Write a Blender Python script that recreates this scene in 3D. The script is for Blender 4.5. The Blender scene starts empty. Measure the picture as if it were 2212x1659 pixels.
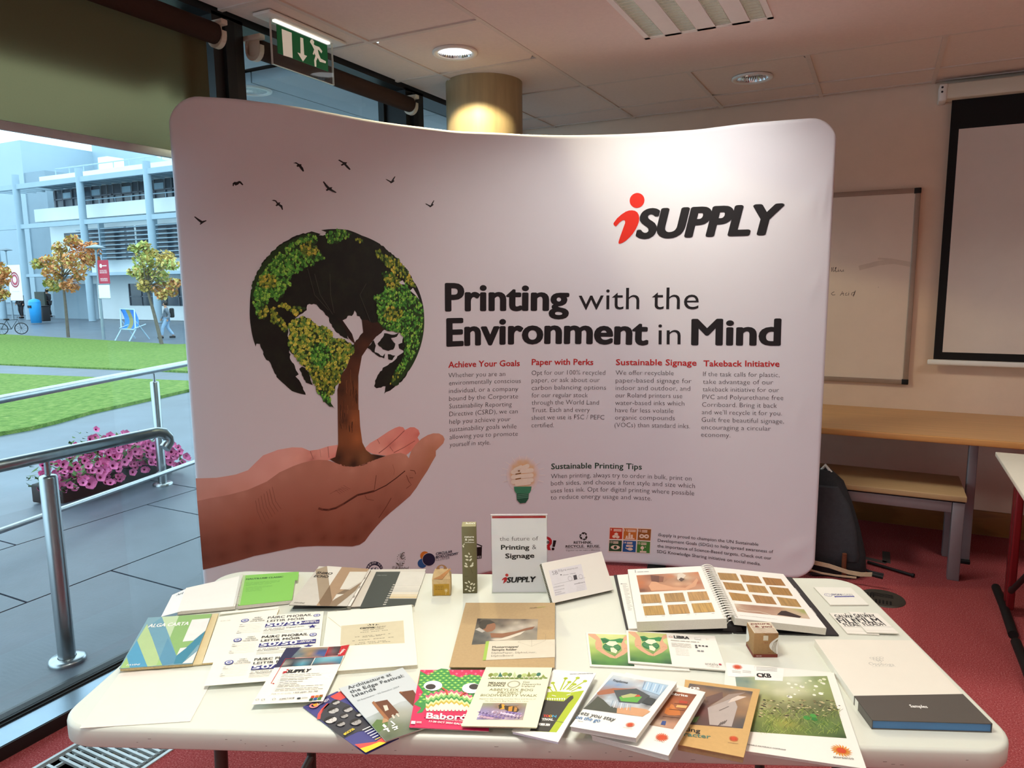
import bpy, bmesh, math, random
from mathutils import Vector, Matrix
from mathutils.geometry import tessellate_polygon
random.seed(7)
SC = bpy.context.scene
COL = SC.collection
PI = math.pi

# ------------------------------------------------------------------ camera
FPX, CX, CY = 1550.15, 1106.0, 829.5
PITCH, ROLL, YAW, TYAW, EYE = 0.142435, -0.01108, 0.472782, 0.0579, 1.59
def _rig():
    fwd = Vector((0, math.cos(PITCH), -math.sin(PITCH))); up = Vector((0, math.sin(PITCH), math.cos(PITCH))); rt = Vector((1, 0, 0))
    r2 = math.cos(ROLL)*rt + math.sin(ROLL)*up; u2 = -math.sin(ROLL)*rt + math.cos(ROLL)*up
    Z = Matrix.Rotation(YAW, 3, 'Z')
    return Z @ r2, Z @ u2, Z @ fwd
RT, UP, FW = _rig()
cam_d = bpy.data.cameras.new('camera'); cam = bpy.data.objects.new('camera', cam_d); COL.objects.link(cam)
cam_d.sensor_width = 36.0; cam_d.lens = 36.0*FPX/2212.0; cam_d.clip_start = .02; cam_d.clip_end = 500
cm = Matrix.Identity(4)
for i in range(3):
    cm[i][0] = RT[i]; cm[i][1] = UP[i]; cm[i][2] = -FW[i]
cm[2][3] = EYE
cam.matrix_world = cm
SC.camera = cam

# ------------------------------------------------------------------ world, exposure
SC.view_settings.view_transform = 'Standard'; SC.view_settings.look = 'None'
SC.view_settings.exposure = 0.0; SC.view_settings.gamma = 1.0; SC.view_settings.use_curve_mapping = False
wd = bpy.data.worlds.new('overcast_sky'); SC.world = wd; wd.use_nodes = True
nt = wd.node_tree; nt.nodes.clear()
wo = nt.nodes.new('ShaderNodeOutputWorld'); bg = nt.nodes.new('ShaderNodeBackground')
tc = nt.nodes.new('ShaderNodeTexCoord'); sx = nt.nodes.new('ShaderNodeSeparateXYZ'); rp = nt.nodes.new('ShaderNodeValToRGB')
rp.color_ramp.elements[0].position = .45; rp.color_ramp.elements[0].color = (.56, .82, 1.0, 1)
rp.color_ramp.elements[1].position = .75; rp.color_ramp.elements[1].color = (.72, .9, 1.0, 1)
mr = nt.nodes.new('ShaderNodeMapRange'); mr.inputs[1].default_value = -1; mr.inputs[2].default_value = 1
nt.links.new(tc.outputs['Generated'], sx.inputs[0]); nt.links.new(sx.outputs['Z'], mr.inputs[0])
nt.links.new(mr.outputs[0], rp.inputs[0]); nt.links.new(rp.outputs[0], bg.inputs[0]); nt.links.new(bg.outputs[0], wo.inputs[0])
bg.inputs[1].default_value = 3.0

# ------------------------------------------------------------------ lamps of the room (louvred ceiling troffers, one downlight)
# (x, y) of each panel
TROFFERS = [(-.7735, 3.225), (-.7735, .80), (1.64, 3.225), (1.64, .80), (-.7735, -1.6), (1.64, -1.6)]
LIGHT_W = 4.3; LIGHT_GAIN = {(-.7735, .80): 1.18, (-.7735, 3.225): .82}; LIGHT_SPREAD = math.radians(136); LIGHT_COL = (1.0, .965, .89)
def lamp(name, typ, loc, energy, color, parent=None, **kw):
    d = bpy.data.lights.new(name, typ); d.energy = energy; d.color = color
    for k, v in kw.items(): setattr(d, k, v)
    o = bpy.data.objects.new(name, d); COL.objects.link(o); o.location = loc
    if parent: o.parent = parent
    return o

# ------------------------------------------------------------------ measuring helpers (photo pixel -> point on a real plane of the room)
def ray(px, py): return RT*((px-CX)/FPX) - UP*((py-CY)/FPX) + FW
def atz(px, py, z):
    d = ray(px, py); k = (z-EYE)/d.z; return Vector((d.x*k, d.y*k, z))
def aty(px, py, y):
    d = ray(px, py); k = y/d.y; return Vector((d.x*k, y, EYE+d.z*k))
def atx(px, py, x):
    d = ray(px, py); k = x/d.x; return Vector((x, d.y*k, EYE+d.z*k))
def gz(x): return 0.0 if x > -6 else max(-1.25, -1.25*(-x-6)/24)
def ground(px, py):
    d = ray(px, py); k = 2.0
    while k < 110:
        if EYE+d.z*k <= gz(d.x*k): break
        k += .02
    return Vector((d.x*k, d.y*k, gz(d.x*k)))

# ------------------------------------------------------------------ colours and materials
def lin(c):
    c = c/255.0
    return c/12.92 if c <= .04045 else ((c+.055)/1.055)**2.4
def rgb(h):
    if isinstance(h, str):
        h = h.lstrip('#'); h = tuple(int(h[i:i+2], 16) for i in (0, 2, 4))
    return tuple(lin(v) for v in h)
MATS = {}
def mat(name, color='#ffffff', rough=.6, metal=0.0, noise=None, bump=None, emit=0.0, trans=0.0, ior=1.45, spec=.5, ramp=None, wave=None, attr=False, coat=0.0, stretch=None, translucent=0.0, rotz=None):
    if name in MATS: return MATS[name]
    m = bpy.data.materials.new(name); m.use_nodes = True; MATS[name] = m
    t = m.node_tree; b = t.nodes['Principled BSDF']
    c = rgb(color)
    b.inputs['Base Color'].default_value = (*c, 1); b.inputs['Roughness'].default_value = rough
    b.inputs['Metallic'].default_value = metal; b.inputs['Specular IOR Level'].default_value = spec
    b.inputs['IOR'].default_value = ior
    if trans: b.inputs['Transmission Weight'].default_value = trans
    if coat: b.inputs['Coat Weight'].default_value = coat; b.inputs['Coat Roughness'].default_value = .15
    if emit:
        b.inputs['Emission Color'].default_value = (*c, 1); b.inputs['Emission Strength'].default_value = emit
    co = None
    def coord():
        nonlocal co
        if co is None:
            q = t.nodes.new('ShaderNodeTexCoord'); co = q.outputs['Object']
            if stretch:
                mp = t.nodes.new('ShaderNodeMapping'); mp.inputs['Scale'].default_value = stretch
                if rotz is not None: mp.vector_type = 'TEXTURE'; mp.inputs['Rotation'].default_value = (0, 0, rotz); mp.inputs['Scale'].default_value = [1/v for v in stretch]
                t.links.new(co, mp.inputs[0]); co = mp.outputs[0]
        return co
    if attr:
        a = t.nodes.new('ShaderNodeAttribute'); a.attribute_name = 'Col'; t.links.new(a.outputs['Color'], b.inputs['Base Color'])
    if noise or wave:
        if wave:
            n = t.nodes.new('ShaderNodeTexWave'); n.inputs['Scale'].default_value = wave[0]; n.inputs['Distortion'].default_value = wave[1]
            n.inputs['Detail'].default_value = 3; n.inputs['Detail Scale'].default_value = wave[2] if len(wave) > 2 else 1.0
            fac = n.outputs['Fac']; amt = wave[3] if len(wave) > 3 else .25
        else:
            n = t.nodes.new('ShaderNodeTexNoise'); n.inputs['Scale'].default_value = noise[0]; n.inputs['Detail'].default_value = 4
            n.inputs['Roughness'].default_value = .65
            fac = n.outputs['Fac']; amt = noise[1]
        t.links.new(coord(), n.inputs['Vector'])
        r = t.nodes.new('ShaderNodeValToRGB'); e = r.color_ramp.elements
        if ramp:
            lo, hi = .28, .72
            e[0].position = lo; e[0].color = (*rgb(ramp[0]), 1); e[1].position = hi; e[1].color = (*rgb(ramp[-1]), 1)
            for k, h in enumerate(ramp[1:-1]):
                q = e.new(lo+(hi-lo)*(k+1)/(len(ramp)-1)); q.color = (*rgb(h), 1)
        else:
            e[0].position = .3; e[0].color = (*[max(0, v*(1-amt)) for v in c], 1)
            e[1].position = .7; e[1].color = (*[min(1, v*(1+amt)) for v in c], 1)
        t.links.new(fac, r.inputs[0]); t.links.new(r.outputs[0], b.inputs['Base Color'])
    if bump:
        n2 = t.nodes.new('ShaderNodeTexNoise'); n2.inputs['Scale'].default_value = bump[0]; n2.inputs['Detail'].default_value = 3
        t.links.new(coord(), n2.inputs['Vector'])
        bp = t.nodes.new('ShaderNodeBump'); bp.inputs['Strength'].default_value = bump[1]; bp.inputs['Distance'].default_value = bump[2] if len(bump) > 2 else .01
        t.links.new(n2.outputs['Fac'], bp.inputs['Height']); t.links.new(bp.outputs[0], b.inputs['Normal'])
    if translucent:
        tr = t.nodes.new('ShaderNodeBsdfRefraction'); tr.inputs[0].default_value = (*c, 1); tr.inputs[1].default_value = .85; tr.inputs[2].default_value = 1.04
        mx = t.nodes.new('ShaderNodeMixShader'); mx.inputs[0].default_value = translucent
        out = t.nodes['Material Output']
        t.links.new(b.outputs[0], mx.inputs[1]); t.links.new(tr.outputs[0], mx.inputs[2]); t.links.new(mx.outputs[0], out.inputs[0])
    return m
def ink(h, rough=.55):
    return mat('ink_%s_%d' % (h.lstrip('#'), rough*100), h, rough, noise=(40, .03))
def glass(name, tint=(1, 1, 1), refl=.08):
    if name in MATS: return MATS[name]
    m = bpy.data.materials.new(name); m.use_nodes = True; MATS[name] = m
    t = m.node_tree; t.nodes.clear()
    o = t.nodes.new('ShaderNodeOutputMaterial'); tr = t.nodes.new('ShaderNodeBsdfTransparent'); gl = t.nodes.new('ShaderNodeBsdfGlossy')
    fr = t.nodes.new('ShaderNodeFresnel'); fr.inputs[0].default_value = 1.45; mx = t.nodes.new('ShaderNodeMixShader')
    mu = t.nodes.new('ShaderNodeMath'); mu.operation = 'MULTIPLY'; mu.inputs[1].default_value = refl/.04
    tr.inputs[0].default_value = (*tint, 1); gl.inputs['Roughness'].default_value = .02
    ge = t.nodes.new('ShaderNodeNewGeometry'); fb = t.nodes.new('ShaderNodeMath'); fb.operation = 'SUBTRACT'; fb.inputs[0].default_value = 1.0
    m2 = t.nodes.new('ShaderNodeMath'); m2.operation = 'MULTIPLY'; m2.use_clamp = True
    t.links.new(ge.outputs['Backfacing'], fb.inputs[1]); t.links.new(fr.outputs[0], mu.inputs[0])
    t.links.new(mu.outputs[0], m2.inputs[0]); t.links.new(fb.outputs[0], m2.inputs[1]); t.links.new(m2.outputs[0], mx.inputs[0])
    t.links.new(tr.outputs[0], mx.inputs[1]); t.links.new(gl.outputs[0], mx.inputs[2]); t.links.new(mx.outputs[0], o.inputs[0])
    return m

# ------------------------------------------------------------------ mesh builder
class MB:
    def __init__(s): s.v = []; s.f = []; s.m = []; s.mats = []; s.col = {}; s.smooth = set()
    def mi(s, m):
        if m not in s.mats: s.mats.append(m)
        return s.mats.index(m)
    def add(s, vs, fs, m, smooth=False, cols=None):
        o = len(s.v); s.v += [Vector(p) for p in vs]; k = s.mi(m)
        for f in fs:
            if smooth: s.smooth.add(len(s.f))
            s.f.append(tuple(i+o for i in f)); s.m.append(k)
        if cols:
            for i, c in enumerate(cols): s.col[o+i] = c
        return s
    def hexa(s, p, m):          # p: 4 bottom corners (ccw from above) + 4 top corners
        return s.add(p, [(3, 2, 1, 0), (4, 5, 6, 7), (0, 1, 5, 4), (1, 2, 6, 5), (2, 3, 7, 6), (3, 0, 4, 7)], m)
    def box(s, a, b, m, M=None):
        x0, y0, z0 = a; x1, y1, z1 = b
        p = [Vector(q) for q in ((x0, y0, z0), (x1, y0, z0), (x1, y1, z0), (x0, y1, z0), (x0, y0, z1), (x1, y0, z1), (x1, y1, z1), (x0, y1, z1))]
        if M is not None: p = [M @ q for q in p]
        return s.hexa(p, m)
    def rbox(s, a, b, m, r=.004, seg=2, M=None):   # bevelled box
        bm = bmesh.new(); bmesh.ops.create_cube(bm, size=1)
        for v in bm.verts: v.co = Vector([(a[i]+b[i])/2 + v.co[i]*(b[i]-a[i]) for i in range(3)])
        bmesh.ops.bevel(bm, geom=bm.edges[:], offset=r, segments=seg, affect='EDGES', profile=.5)
        s.bm(bm, m, M, True); return s
    def bm(s, bm, m, M=None, smooth=False):
        bm.verts.ensure_lookup_table(); bm.verts.index_update()
        s.add([(M @ v.co) if M is not None else v.co.copy() for v in bm.verts], [[v.index for v in f.verts] for f in bm.faces], m, smooth); bm.free(); return s
    def prism(s, pts, z0, z1, m, M=None):           # pts: ccw 2-D outline
        n = len(pts); P = [Vector((x, y, z0)) for x, y in pts]+[Vector((x, y, z1)) for x, y in pts]
        if M is not None: P = [M @ q for q in P]
        tri = tessellate_polygon([[Vector((x, y, 0)) for x, y in pts]])
        fs = []
        for t in tri:
            a, b, c = t
            if ((pts[b][0]-pts[a][0])*(pts[c][1]-pts[a][1])-(pts[b][1]-pts[a][1])*(pts[c][0]-pts[a][0])) < 0: b, c = c, b
            fs += [(c, b, a), (a+n, b+n, c+n)]
        fs += [(i, (i+1) % n, (i+1) % n+n, i+n) for i in range(n)]
        return s.add(P, fs, m)
    def tube(s, pts, r, m, n=10, caps=True, smooth=True):
        pts = [Vector(p) for p in pts]; k = len(pts); rr = r if isinstance(r, (list, tuple)) else [r]*k
        vs = []; up = None
        for i, p in enumerate(pts):
            d = (pts[min(i+1, k-1)]-pts[max(i-1, 0)]).normalized()
            if up is None:
                up = Vector((0, 0, 1)) if abs(d.z) < .9 else Vector((1, 0, 0))
            a = (up - d*up.dot(d))
            if a.length < 1e-4: a = d.orthogonal()
            a.normalize(); up = a; c = d.cross(a)
            vs += [p+(a*math.cos(2*PI*j/n)+c*math.sin(2*PI*j/n))*rr[i] for j in range(n)]
        fs = [(i*n+j, i*n+(j+1) % n, (i+1)*n+(j+1) % n, (i+1)*n+j) for i in range(k-1) for j in range(n)]
        s.add(vs, fs, m, smooth)
        if caps: s.add([vs[j] for j in range(n)], [tuple(range(n-1, -1, -1))], m); s.add(vs[-n:], [tuple(range(n))], m)
        return s
    def lathe(s, prof, m, n=24, M=None, smooth=True):   # prof: (radius, z)
        vs = []
        for r, z in prof: vs += [Vector((r*math.cos(2*PI*j/n), r*math.sin(2*PI*j/n), z)) for j in range(n)]
        if M is not None: vs = [M @ v for v in vs]
        fs = [(i*n+j, i*n+(j+1) % n, (i+1)*n+(j+1) % n, (i+1)*n+j) for i in range(len(prof)-1) for j in range(n)]
        return s.add(vs, fs, m, smooth)
    def ball(s, c, r, m, sub=2, jit=0, sc=(1, 1, 1)):
        bm = bmesh.new(); bmesh.ops.create_icosphere(bm, subdivisions=sub, radius=1)
        for v in bm.verts:
            k = r*(1+random.uniform(-jit, jit)); v.co = Vector((c[0]+v.co.x*k*sc[0], c[1]+v.co.y*k*sc[1], c[2]+v.co.z*k*sc[2]))
        return s.bm(bm, m, None, True)
    def build(s, name, parent=None, org=None):
        me = bpy.data.meshes.new(name); o = bpy.data.objects.new(name, me); COL.objects.link(o)
        if parent is not None:
            o.parent = parent; W = world_of(parent).inverted()
            vs = [W @ v for v in s.v]
        else:
            L = Vector(org) if org is not None else Vector((0, 0, 0)); o.location = L; vs = [v-L for v in s.v]
        me.from_pydata([tuple(v) for v in vs], [], s.f)
        for m in s.mats: me.materials.append(m)
        me.polygons.foreach_set('material_index', s.m)
        if s.smooth:
            me.polygons.foreach_set('use_smooth', [i in s.smooth for i in range(len(s.f))])
        if s.col:
            a = me.color_attributes.new('Col', 'FLOAT_COLOR', 'POINT')
            flat = []
            for i in range(len(vs)): flat += [*s.col.get(i, (1, 1, 1)), 1]
            a.data.foreach_set('color', flat)
        me.update(); return o
def world_of(o):
    m = Matrix.LocRotScale(o.location, o.rotation_euler, o.scale)
    return world_of(o.parent) @ m if o.parent else m
def tag(o, label=None, cat=None, group=None, kind=None):
    if label: o['label'] = label
    if cat: o['category'] = cat
    if group: o['group'] = group
    if kind: o['kind'] = kind
    return o
def thing(name, loc, label, cat, group=None, rz=0):
    o = bpy.data.objects.new(name, None); COL.objects.link(o); o.location = loc; o.rotation_euler = (0, 0, rz)
    o.empty_display_size = .05
    return tag(o, label, cat, group)
def struct(o, label, cat): return tag(o, label, cat, None, 'structure')
def copy_tree(o, parent=None):
    c = o.copy(); COL.objects.link(c); c.parent = parent
    for ch in list(o.children): copy_tree(ch, c)
    return c

# ------------------------------------------------------------------ lettering
_TX = {}
def text_mesh(body, bold=0.0, shear=0.0, res=2):
    key = (body, bold, shear, res)
    if key in _TX: return _TX[key]
    cu = bpy.data.curves.new('lettering', 'FONT'); cu.body = body; cu.size = 1; cu.offset = bold; cu.shear = shear; cu.resolution_u = res
    ob = bpy.data.objects.new('lettering', cu)
    me = ob.to_mesh()
    vs = [(v.co.x, v.co.y) for v in me.vertices]; fs = [tuple(p.vertices) for p in me.polygons]
    ob.to_mesh_clear(); bpy.data.objects.remove(ob); bpy.data.curves.remove(cu)
    x0 = min(v[0] for v in vs); x1 = max(v[0] for v in vs)
    _TX[key] = (vs, fs, x0, x1); return _TX[key]
CAP = None
class Art:
    """flat printing laid out on a surface: F maps (u, v, height) to a point in the room"""
    STEP = .00012
    def __init__(s, F, W=1.0, H=1.0, inv=None, cut=None, step=None, base=0.0):
        s.F = F; s.W = W; s.H = H; s.inv = inv; s.cut = cut; s.parts = []; s.k = 1; s.step = step or Art.STEP; s.base = base
    def px(s, x, y): return s.inv(x, y)
    def raw(s, pts, fs, m, cols=None, keep=False):
        s.parts.append(([(u*s.W, v*s.H) for u, v in pts], fs, m, s.k, cols))
        if not keep: s.k += 1
    def poly(s, pts, m, keep=False):
        tri = tessellate_polygon([[Vector((u*s.W, v*s.H, 0)) for u, v in pts]])
        fs = []
        for a, b, c in tri:
            if ((pts[b][0]-pts[a][0])*(pts[c][1]-pts[a][1])-(pts[b][1]-pts[a][1])*(pts[c][0]-pts[a][0])) < 0: b, c = c, b
            fs.append((a, b, c))
        s.raw(pts, fs, m, None, keep)
    def rect(s, u0, v0, u1, v1, m, keep=False): s.raw([(u0, v0), (u1, v0), (u1, v1), (u0, v1)], [(0, 1, 2, 3)], m, None, keep)
    def disc(s, u, v, r, m, n=24, ry=None, keep=False):   # r as a fraction of W; round in metres unless ry is given
        ryy = (r*s.W/s.H) if ry is None else ry
        s.raw([(u+r*math.cos(2*PI*i/n), v+ryy*math.sin(2*PI*i/n)) for i in range(n)], [tuple(range(n))], m, None, keep)
    def line(s, pts, w, m, keep=False):                    # w in metres
        vs = []; fs = []
        q = [Vector((u*s.W, v*s.H)) for u, v in pts]
        for i in range(len(q)):
            d = (q[min(i+1, len(q)-1)]-q[max(i-1, 0)])
            if d.length < 1e-9: d = Vector((1, 0))
            d.normalize(); n = Vector((-d.y, d.x))*w/2
            vs += [((q[i]+n).x/s.W, (q[i]+n).y/s.H), ((q[i]-n).x/s.W, (q[i]-n).y/s.H)]
        for i in range(len(q)-1): fs.append((2*i, 2*i+1, 2*i+3, 2*i+2))
        s.raw(vs, fs, m, None, keep)
    def ring(s, u, v, r, w, m, n=28, keep=False):
        pts = []; k = s.W/s.H
        for i in range(n):
            c, d = math.cos(2*PI*i/n), math.sin(2*PI*i/n)
            pts += [(u+r*c, v+r*k*d), (u+(r-w)*c, v+(r-w)*k*d)]
        s.raw(pts, [(2*i, (2*i+2) % (2*n), (2*i+3) % (2*n), 2*i+1) for i in range(n)], m, None, keep)
    def text(s, body, u, v, h, m, u1=None, bold=0.0, shear=0.0, align='l', res=2, keep=False, rot=0.0):
        """cap height h (fraction of H), baseline starting at (u, v); u1 fits the line to a width"""
        if bold > .003:          # heavy weights: overlapping strikes of the letter shapes
            k0 = s.k; d = bold*.9*h*s.H/.729
            ca, sa = math.cos(rot), math.sin(rot)
            ring = [(math.cos(2*PI*j/12), .62*math.sin(2*PI*j/12)) for j in range(12)] if h*s.H > .03 else [(-1, -.55), (1, -.55), (-1, .55), (1, .55)]
            for i, (a, b) in enumerate([(0, 0)]+ring):
                X, Y = a*d, b*d
                s.text(body, u+(X*ca-Y*sa)/s.W, v+(X*sa+Y*ca)/s.H, h, m, None if u1 is None else u1+(X*ca-Y*sa)/s.W, .0, shear, align, res, True, rot)
                p = s.parts[-1]; s.parts[-1] = (p[0], p[1], p[2], k0+i*.04, p[4])
            if not keep: s.k += 1
            return
        vs, fs, x0, x1 = text_mesh(body, bold, shear, res)
        k = h*s.H/.729; sx_ = k
        if u1 is not None: sx_ = (u1-u)*s.W/max(1e-6, x1-x0)
        off = 0
        if u1 is None:
            off = {'l': 0, 'c': -(x1-x0)/2, 'r': -(x1-x0)}[align]*sx_
        ca, sa = math.cos(rot), math.sin(rot)
        pts = []
        for x, y in vs:
            X = (x-x0)*sx_+off; Y = y*k
            pts.append((u+(X*ca-Y*sa)/s.W, v+(X*sa+Y*ca)/s.H))
        s.raw(pts, fs, m, None, keep)
    def micro(s, u0, u1, v, h, m, seed=0, keep=True, gap=.25):   # a line too small to read: word-long strokes
        rnd = random.Random(seed*977+int(v*1e4)); x = u0
        while x < u1-1e-4:
            w = h*s.H/s.W*rnd.uniform(1.8, 6); e = min(u1, x+w)
            s.rect(x, v, e, v+h*.46, m, keep=True); x = e+h*s.H/s.W*.55
        if not keep: s.k += 1
    def grid(s, u0, v0, u1, v1, rows, sub=4, keep=False):    # printed picture: rows of colours, top row first
        R = [[rgb(c) for c in r.split()] for r in rows]; nr = len(R); nc = len(R[0])
        NR = (nr-1)*sub+1; NC = (nc-1)*sub+1; pts = []; cols = []
        sm = lambda t: t*t*(3-2*t)
        for j in range(NR):
            y = j/sub; a = min(int(y), nr-2); fy = sm(y-a)
            for i in range(NC):
                x = i/sub; b = min(int(x), nc-2); fx = sm(x-b)
                cols.append(tuple((R[a][b][q]*(1-fx)+R[a][b+1][q]*fx)*(1-fy)+(R[a+1][b][q]*(1-fx)+R[a+1][b+1][q]*fx)*fy for q in range(3)))
                pts.append((u0+(u1-u0)*i/(NC-1), v1-(v1-v0)*j/(NR-1)))
        fs = [((j+1)*NC+i, (j+1)*NC+i+1, j*NC+i+1, j*NC+i) for j in range(NR-1) for i in range(NC-1)]
        s.raw(pts, fs, PHOTO, cols, keep)
    def shade(s, poly, samples, step, keep=False, power=2.4, soft=.7):  # printed picture inside an outline, colours blended between samples (u, v, hex)
        bm = bmesh.new(); vs = [bm.verts.new((u*s.W, v*s.H, 0)) for u, v in poly]
        for a, b, c in tessellate_polygon([[v.co for v in vs]]):
            try: bm.faces.new((vs[a], vs[b], vs[c]))
            except ValueError: pass
        xs = [v.co.x for v in vs]; ys = [v.co.y for v in vs]
        for ax, lo, hi in ((0, min(xs), max(xs)), (1, min(ys), max(ys))):
            k = lo+step
            while k < hi:
                co = Vector((k, 0, 0)) if ax == 0 else Vector((0, k, 0)); no = Vector((1, 0, 0)) if ax == 0 else Vector((0, 1, 0))
                bmesh.ops.bisect_plane(bm, geom=bm.verts[:]+bm.edges[:]+bm.faces[:], plane_co=co, plane_no=no); k += step
        bm.verts.index_update(); SS = [(u*s.W, v*s.H, rgb(c)) for u, v, c in samples]; pts = []; cols = []
        for v in bm.verts:
            w = [1/((((v.co.x-a)**2+(v.co.y-b)**2)**.5+soft*step)**power) for a, b, c in SS]; t = sum(w)
            cols.append(tuple(sum(wi*c[q] for wi, (a, b, c) in zip(w, SS))/t for q in range(3))); pts.append((v.co.x/s.W, v.co.y/s.H))
        fs = []
        for f in bm.faces:
            i = [v.index for v in f.verts]
            if f.normal.z < 0: i.reverse()
            fs.append(tuple(i))
        bm.free(); s.raw(pts, fs, PHOTO, cols, keep)
    def emit(s, mb):
        for pts, fs, m, k, cols in s.parts:
            h = s.base+k*s.step
            if s.cut and m is not PHOTO:
                bm = bmesh.new(); V = [bm.verts.new((u, v, 0)) for u, v in pts]
                for f in fs:
                    try: bm.faces.new([V[i] for i in f])
                    except ValueError: pass
                lo = min(p[0] for p in pts); hi = max(p[0] for p in pts); q = (math.floor(lo/s.cut)+1)*s.cut
                while q < hi:
                    bmesh.ops.bisect_plane(bm, geom=bm.verts[:]+bm.edges[:]+bm.faces[:], plane_co=(q, 0, 0), plane_no=(1, 0, 0)); q += s.cut
                bm.verts.index_update()
                mb.add([s.F(v.co.x, v.co.y, h) for v in bm.verts], [[v.index for v in f.verts] for f in bm.faces], m); bm.free()
            else:
                mb.add([s.F(u, v, h) for u, v in pts], fs, m, False, cols)
        return mb
PHOTO = mat('printed_picture', '#ffffff', .5, attr=True)
# ================================================================== materials of the place
M_carpet = mat('red_carpet', '#a0454b', .95, noise=(190, .3), ramp=['#742a2e', '#9a4144', '#ab5556', '#d3a29d'], bump=(240, .7, .006), spec=.15)
M_ceil = mat('ceiling_tile_paint', '#e4d3c8', .9, noise=(60, .03), bump=(300, .08, .002), spec=.2)
M_tbar = mat('ceiling_grid_paint', '#d8cabf', .6, noise=(30, .03))
M_wall = mat('cream_wall_paint', '#ead0ba', .85, noise=(6, .03), bump=(180, .05, .002), spec=.25)
M_dark = mat('dark_window_profile', '#1c1715', .45, noise=(12, .15))
M_black = mat('black_rubber', '#0b0b0c', .6, noise=(20, .2))
M_alu = mat('anodised_sill', '#8798a6', .25, .9, noise=(5, .05))
M_steel = mat('brushed_steel', '#aeb2b4', .28, 1.0, noise=(30, .08), stretch=(1, 1, .05))
M_chrome = mat('bright_reflector', '#f0f0ee', .12, 1.0, noise=(20, .03))
M_white = mat('white_enamel', '#ece8e0', .4, noise=(15, .02))
M_wood = mat('oak_veneer', '#cd9c64', .42, noise=(80, .12), stretch=(.03, 1, 1), coat=.2)
M_woodedge = mat('oak_lipping', '#c99050', .45, noise=(80, .1), stretch=(.03, 1, 1), coat=.2)
M_skirt = mat('varnished_skirting', '#93602f', .45, wave=(3, 4, 1.2, .15), stretch=(.2, 3, 3))
M_pave = mat('wet_paving', '#5f6a76', .38, noise=(1.3, .16), bump=(40, .15, .004))
M_slab = mat('terrace_slab', '#565f6a', .4, noise=(2.5, .14), bump=(60, .2, .004))
M_grass = mat('lawn_grass', '#5c8a2c', .95, noise=(9, .3), ramp=['#4d6c37', '#6b8844', '#8c9c5a'], bump=(60, .5, .03), spec=.1)
M_glass = glass('window_glass', (.94, .985, .99), .045)

# ================================================================== floor, ceiling, walls
GX0, GX1, GY0, GY1 = -2.43, -2.09, -1.2, 3.2           # opening for the heating trench
mb = MB()
for a, b in (((-2.575, -2.6), (GX0, 5.14)), ((GX1, -2.6), (6.5, 5.14)), ((GX0, -2.6), (GX1, GY0)), ((GX0, GY1), (GX1, 5.14))):
    mb.box((*a, -.08), (*b, 0), M_carpet)
struct(mb.build('floor'), 'red speckled carpet floor of the room', 'floor')
well = MB().box((GX0, GY0, -.2), (GX1, GY1, -.16), M_black)
well.box((GX0-.01, GY0, -.2), (GX0, GY1, -.004), M_dark).box((GX1, GY0, -.2), (GX1+.01, GY1, -.004), M_dark)
o = well.build('trim_1'); struct(o, 'dark lining of the heating trench in the carpet', 'trench lining')

ZC = 2.722; GRIDX = [-2.24+.6125*i for i in range(15)]; GRIDY = [2.918-.62*7+.62*i for i in range(11)]+[5.085]
mb = MB(); TW = .024
xs = [-2.53]+GRIDX+[6.5]; ys = [-2.6]+GRIDY+[5.13]
DL = [(-1.958, 3.244), (-.72, 4.46)]
def in_tile(x0, x1, y0, y1):
    for tx, ty in TROFFERS:
        if x0-.05 < tx < x1+.05 and y0-.05 < ty < y1+.05: return 't'
    for p in DL:
        if x0 < p[0] < x1 and y0 < p[1] < y1: return p
PX, PY = GRIDX[1]-.03, GRIDY[9]+.03        # plain plastered field around the light panels
for i in range(len(xs)-1):
    for j in range(len(ys)-1):
        a, b, c, d = xs[i]+TW/2, xs[i+1]-TW/2, ys[j]+TW/2, ys[j+1]-TW/2
        if b-a < .01 or d-c < .01: continue
        if a > PX and d < PY: continue
        h = in_tile(a, b, c, d)
        if h == 't': h = None
        dz = random.uniform(0, .0025)
        if h:
            n = 40; ring = [(h[0]+.088*math.cos(2*PI*k/n), h[1]+.088*math.sin(2*PI*k/n)) for k in range(n)]
            outer = []
            for k in range(n):
                ca, sa = math.cos(2*PI*k/n), math.sin(2*PI*k/n)
                t = min(((b-h[0])/ca if ca > 1e-6 else (a-h[0])/ca if ca < -1e-6 else 9), ((d-h[1])/sa if sa > 1e-6 else (c-h[1])/sa if sa < -1e-6 else 9))
                outer.append((h[0]+t*ca, h[1]+t*sa))
            z = ZC+.004+dz
            mb.add([(x, y, z) for x, y in ring]+[(x, y, z) for x, y in outer], [(k, (k+1) % n, n+(k+1) % n, n+k) for k in range(n)], M_ceil)
            continue
        mb.box((a, c, ZC+.004+dz), (b, d, ZC+.02), M_ceil)
for x in GRIDX: mb.box((x-TW/2, -2.6 if x < PX+.1 else GRIDY[9], ZC-.001), (x+TW/2, 5.13, ZC+.012), M_tbar)
for y in GRIDY: mb.box((-2.53, y-TW/2, ZC-.0005), (6.5 if y > PY-.1 else GRIDX[1], y+TW/2, ZC+.012), M_tbar)
cx = sorted({GRIDX[1]+TW/2, 6.5}.union(*[{t[0]-.2885, t[0]+.2885} for t in TROFFERS])); cy = sorted({-2.6, GRIDY[9]-TW/2}.union(*[{t[1]-.2885, t[1]+.2885} for t in TROFFERS]))
for a, b in zip(cx[:-1], cx[1:]):
    for c, d in zip(cy[:-1], cy[1:]):
        if any(abs((a+b)/2-t[0]) < .28 and abs((c+d)/2-t[1]) < .28 for t in TROFFERS): continue
        mb.box((a, c, ZC+.001), (b, d, ZC+.02), M_ceil)
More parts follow.
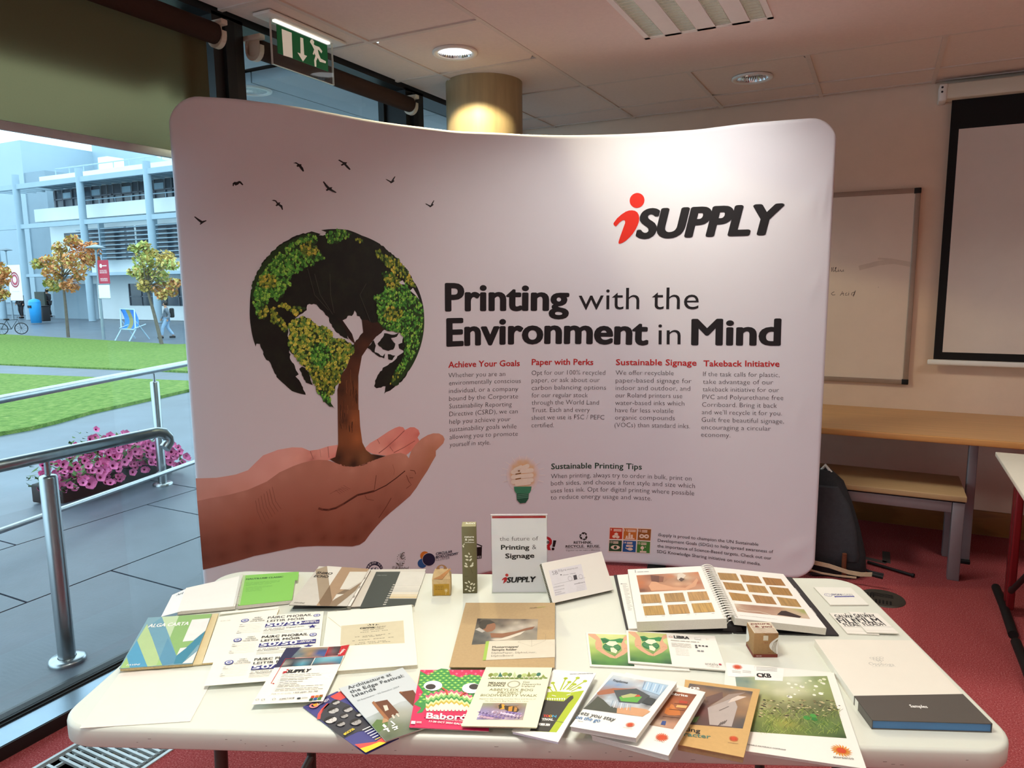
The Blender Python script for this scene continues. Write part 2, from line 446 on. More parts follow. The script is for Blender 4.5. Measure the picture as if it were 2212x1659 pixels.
mb.box((-2.56, -2.6, ZC+.2), (6.5, 5.13, ZC+.22), M_dark)
struct(mb.build('ceiling'), 'suspended ceiling of pale square tiles in a grid', 'ceiling')

YB = 5.13
struct(MB().box((-2.7, YB, 0), (6.5, YB+.15, ZC+.2), M_wall).build('wall_back'), 'cream painted back wall behind the desk', 'wall')
struct(MB().box((6.5, -2.6, 0), (6.6, YB, ZC+.2), M_wall).build('wall_right'), 'cream painted side wall out of view', 'wall')
struct(MB().box((-2.7, -2.7, 0), (6.6, -2.6, ZC+.2), mat('off_white_wall_paint', '#e6e3de', .85, noise=(6, .03))).build('wall_front'), 'cream painted wall behind the viewpoint', 'wall')
struct(MB().rbox((-2.55, YB-.016, 0), (6.5, YB, .155), M_skirt, .003).build('baseboard_back'), 'varnished timber skirting along the back wall', 'skirting')

# window wall on the left
XW = -2.575
struct(MB().box((XW-.005, -2.6, 0), (XW+.012, YB, .048), M_dark).build('baseboard_left'), 'dark skirting strip under the metal sill', 'skirting')
struct(MB().box((XW-.13, -2.6, .03), (XW+.006, YB, .05), M_alu).build('trim_2'), 'bright metal sill running along the window wall', 'sill')
mb = MB().box((XW-.17, -2.6, -.05), (XW-.125, YB, .062), M_black).box((XW-.125, -2.6, .048), (XW-.112, YB, .056), M_black)
mb.box((XW-.15, -2.6, 2.706), (XW+.03, YB, ZC+.06), M_dark)
struct(mb.build('trim_3'), 'dark head and foot rails of the window wall', 'window rail')
MULL = [(.55, .71), (2.265, 2.43), (3.645, 3.83), (5.05, 5.13)]
for i, (a, b) in enumerate(MULL):
    mb = MB().box((XW-.17, a, 0), (XW+.03, b, 2.72), M_dark)
    mb.box((XW+.02, a+.05, .12), (XW+.05, a+.1, 2.70), M_black)
    struct(mb.build('trim_%d' % (i+4)), ['dark mullion beside the viewpoint', 'dark mullion between the blind and the clear window', 'dark mullion beside the round column', 'dark corner post at the back wall'][i], 'mullion')
panes = [(-2.6, .55), (.71, 2.265), (2.43, 3.645), (3.83, 5.05)]
for i, (a, b) in enumerate(panes):
    w = thing('window_%d' % (i+1), (XW-.135, (a+b)/2, .06), ['tall window beside the viewpoint', 'tall window onto the terrace under the lowered blind', 'tall window with the soffit showing through', 'narrow strip of window behind the column'][i], 'window')
    w['kind'] = 'structure'
    MB().box((XW-.139, a+.01, .062), (XW-.131, b-.01, 2.706), M_glass).build('pane', w)
    f = MB()
    f.box((XW-.15, a, .06), (XW-.115, a+.02, 2.706), M_dark).box((XW-.15, b-.02, .06), (XW-.115, b, 2.706), M_dark)
    f.build('frame', w)

# outside: soffit over the terrace
M_soff = mat('soffit_panel', '#b9c0c4', .7, noise=(3, .04))
mb = MB()
for y0 in (-3, -1.5, 0, 1.5, 3.2, 4.4, 5.9):
    for x0 in (-4.05, -3.3):
        mb.box((x0, y0, 2.74), (x0+.74, y0+1.19 if y0 == 3.2 else y0+1.49, 2.8), M_soff)
mb.box((-4.1, -3, 2.81), (-2.6, 7.4, 2.9), M_dark)
struct(mb.build('trim_9'), 'pale panelled soffit outside over the terrace', 'soffit')
# ================================================================== ceiling lamps
M_lou = mat('louvre_metal', '#dcd9d2', .25, .85, noise=(40, .04))
M_tubeglow = mat('lamp_tube', '#fff6e6', .5, emit=4.0); M_lit = mat('glowing_reflector', '#f2efe2', .4, emit=1.1, noise=(40, .05))  # reflector plate given a glow of its own to whiten the louvre cells
TNAMES = ['louvred ceiling light panel with four strips above the banner', 'louvred ceiling light panel above the white folding table', 'louvred ceiling light panel near the right side wall', 'louvred ceiling light panel right of the viewpoint', 'louvred ceiling light panel behind the viewpoint', 'louvred ceiling light panel at the rear right']
for (tx, ty), lab in zip(TROFFERS, TNAMES):
    t = thing('ceiling_light', (tx, ty, ZC), lab, 'ceiling light', 'louvred ceiling light panels')
    hw = .2885
    mb = MB()
    sw, gap = .072, .0
    cs = [-.2275, -.078, .078, .2275]
    edges = [-hw]
    for c in cs: edges += [c-sw/2, c+sw/2]
    edges.append(hw)
    for k in range(0, len(edges), 2): mb.box((tx+edges[k], ty-hw, ZC-.003), (tx+edges[k+1], ty+hw, ZC+.05), M_white)
    mb.box((tx-hw, ty-hw, ZC-.003), (tx+hw, ty-hw+.025, ZC+.05), M_white).box((tx-hw, ty+hw-.025, ZC-.003), (tx+hw, ty+hw, ZC+.05), M_white)
    mb.box((tx-hw, ty-hw, ZC+.055), (tx+hw, ty+hw, ZC+.07), M_white)
    mb.build('housing', t)
    for c in cs:
        l = MB(); x0, x1 = tx+c-sw/2, tx+c+sw/2; y0, y1 = ty-hw+.025, ty+hw-.025
        l.box((x0, y0, ZC-.001), (x0+.004, y1, ZC+.045), M_lou).box((x1-.004, y0, ZC-.001), (x1, y1, ZC+.045), M_lou)
        n = 15
        for q in range(n+1):
            y = y0+(y1-y0)*q/n
            l.add([(x0, y-.0015, ZC+.001), (x1, y-.0015, ZC+.001), (x1, y-.006, ZC+.04), (x0, y-.006, ZC+.04), (x0, y+.0015, ZC+.001), (x1, y+.0015, ZC+.001), (x1, y+.006, ZC+.04), (x0, y+.006, ZC+.04)],
                  [(0, 1, 2, 3), (5, 4, 7, 6), (1, 0, 4, 5)], M_lou)
        l.build('louvre', t)
        MB().tube([(tx+c, y0+.01, ZC+.043), (tx+c, y1-.01, ZC+.043)], .009, M_tubeglow, 8).build('lamp_tube', t)
        MB().box((x0, y0, ZC+.052), (x1, y1, ZC+.054), M_lit).build('reflector', t)
        a = lamp('lamp_light', 'AREA', (c, 0, -.006), LIGHT_W*LIGHT_GAIN.get((tx, ty), 1.0), LIGHT_COL, t, shape='RECTANGLE', size=sw-.006, size_y=2*hw-.06, spread=LIGHT_SPREAD)
M_glow = mat('lit_lamp_lens', '#f4fbff', .4, emit=2.2)
for i, (x, y) in enumerate(DL):
    t = thing('downlight', (x, y, ZC), ['lit round downlight in the ceiling before the column', 'unlit round downlight in the ceiling before the back wall'][i], 'downlight', 'round recessed downlights')
    MB().lathe([(.112, ZC+.003), (.113, ZC-.006), (.106, ZC-.010), (.088, ZC-.006), (.086, ZC+.004)], M_white, 40).build('rim', t)
    r = MB()
    n = 40
    for k in range(n):       # faceted reflector
        a0, a1 = 2*PI*k/n, 2*PI*(k+1)/n; am = (a0+a1)/2
        for (r0, z0), (r1, z1) in (((.087, ZC-.002), (.082, ZC+.03)), ((.082, ZC+.03), (.06, ZC+.075))):
            rm = .97
            r.add([(x+r0*math.cos(a0), y+r0*math.sin(a0), z0), (x+r0*math.cos(a1), y+r0*math.sin(a1), z0), (x+r1*math.cos(a1), y+r1*math.sin(a1), z1), (x+r1*math.cos(a0), y+r1*math.sin(a0), z1),
                   (x+rm*(r0+r1)/2*math.cos(am), y+rm*(r0+r1)/2*math.sin(am), (z0+z1)/2)], [(1, 0, 4), (2, 1, 4), (3, 2, 4), (0, 3, 4)], M_chrome)
    r.box((x-.06, y-.06, ZC+.076), (x+.06, y+.06, ZC+.08), M_chrome)
    r.build('reflector', t)
    g = MB().lathe([(.0, ZC+.012), (.05, ZC+.012), (.083, ZC+.016), (.083, ZC+.02)] if i == 0 else [(.0, ZC+.03), (.055, ZC+.032), (.062, ZC+.045), (.05, ZC+.07)], M_glow if i == 0 else mat('unlit_lamp_lens', '#9fa6a6', .15, noise=(30, .2)), 28)
    g.v = [Vector((v.x+x, v.y+y, v.z)) for v in g.v]; g.build('lamp', t)
    for m in t.children:
        if m.name.startswith('rim'):
            for v in m.data.vertices: pass
    if i == 0: lamp('lamp_light', 'SPOT', (0, 0, -.012), 62, (1.0, .90, .55), t, spot_size=math.radians(138), spot_blend=.10, shadow_soft_size=.03)
# rims are modelled about the origin: move to their lamp
for o in [o for o in bpy.data.objects if o.name.startswith('rim')]:
    for v in o.data.vertices: v.co += o.parent.location.xyz.copy()*Vector((1, 1, 0)) if False else Vector((o.parent.location.x, o.parent.location.y, 0))
t = thing('soffit_light', (-3.43, 2.83, 2.74), 'unlit round downlight in the soffit outside the window', 'downlight')
p = atz(545, 195, 2.74); t.location = (p.x, p.y, 2.74)
g = MB().lathe([(.115, 2.741), (.113, 2.732), (.09, 2.73), (.088, 2.739)], M_white, 36); g.v = [v+Vector((p.x, p.y, 0)) for v in g.v]; g.build('rim', t)
g = MB().lathe([(.088, 2.7385), (.03, 2.7385), (.0, 2.7385)], mat('dull_reflector', '#c9cfcf', .5, .3, noise=(60, .2)), 36); g.v = [v+Vector((p.x, p.y, 0)) for v in g.v]; g.build('reflector', t)

# ================================================================== emergency exit sign hanging under the ceiling
ex0, ex1 = atz(583, 33, ZC), atz(716, 88, ZC)
t = thing('exit_sign', ((ex0.x+ex1.x)/2, (ex0.y+ex1.y)/2, ZC), 'green running man exit sign on clear panel hanging from the ceiling', 'exit sign')
xs_ = (ex0.x+ex1.x)/2; e0 = atx(583, 33, xs_); e1 = atx(716, 90, xs_); eb = atx(587, 137, xs_).z
ya, yb = e0.y, e1.y
M_acr = glass('clear_acrylic', (.93, .95, .94), .06)
MB().rbox((xs_-.05, ya-.05, ZC-.012), (xs_+.05, yb+.05, ZC+.001), M_white, .003).build('ceiling_plate', t)
MB().box((xs_-.004, ya, eb), (xs_+.004, yb, ZC-.012), M_acr).build('clear_panel', t)
eg = mat('acrylic_edge_light', '#d6d2c8', .2, noise=(20, .03)); mb = MB()
mb.box((xs_-.005, ya-.002, eb), (xs_+.005, ya, ZC-.012), eg).box((xs_-.005, yb, eb), (xs_+.005, yb+.002, ZC-.012), eg).box((xs_-.005, ya-.002, eb-.002), (xs_+.005, yb+.002, eb), eg); mb.build('panel_edge', t)
mb = MB().box((xs_-.008, ya+.02, ZC-.02), (xs_+.008, yb-.02, ZC-.011), mat('sign_lamp_strip', '#fff6e6', .5, emit=1.6)); mb.build('lamp_strip', t)
gp = [atx(595, 53, xs_), atx(598, 120, xs_), atx(706, 150, xs_), atx(704, 88, xs_)]
gy0, gy1 = gp[0].y, gp[3].y; gz1 = gp[0].z; gz0 = (gp[1].z+gp[2].z)/2
M_green = mat('sign_green', '#0c6a3a', .4, noise=(20, .04), emit=.12)
M_sw = mat('sign_white', '#f3ead8', .4, noise=(20, .02), emit=.25)
mb = MB().box((xs_+.0041, gy0, gz0), (xs_+.006, gy1, gz1), M_green)
A = Art(lambda u, v, h: Vector((xs_+.006+h, gy0+u, gz0+v)), gy1-gy0, gz1-gz0)
Zx = lambda X, Y: (lambda q: ((q.y-gy0)/(gy1-gy0), (q.z-gz0)/(gz1-gz0)))(atx(420+X/4.096, Y/4.096, xs_))
A.poly([Zx(*q) for q in ((762, 258), (851, 292), (860, 516), (778, 492))], M_sw)
A.poly([Zx(*q) for q in ((927, 332), (953, 342), (962, 487), (988, 497), (951, 546), (902, 466), (930, 476))], M_sw)
A.poly([Zx(*q) for q in ((1012, 372), (1022, 350), (1036, 350), (1050, 372), (1046, 395), (1060, 405), (1095, 418), (1122, 455), (1115, 475), (1092, 445), (1082, 440), (1090, 478), (1108, 520), (1155, 545), (1152, 562), (1100, 548), (1082, 512), (1068, 540), (1070, 592), (1055, 590), (1050, 535), (1062, 495), (1052, 470), (1048, 488), (1037, 480), (1050, 440), (1030, 400))], M_sw)
A.emit(mb); mb.build('pictogram', t)

# ================================================================== roller blinds
M_blind = mat('blind_fabric', '#766c4c', .9, noise=(200, .05), spec=.1, translucent=.45)
M_blindroll = mat('blind_fabric_shaded', '#3d2e28', .85, noise=(200, .05), spec=.1)  # same cloth as the blind, painted darker for the side away from daylight
M_brk = mat('blind_bracket_plastic', '#cfc2b0', .45, noise=(20, .03))
def bracket(x, y, z, par):
    pts = []
    for k in range(15):
        a = math.radians(-150+k*17); pts.append((x+.047*math.sin(a)*.95, z-.047*math.cos(a)))
    m = MB(); pr = [(x-.02, z+.055)]+[]
    for (a, b), (c, d) in zip(pts[:-1], pts[1:]):
        m.hexa([Vector((a, y-.012, b-.009)), Vector((c, y-.012, d-.009)), Vector((c, y+.012, d-.009)), Vector((a, y+.012, b-.009)), Vector((a, y-.012, b+.009)), Vector((c, y-.012, d+.009)), Vector((c, y+.012, d+.009)), Vector((a, y+.012, b+.009))], M_brk)
    m.rbox((XW+.0, y-.016, z+.03), (x+.05, y+.016, z+.052), M_brk, .004)
    m.rbox((x-.03, y-.005, z-.035), (x+.03, y+.003, z+.035), M_brk, .003)
    m.build('bracket', par)
BX, BZ, BR = XW+.075, 2.612, .042
for i, (a, b) in enumerate(((.73, 2.235), (2.46, 3.62))):
    t = thing('roller_blind', (BX, (a+b)/2, BZ), ['half lowered olive roller blind over the terrace window', 'rolled up dark roller blind above the clear window'][i], 'roller blind', 'roller blinds of the window wall')
    MB().tube([(BX, a, BZ), (BX, b, BZ)], BR, M_blindroll, 20).build('roll', t)
    for y in ((a-.01, b+.012) if i == 1 else (b+.012,)): bracket(BX, y, BZ, t)
    if i < 1:
        xf = BX-BR+.002; zb = 2.118
        m = MB(); n = 12
        for k in range(n):
            z0, z1 = zb+(BZ-zb)*k/n, zb+(BZ-zb)*(k+1)/n
            m.add([(xf, a+.02, z0), (xf, b-.01, z0), (xf, b-.01, z1), (xf, a+.02, z1)], [(0, 1, 2, 3)], M_blind)
        m.build('fabric', t)
        MB().rbox((xf-.008, a+.02, zb-.03), (xf+.008, b-.01, zb), mat('blind_bar_metal', '#b9c4c8', .5, .1, noise=(20, .05)), .003).build('bottom_bar', t)

# ================================================================== round column
cc = Vector((-2.12, 3.83)); 
M_col = mat('column_wood_wrap', '#a08a68', .5, noise=(5, .12), stretch=(6, 6, .6))
mb = MB().lathe([(.222, 0), (.222, ZC+.01)], M_col, 64); mb.v = [v+Vector((cc.x, cc.y, 0)) for v in mb.v]
o = mb.build('round_column', None, (cc.x, cc.y, 0)); o['kind'] = 'structure'; tag(o, 'round tan column rising behind the banner', 'column')

# ================================================================== projection screen and whiteboard on the back wall
s0 = aty(2060.5, 204, YB-.06); s1 = aty(2016, 775.6, YB-.06); sw0 = aty(2067, 279.5, YB-.06)
SX = s1.x; SZ1, SZ0 = s0.z+.02, s1.z
t = thing('projection_screen', (SX+1.2, YB-.07, SZ0), 'pull down projection screen with black border on the back wall', 'screen')
cs_ = aty(2032, 182, YB-.12)
MB().rbox((cs_.x+.03, YB-.125, cs_.z-.085), (SX+2.5, YB-.006, cs_.z-.001), mat('screen_case_enamel', '#d8cdb8', .4, noise=(10, .02)), .008).build('case', t)
mb = MB().rbox((cs_.x-.005, YB-.13, cs_.z-.095), (cs_.x+.035, YB-.006, cs_.z-.001), M_white, .006)
for z in (.02, .045): mb.tube([(cs_.x+.01, YB-.131, cs_.z-z), (cs_.x+.01, YB-.128, cs_.z-z)], .006, M_black, 10)
mb.build('end_cap', t)
MB().box((SX, YB-.062, SZ0), (SX+2.42, YB-.06, SZ1), mat('screen_black_border', '#0a0809', .8, noise=(20, .1))).build('border', t)
MB().box((SX+.045, YB-.0635, SZ0+.045), (SX+2.375, YB-.0622, sw0.z), mat('screen_fabric', '#dcd0c6', .85, noise=(8, .02))).build('viewing_surface', t)
MB().rbox((SX-.03, YB-.075, SZ0-.034), (SX+2.45, YB-.045, SZ0-.002), M_white, .008).build('bottom_bar', t)

w1 = aty(1990, 405, YB-.02); w0 = aty(1961.5, 831, YB-.02)
t = thing('whiteboard', (w1.x-.9, YB, w0.z), 'whiteboard with faint marker notes partly behind the banner', 'whiteboard')
WX0, WX1, WZ0, WZ1 = w1.x-1.8, w1.x, w0.z, w1.z
M_wb = mat('whiteboard_surface', '#ead7c6', .4, noise=(3, .035)); M_wf = mat('whiteboard_frame', '#a79587', .4, .3, noise=(20, .05))
mb = MB().box((WX0+.02, YB-.016, WZ0+.02), (WX1-.02, YB-.004, WZ1-.02), M_wb)
A = Art(lambda u, v, h: Vector((u, YB-.016-h, v)), inv=lambda x, y: (lambda q: (q.x, q.z))(aty(x, y, YB-.016)))
M_mk = ink('5a4a44'); ZW = lambda pts: [A.px(1680+X/3.19, 380+Y/3.19) for X, Y in pts]
for st in ([(372, 630), (372, 660)], [(384, 628), (380, 645), (384, 660), (392, 655), (400, 640), (404, 628), (398, 630), (396, 650), (402, 662), (412, 655)], [(418, 645), (416, 660), (424, 655)], [(428, 660), (430, 645), (440, 660), (446, 658), (452, 645), (454, 660)],
           [(390, 798), (376, 805), (368, 812), (380, 822), (396, 818)], [(430, 825), (446, 796), (455, 825)], [(438, 815), (456, 808)], [(478, 805), (466, 812), (468, 824), (482, 820)], [(490, 806), (488, 824)], [(530, 800), (512, 806), (508, 820), (520, 824), (536, 790), (528, 815), (520, 832)], [(418, 636), (419, 638)], [(490, 798), (491, 800)], [(944, 160), (955, 152), (953, 162)], [(692, 766), (694, 768)]):
    A.line(ZW(st), .0035, M_mk, True)
sm = mat('marker_smear', '#dac5b2', .4, noise=(12, .05))
A.line(ZW([(560, 635), (700, 600), (800, 590), (920, 610)]), .03, sm); A.line(ZW([(690, 570), (780, 575), (860, 590)]), .012, sm)
A.emit(mb); mb.build('board', t)
mb = MB()
mb.rbox((WX0, YB-.024, WZ1-.03), (WX1, YB-.001, WZ1), M_wf, .003).rbox((WX0, YB-.024, WZ0), (WX1, YB-.001, WZ0+.03), M_wf, .003)
mb.rbox((WX0, YB-.024, WZ0), (WX0+.03, YB-.001, WZ1), M_wf, .003).rbox((WX1-.03, YB-.024, WZ0), (WX1, YB-.001, WZ1), M_wf, .003); mb.build('frame', t)
for z in (WZ0, WZ1-.034): MB().rbox((WX1-.036, YB-.027, z), (WX1+.002, YB, z+.034), M_black, .004).build('corner', t)

# ================================================================== desk, bench, tilting table
t = thing('long_desk', (-.2, 4.72, 0), 'long oak desk along the back wall', 'desk')
df = atz(1990, 940, .755).y
mb = MB().box((-1.6, df, .727), (6.4, YB-.002, .757), M_wood); mb.build('worktop', t)
MB().rbox((-1.6, df-.016, .722), (6.4, df+.002, .757), M_woodedge, .005).build('front_edge', t)
M_leg = mat('grey_steel_paint', '#8f8a8c', .4, .4, noise=(20, .04))
for x in (.50, 2.6, -1.4):
    g = MB().rbox((x-.022, 4.55, .022), (x+.022, 4.595, .70), M_leg, .004); g.rbox((x-.022, 4.5, .70), (x+.022, 5.1, .727), M_black, .003)
    g.rbox((x-.026, 4.54, 0), (x+.026, 4.61, .022), M_black, .004); g.build('leg', t)
t = thing('low_bench', (-.4, 4.46, 0), 'low pale oak bench with grey steel legs under the desk', 'bench')
bx = .455; b0, b1 = 4.245, 4.69
MB().rbox((-1.35, b0, .432), (bx, b1, .462), mat('pale_oak_laminate', '#b5976c', .5, noise=(80, .08), stretch=(.03, 1, 1)), .003).build('seat', t)
mb = MB()
for y in (b0+.014, b1-.058): mb.rbox((-1.28, y, .366), (bx-.062, y+.041, .423), M_leg, .003)
for x in (-1.338, bx-.058): mb.rbox((x, b0+.072, .366), (x+.051, b1-.075, .423), M_leg, .003)
mb.rbox((-1.34, b0+.012, .424), (bx-.005, b1-.015, .431), M_black, .002)
mb.build('frame', t)
for x in (-1.34, bx-.06):
    for y in (b0+.012, b1-.07): MB().rbox((x, y, 0), (x+.055, y+.055, .4235), M_leg, .003).build('leg', t)
t = thing('training_table', (1.0, 3.65, 0), 'pale topped table with red legs at the right edge', 'table')
tl_ = atz(2150, 977, .74); bl_ = atz(2207, 1085, .74)
MB().rbox((tl_.x, bl_.y, .722), (tl_.x+1.4, tl_.y, .742), mat('pale_grey_laminate', '#d6d2c4', .45, noise=(8, .02)), .003).build('top', t)
M_red = mat('dark_red_steel', '#7d1f24', .3, .45, noise=(15, .06))
fx0 = atz(2178, 1395, 0); 
for k, (y0, yy) in enumerate(((bl_.y+.1, 3.33), (tl_.y-.14, 3.95))):
    x0 = tl_.x+.085+k*.0
    for q_ in (-.028, .028): MB().rbox((x0-.016, yy+q_-.022, .03), (x0+.016, yy+q_+.022, .722), M_red, .008, 3).build('leg', t)
    g = MB().tube([(x0-.02, yy-.30, .02), (x0-.02, yy+.0, .03), (x0-.02, yy+.25, .02)], .02, M_black, 12); g.build('foot', t)
mb = MB().tube([(tl_.x+.09, 3.33, .5), (tl_.x+.05, 3.7, .2), (tl_.x+.09, 3.95, .12)], .012, M_black, 10).tube([(tl_.x+.1, 3.36, .62), (tl_.x+.1, 3.92, .62)], .015, M_red, 10); mb.build('brace', t)
mb = MB().rbox((tl_.x+.02, 3.3, .56), (tl_.x+.09, 3.33, .575), M_black, .004); mb.build('catch', t)

# ================================================================== heater grille and floor outlet plate
M_gr = mat('grille_enamel', '#b9c4c6', .35, .3, noise=(20, .04))
t = thing('heater_grille', ((GX0+GX1)/2, 1.4, 0), 'pale metal bar grille over the trench heater by the window', 'grille')
mb = MB().box((GX0, GY0, -.012), (GX0+.012, GY1, .004), M_gr).box((GX1-.012, GY0, -.012), (GX1, GY1, .004), M_gr); mb.build('edge_frame', t)
mb = MB(); y = GY0+.01; k = 0
while y < GY1:
    if not (1.255 < y < 1.275): mb.box((GX0+.03, y, -.006), (GX1-.03, y+.0095, .0045), M_gr)
    y += .0215
for x in (GX0+.045, GX0+.13, GX0+.22, GX1-.045): mb.box((x, GY0, -.014), (x+.008, GY1, -.005), M_gr)
b = mb.build('bars', t)
mb = MB().tube([(GX0+.06, GY0, -.09), (GX0+.06, GY1, -.09)], .014, mat('copper_pipe', '#a08a58', .35, .8, noise=(10, .1)), 10)
for x in (GX0+.16, GX0+.24): mb.tube([(x, GY0, -.08), (x, GY1, -.08)], .03, M_gr, 10)
mb.build('pipe', t)
dp = atz(1905, 1293, 0)
t = thing('floor_outlet', (dp.x, dp.y, 0), 'round dark floor grille set in the carpet right of the table', 'floor grille')
M_dr = mat('floor_plate_grey', '#4b463f', .45, .4, noise=(30, .1))
mb = MB().lathe([(0, .004), (.09, .004), (.098, .0065), (.104, .004), (.106, 0)], M_dr, 40); mb.v = [v+Vector((dp.x, dp.y, 0)) for v in mb.v]; mb.build('plate', t)
mb = MB()
for k in range(5):
    mb.box((dp.x-.03+k*.016, dp.y-.072, .0041), (dp.x-.022+k*.016, dp.y-.03, .0052), M_black)
for k in range(4): mb.box((dp.x-.05, dp.y+.012+k*.012, .0041), (dp.x+.05, dp.y+.016+k*.012, .0052), M_black)
for k in range(4): mb.box((dp.x-.08+k*.013, dp.y-.01, .0041), (dp.x-.074+k*.013, dp.y+.04, .0052), M_black)
mb.build('slots', t)
# ================================================================== outside: ground
Z4 = lambda X, Y: (X/3.319, 250+Y/3.319)
Z5 = lambda X, Y: (X/3.017, 700+Y/3.017)
def sheet(name, poly, dz, m, label, cat, thick=.05):
    """a sheet of ground over the plan outline poly, following the fall of the terrain"""
    bm = bmesh.new(); vs = [bm.verts.new((x, y, 0)) for x, y in poly]
    for a, b, c in tessellate_polygon([[v.co for v in vs]]): bm.faces.new((vs[a], vs[b], vs[c]))
    for x in (-6, -30): bmesh.ops.bisect_plane(bm, geom=bm.verts[:]+bm.edges[:]+bm.faces[:], plane_co=(x, 0, 0), plane_no=(1, 0, 0))
    bm.normal_update()
    for f in bm.faces:
        if f.normal.z < 0: f.normal_flip()
    ex = bmesh.ops.extrude_face_region(bm, geom=bm.faces[:])
    top = set(v for v in ex['geom'] if isinstance(v, bmesh.types.BMVert))
    for v in bm.verts: v.co.z = gz(v.co.x)+dz-(0 if v in top else thick)
    o = MB().bm(bm, m).build(name); return struct(o, label, cat)
sheet('trim_10', [(-2.745, -6), (-2.745, 60), (-140, 60), (-140, -6)], -.03, M_pave, 'wet grey paved ground outside sloping away from the terrace', 'paving', .3)
# large slabs of the terrace
mb = MB(); j = .006
def tslab(x0, x1, y0, y1): mb.box((x0+j, y0+j, -.03), (x1-j, y1-j, .0), M_slab)
for r, x in enumerate((-2.86, -3.78, -4.7)):
    y = -3-.45*(r % 2)
    w = (.92, .92, .72)[r]
    while y < 7: tslab(x-w, x, y, y+1.35); y += 1.35
struct(mb.build('trim_11'), 'large grey slabs of the terrace outside the window', 'paving')
struct(MB().box((-2.86, -3, -.03), (-2.745, 7, .006), mat('drain_strip', '#33383c', .35, noise=(10, .1))).build('trim_12'), 'dark drain strip along the foot of the window', 'drain')
def g2(*q): p = ground(*q); return (p.x, p.y)
def ext(a, b, k): return (b[0]+(b[0]-a[0])*k, b[1]+(b[1]-a[1])*k)
u0, u1 = g2(0, 722), g2(398, 744); l0, l1 = g2(0, 787), g2(404, 803)
sheet('lawn', [ext(u1, u0, 1.4), ext(l1, l0, 1.4), l0, l1, ext(l0, l1, .3), ext(u0, u1, .3), u1, u0], .02, M_grass, 'far strip of green lawn between the path and the plaza', 'lawn')
m0, m1 = g2(0, 808), g2(404, 824); n = [g2(0, 937), g2(66, 925), g2(120, 912), g2(200, 890), g2(300, 868), g2(409, 843)]
sheet('lawn', [ext(m1, m0, 1.2), ext(n[1], n[0], 3)]+n+[ext(n[-2], n[-1], 3), ext(m0, m1, .8), m1, m0], .02, M_grass, 'nearer green lawn in front of the path', 'lawn')

# ================================================================== outside: railings and flowers
def rail_post(x, y, par, h=.80, r=.031, flange=.06):
    mb = MB(); A = Matrix.Translation((x, y, 0))
    mb.lathe([(r, .0), (r, h), (r-.004, h+.008), (.012, h+.012)], M_steel, 20, A).lathe([(.011, h+.008), (.011, h+.07)], M_steel, 10, A)
    p = mb.build('post', par)
    f = MB().lathe([(flange, 0), (flange, .012), (flange-.008, .02), (r+.002, .022)], M_steel, 24, A); f.build('flange', par)
pa = atz(146, 1428, 0); hb = .90
h0, h1 = atz(0, 997, hb), atz(340, 932, hb)
t = thing('railing', (pa.x, pa.y, 0), 'near steel railing with rounded handrail end close to the window', 'railing', 'steel railings of the terrace')
rail_post(pa.x, pa.y, t, .81, .034, .072); rail_post(pa.x, pa.y-1.3, t, .81, .034, .072)
rx = pa.x
MB().tube([(rx, .2, hb), (rx, pa.y, hb), (rx, h1.y-.02, hb), (rx, h1.y+.02, hb-.008), (rx, h1.y+.045, hb-.035), (rx, h1.y+.045, hb-.06), (rx, h1.y+.02, hb-.085)], .026, M_steel, 14).build('handrail', t)
pb = atz(352, 1047, 0)
t0, t1 = atz(0, 857, .93), atz(403, 781, .93)
d = (t1-t0); d.z = 0; d.normalize()
t = thing('railing', (pb.x, pb.y, 0), 'far steel railing with a low bar in front of the pink flowers', 'railing', 'steel railings of the terrace')
rail_post(pb.x, pb.y, t, .83, .033, .075)
hp = Vector((pb.x, pb.y, .93))
MB().tube([hp-d*2.4, hp, hp+d*4], .026, M_steel, 14).build('handrail', t)
lp = Vector((pb.x+.05, pb.y-.02, .14))
q0, q1 = atz(0, 1147, .14), atz(420, 998, .14); e = (q1-q0).normalized()
qm = atz(330, 1030, .14)
MB().tube([qm-e*2.6, qm, qm+e*4], .018, M_steel, 12).tube([qm, Vector((pb.x, pb.y, .12))], .009, M_steel, 8).build('low_rail', t)
fl0, fl1 = atz(138, 1088, .0), atz(372, 1012, .0); fd = (fl1-fl0); FL = fd.length; fd.normalize(); fn = Vector((-fd.y, fd.x, 0))
t = thing('flower_trough', ((fl0.x+fl1.x)/2, (fl0.y+fl1.y)/2, 0), 'low trough of pink petunias beyond the railing', 'flower trough')
M_leaf = mat('petunia_leaf', '#4d6b34', .7, noise=(30, .25))
M_pet = mat('petunia_pink', '#ea7ab2', .6, noise=(60, .18)); M_thr = mat('petunia_throat', '#8d2058', .6, noise=(30, .1))
TM = Matrix.Translation(fl0) @ Matrix(((fd.x, fn.x, 0, 0), (fd.y, fn.y, 0, 0), (0, 0, 1, 0), (0, 0, 0, 1)))
MB().rbox((0, .0, -.02), (FL, .32, .12), mat('trough_black', '#26221f', .6, noise=(10, .2)), .01, 2, TM).build('trough', t)
mb = MB()
def mound(u): return .08+.30*(.35+.65*math.sin(PI*min(1, max(0, u*1.05)))**.8)*(1+.18*math.sin(u*17))
for k in range(900):
    u = random.random(); w = random.uniform(-.14, .38); hgt = mound(u)*random.uniform(.4, 1)
    c = TM @ Vector((u*FL, w, hgt)); r = random.uniform(.02, .045); a = random.uniform(0, 6.3); b = random.uniform(-.7, .7)
    R = Matrix.Rotation(a, 3, 'Z') @ Matrix.Rotation(b, 3, 'X')
    mb.add([c+R @ Vector(p) for p in ((-r*.4, 0, 0), (0, -r, .004), (r*.4, 0, 0), (0, r, .004))], [(0, 1, 2, 3)], M_leaf)
mb.build('foliage', t)
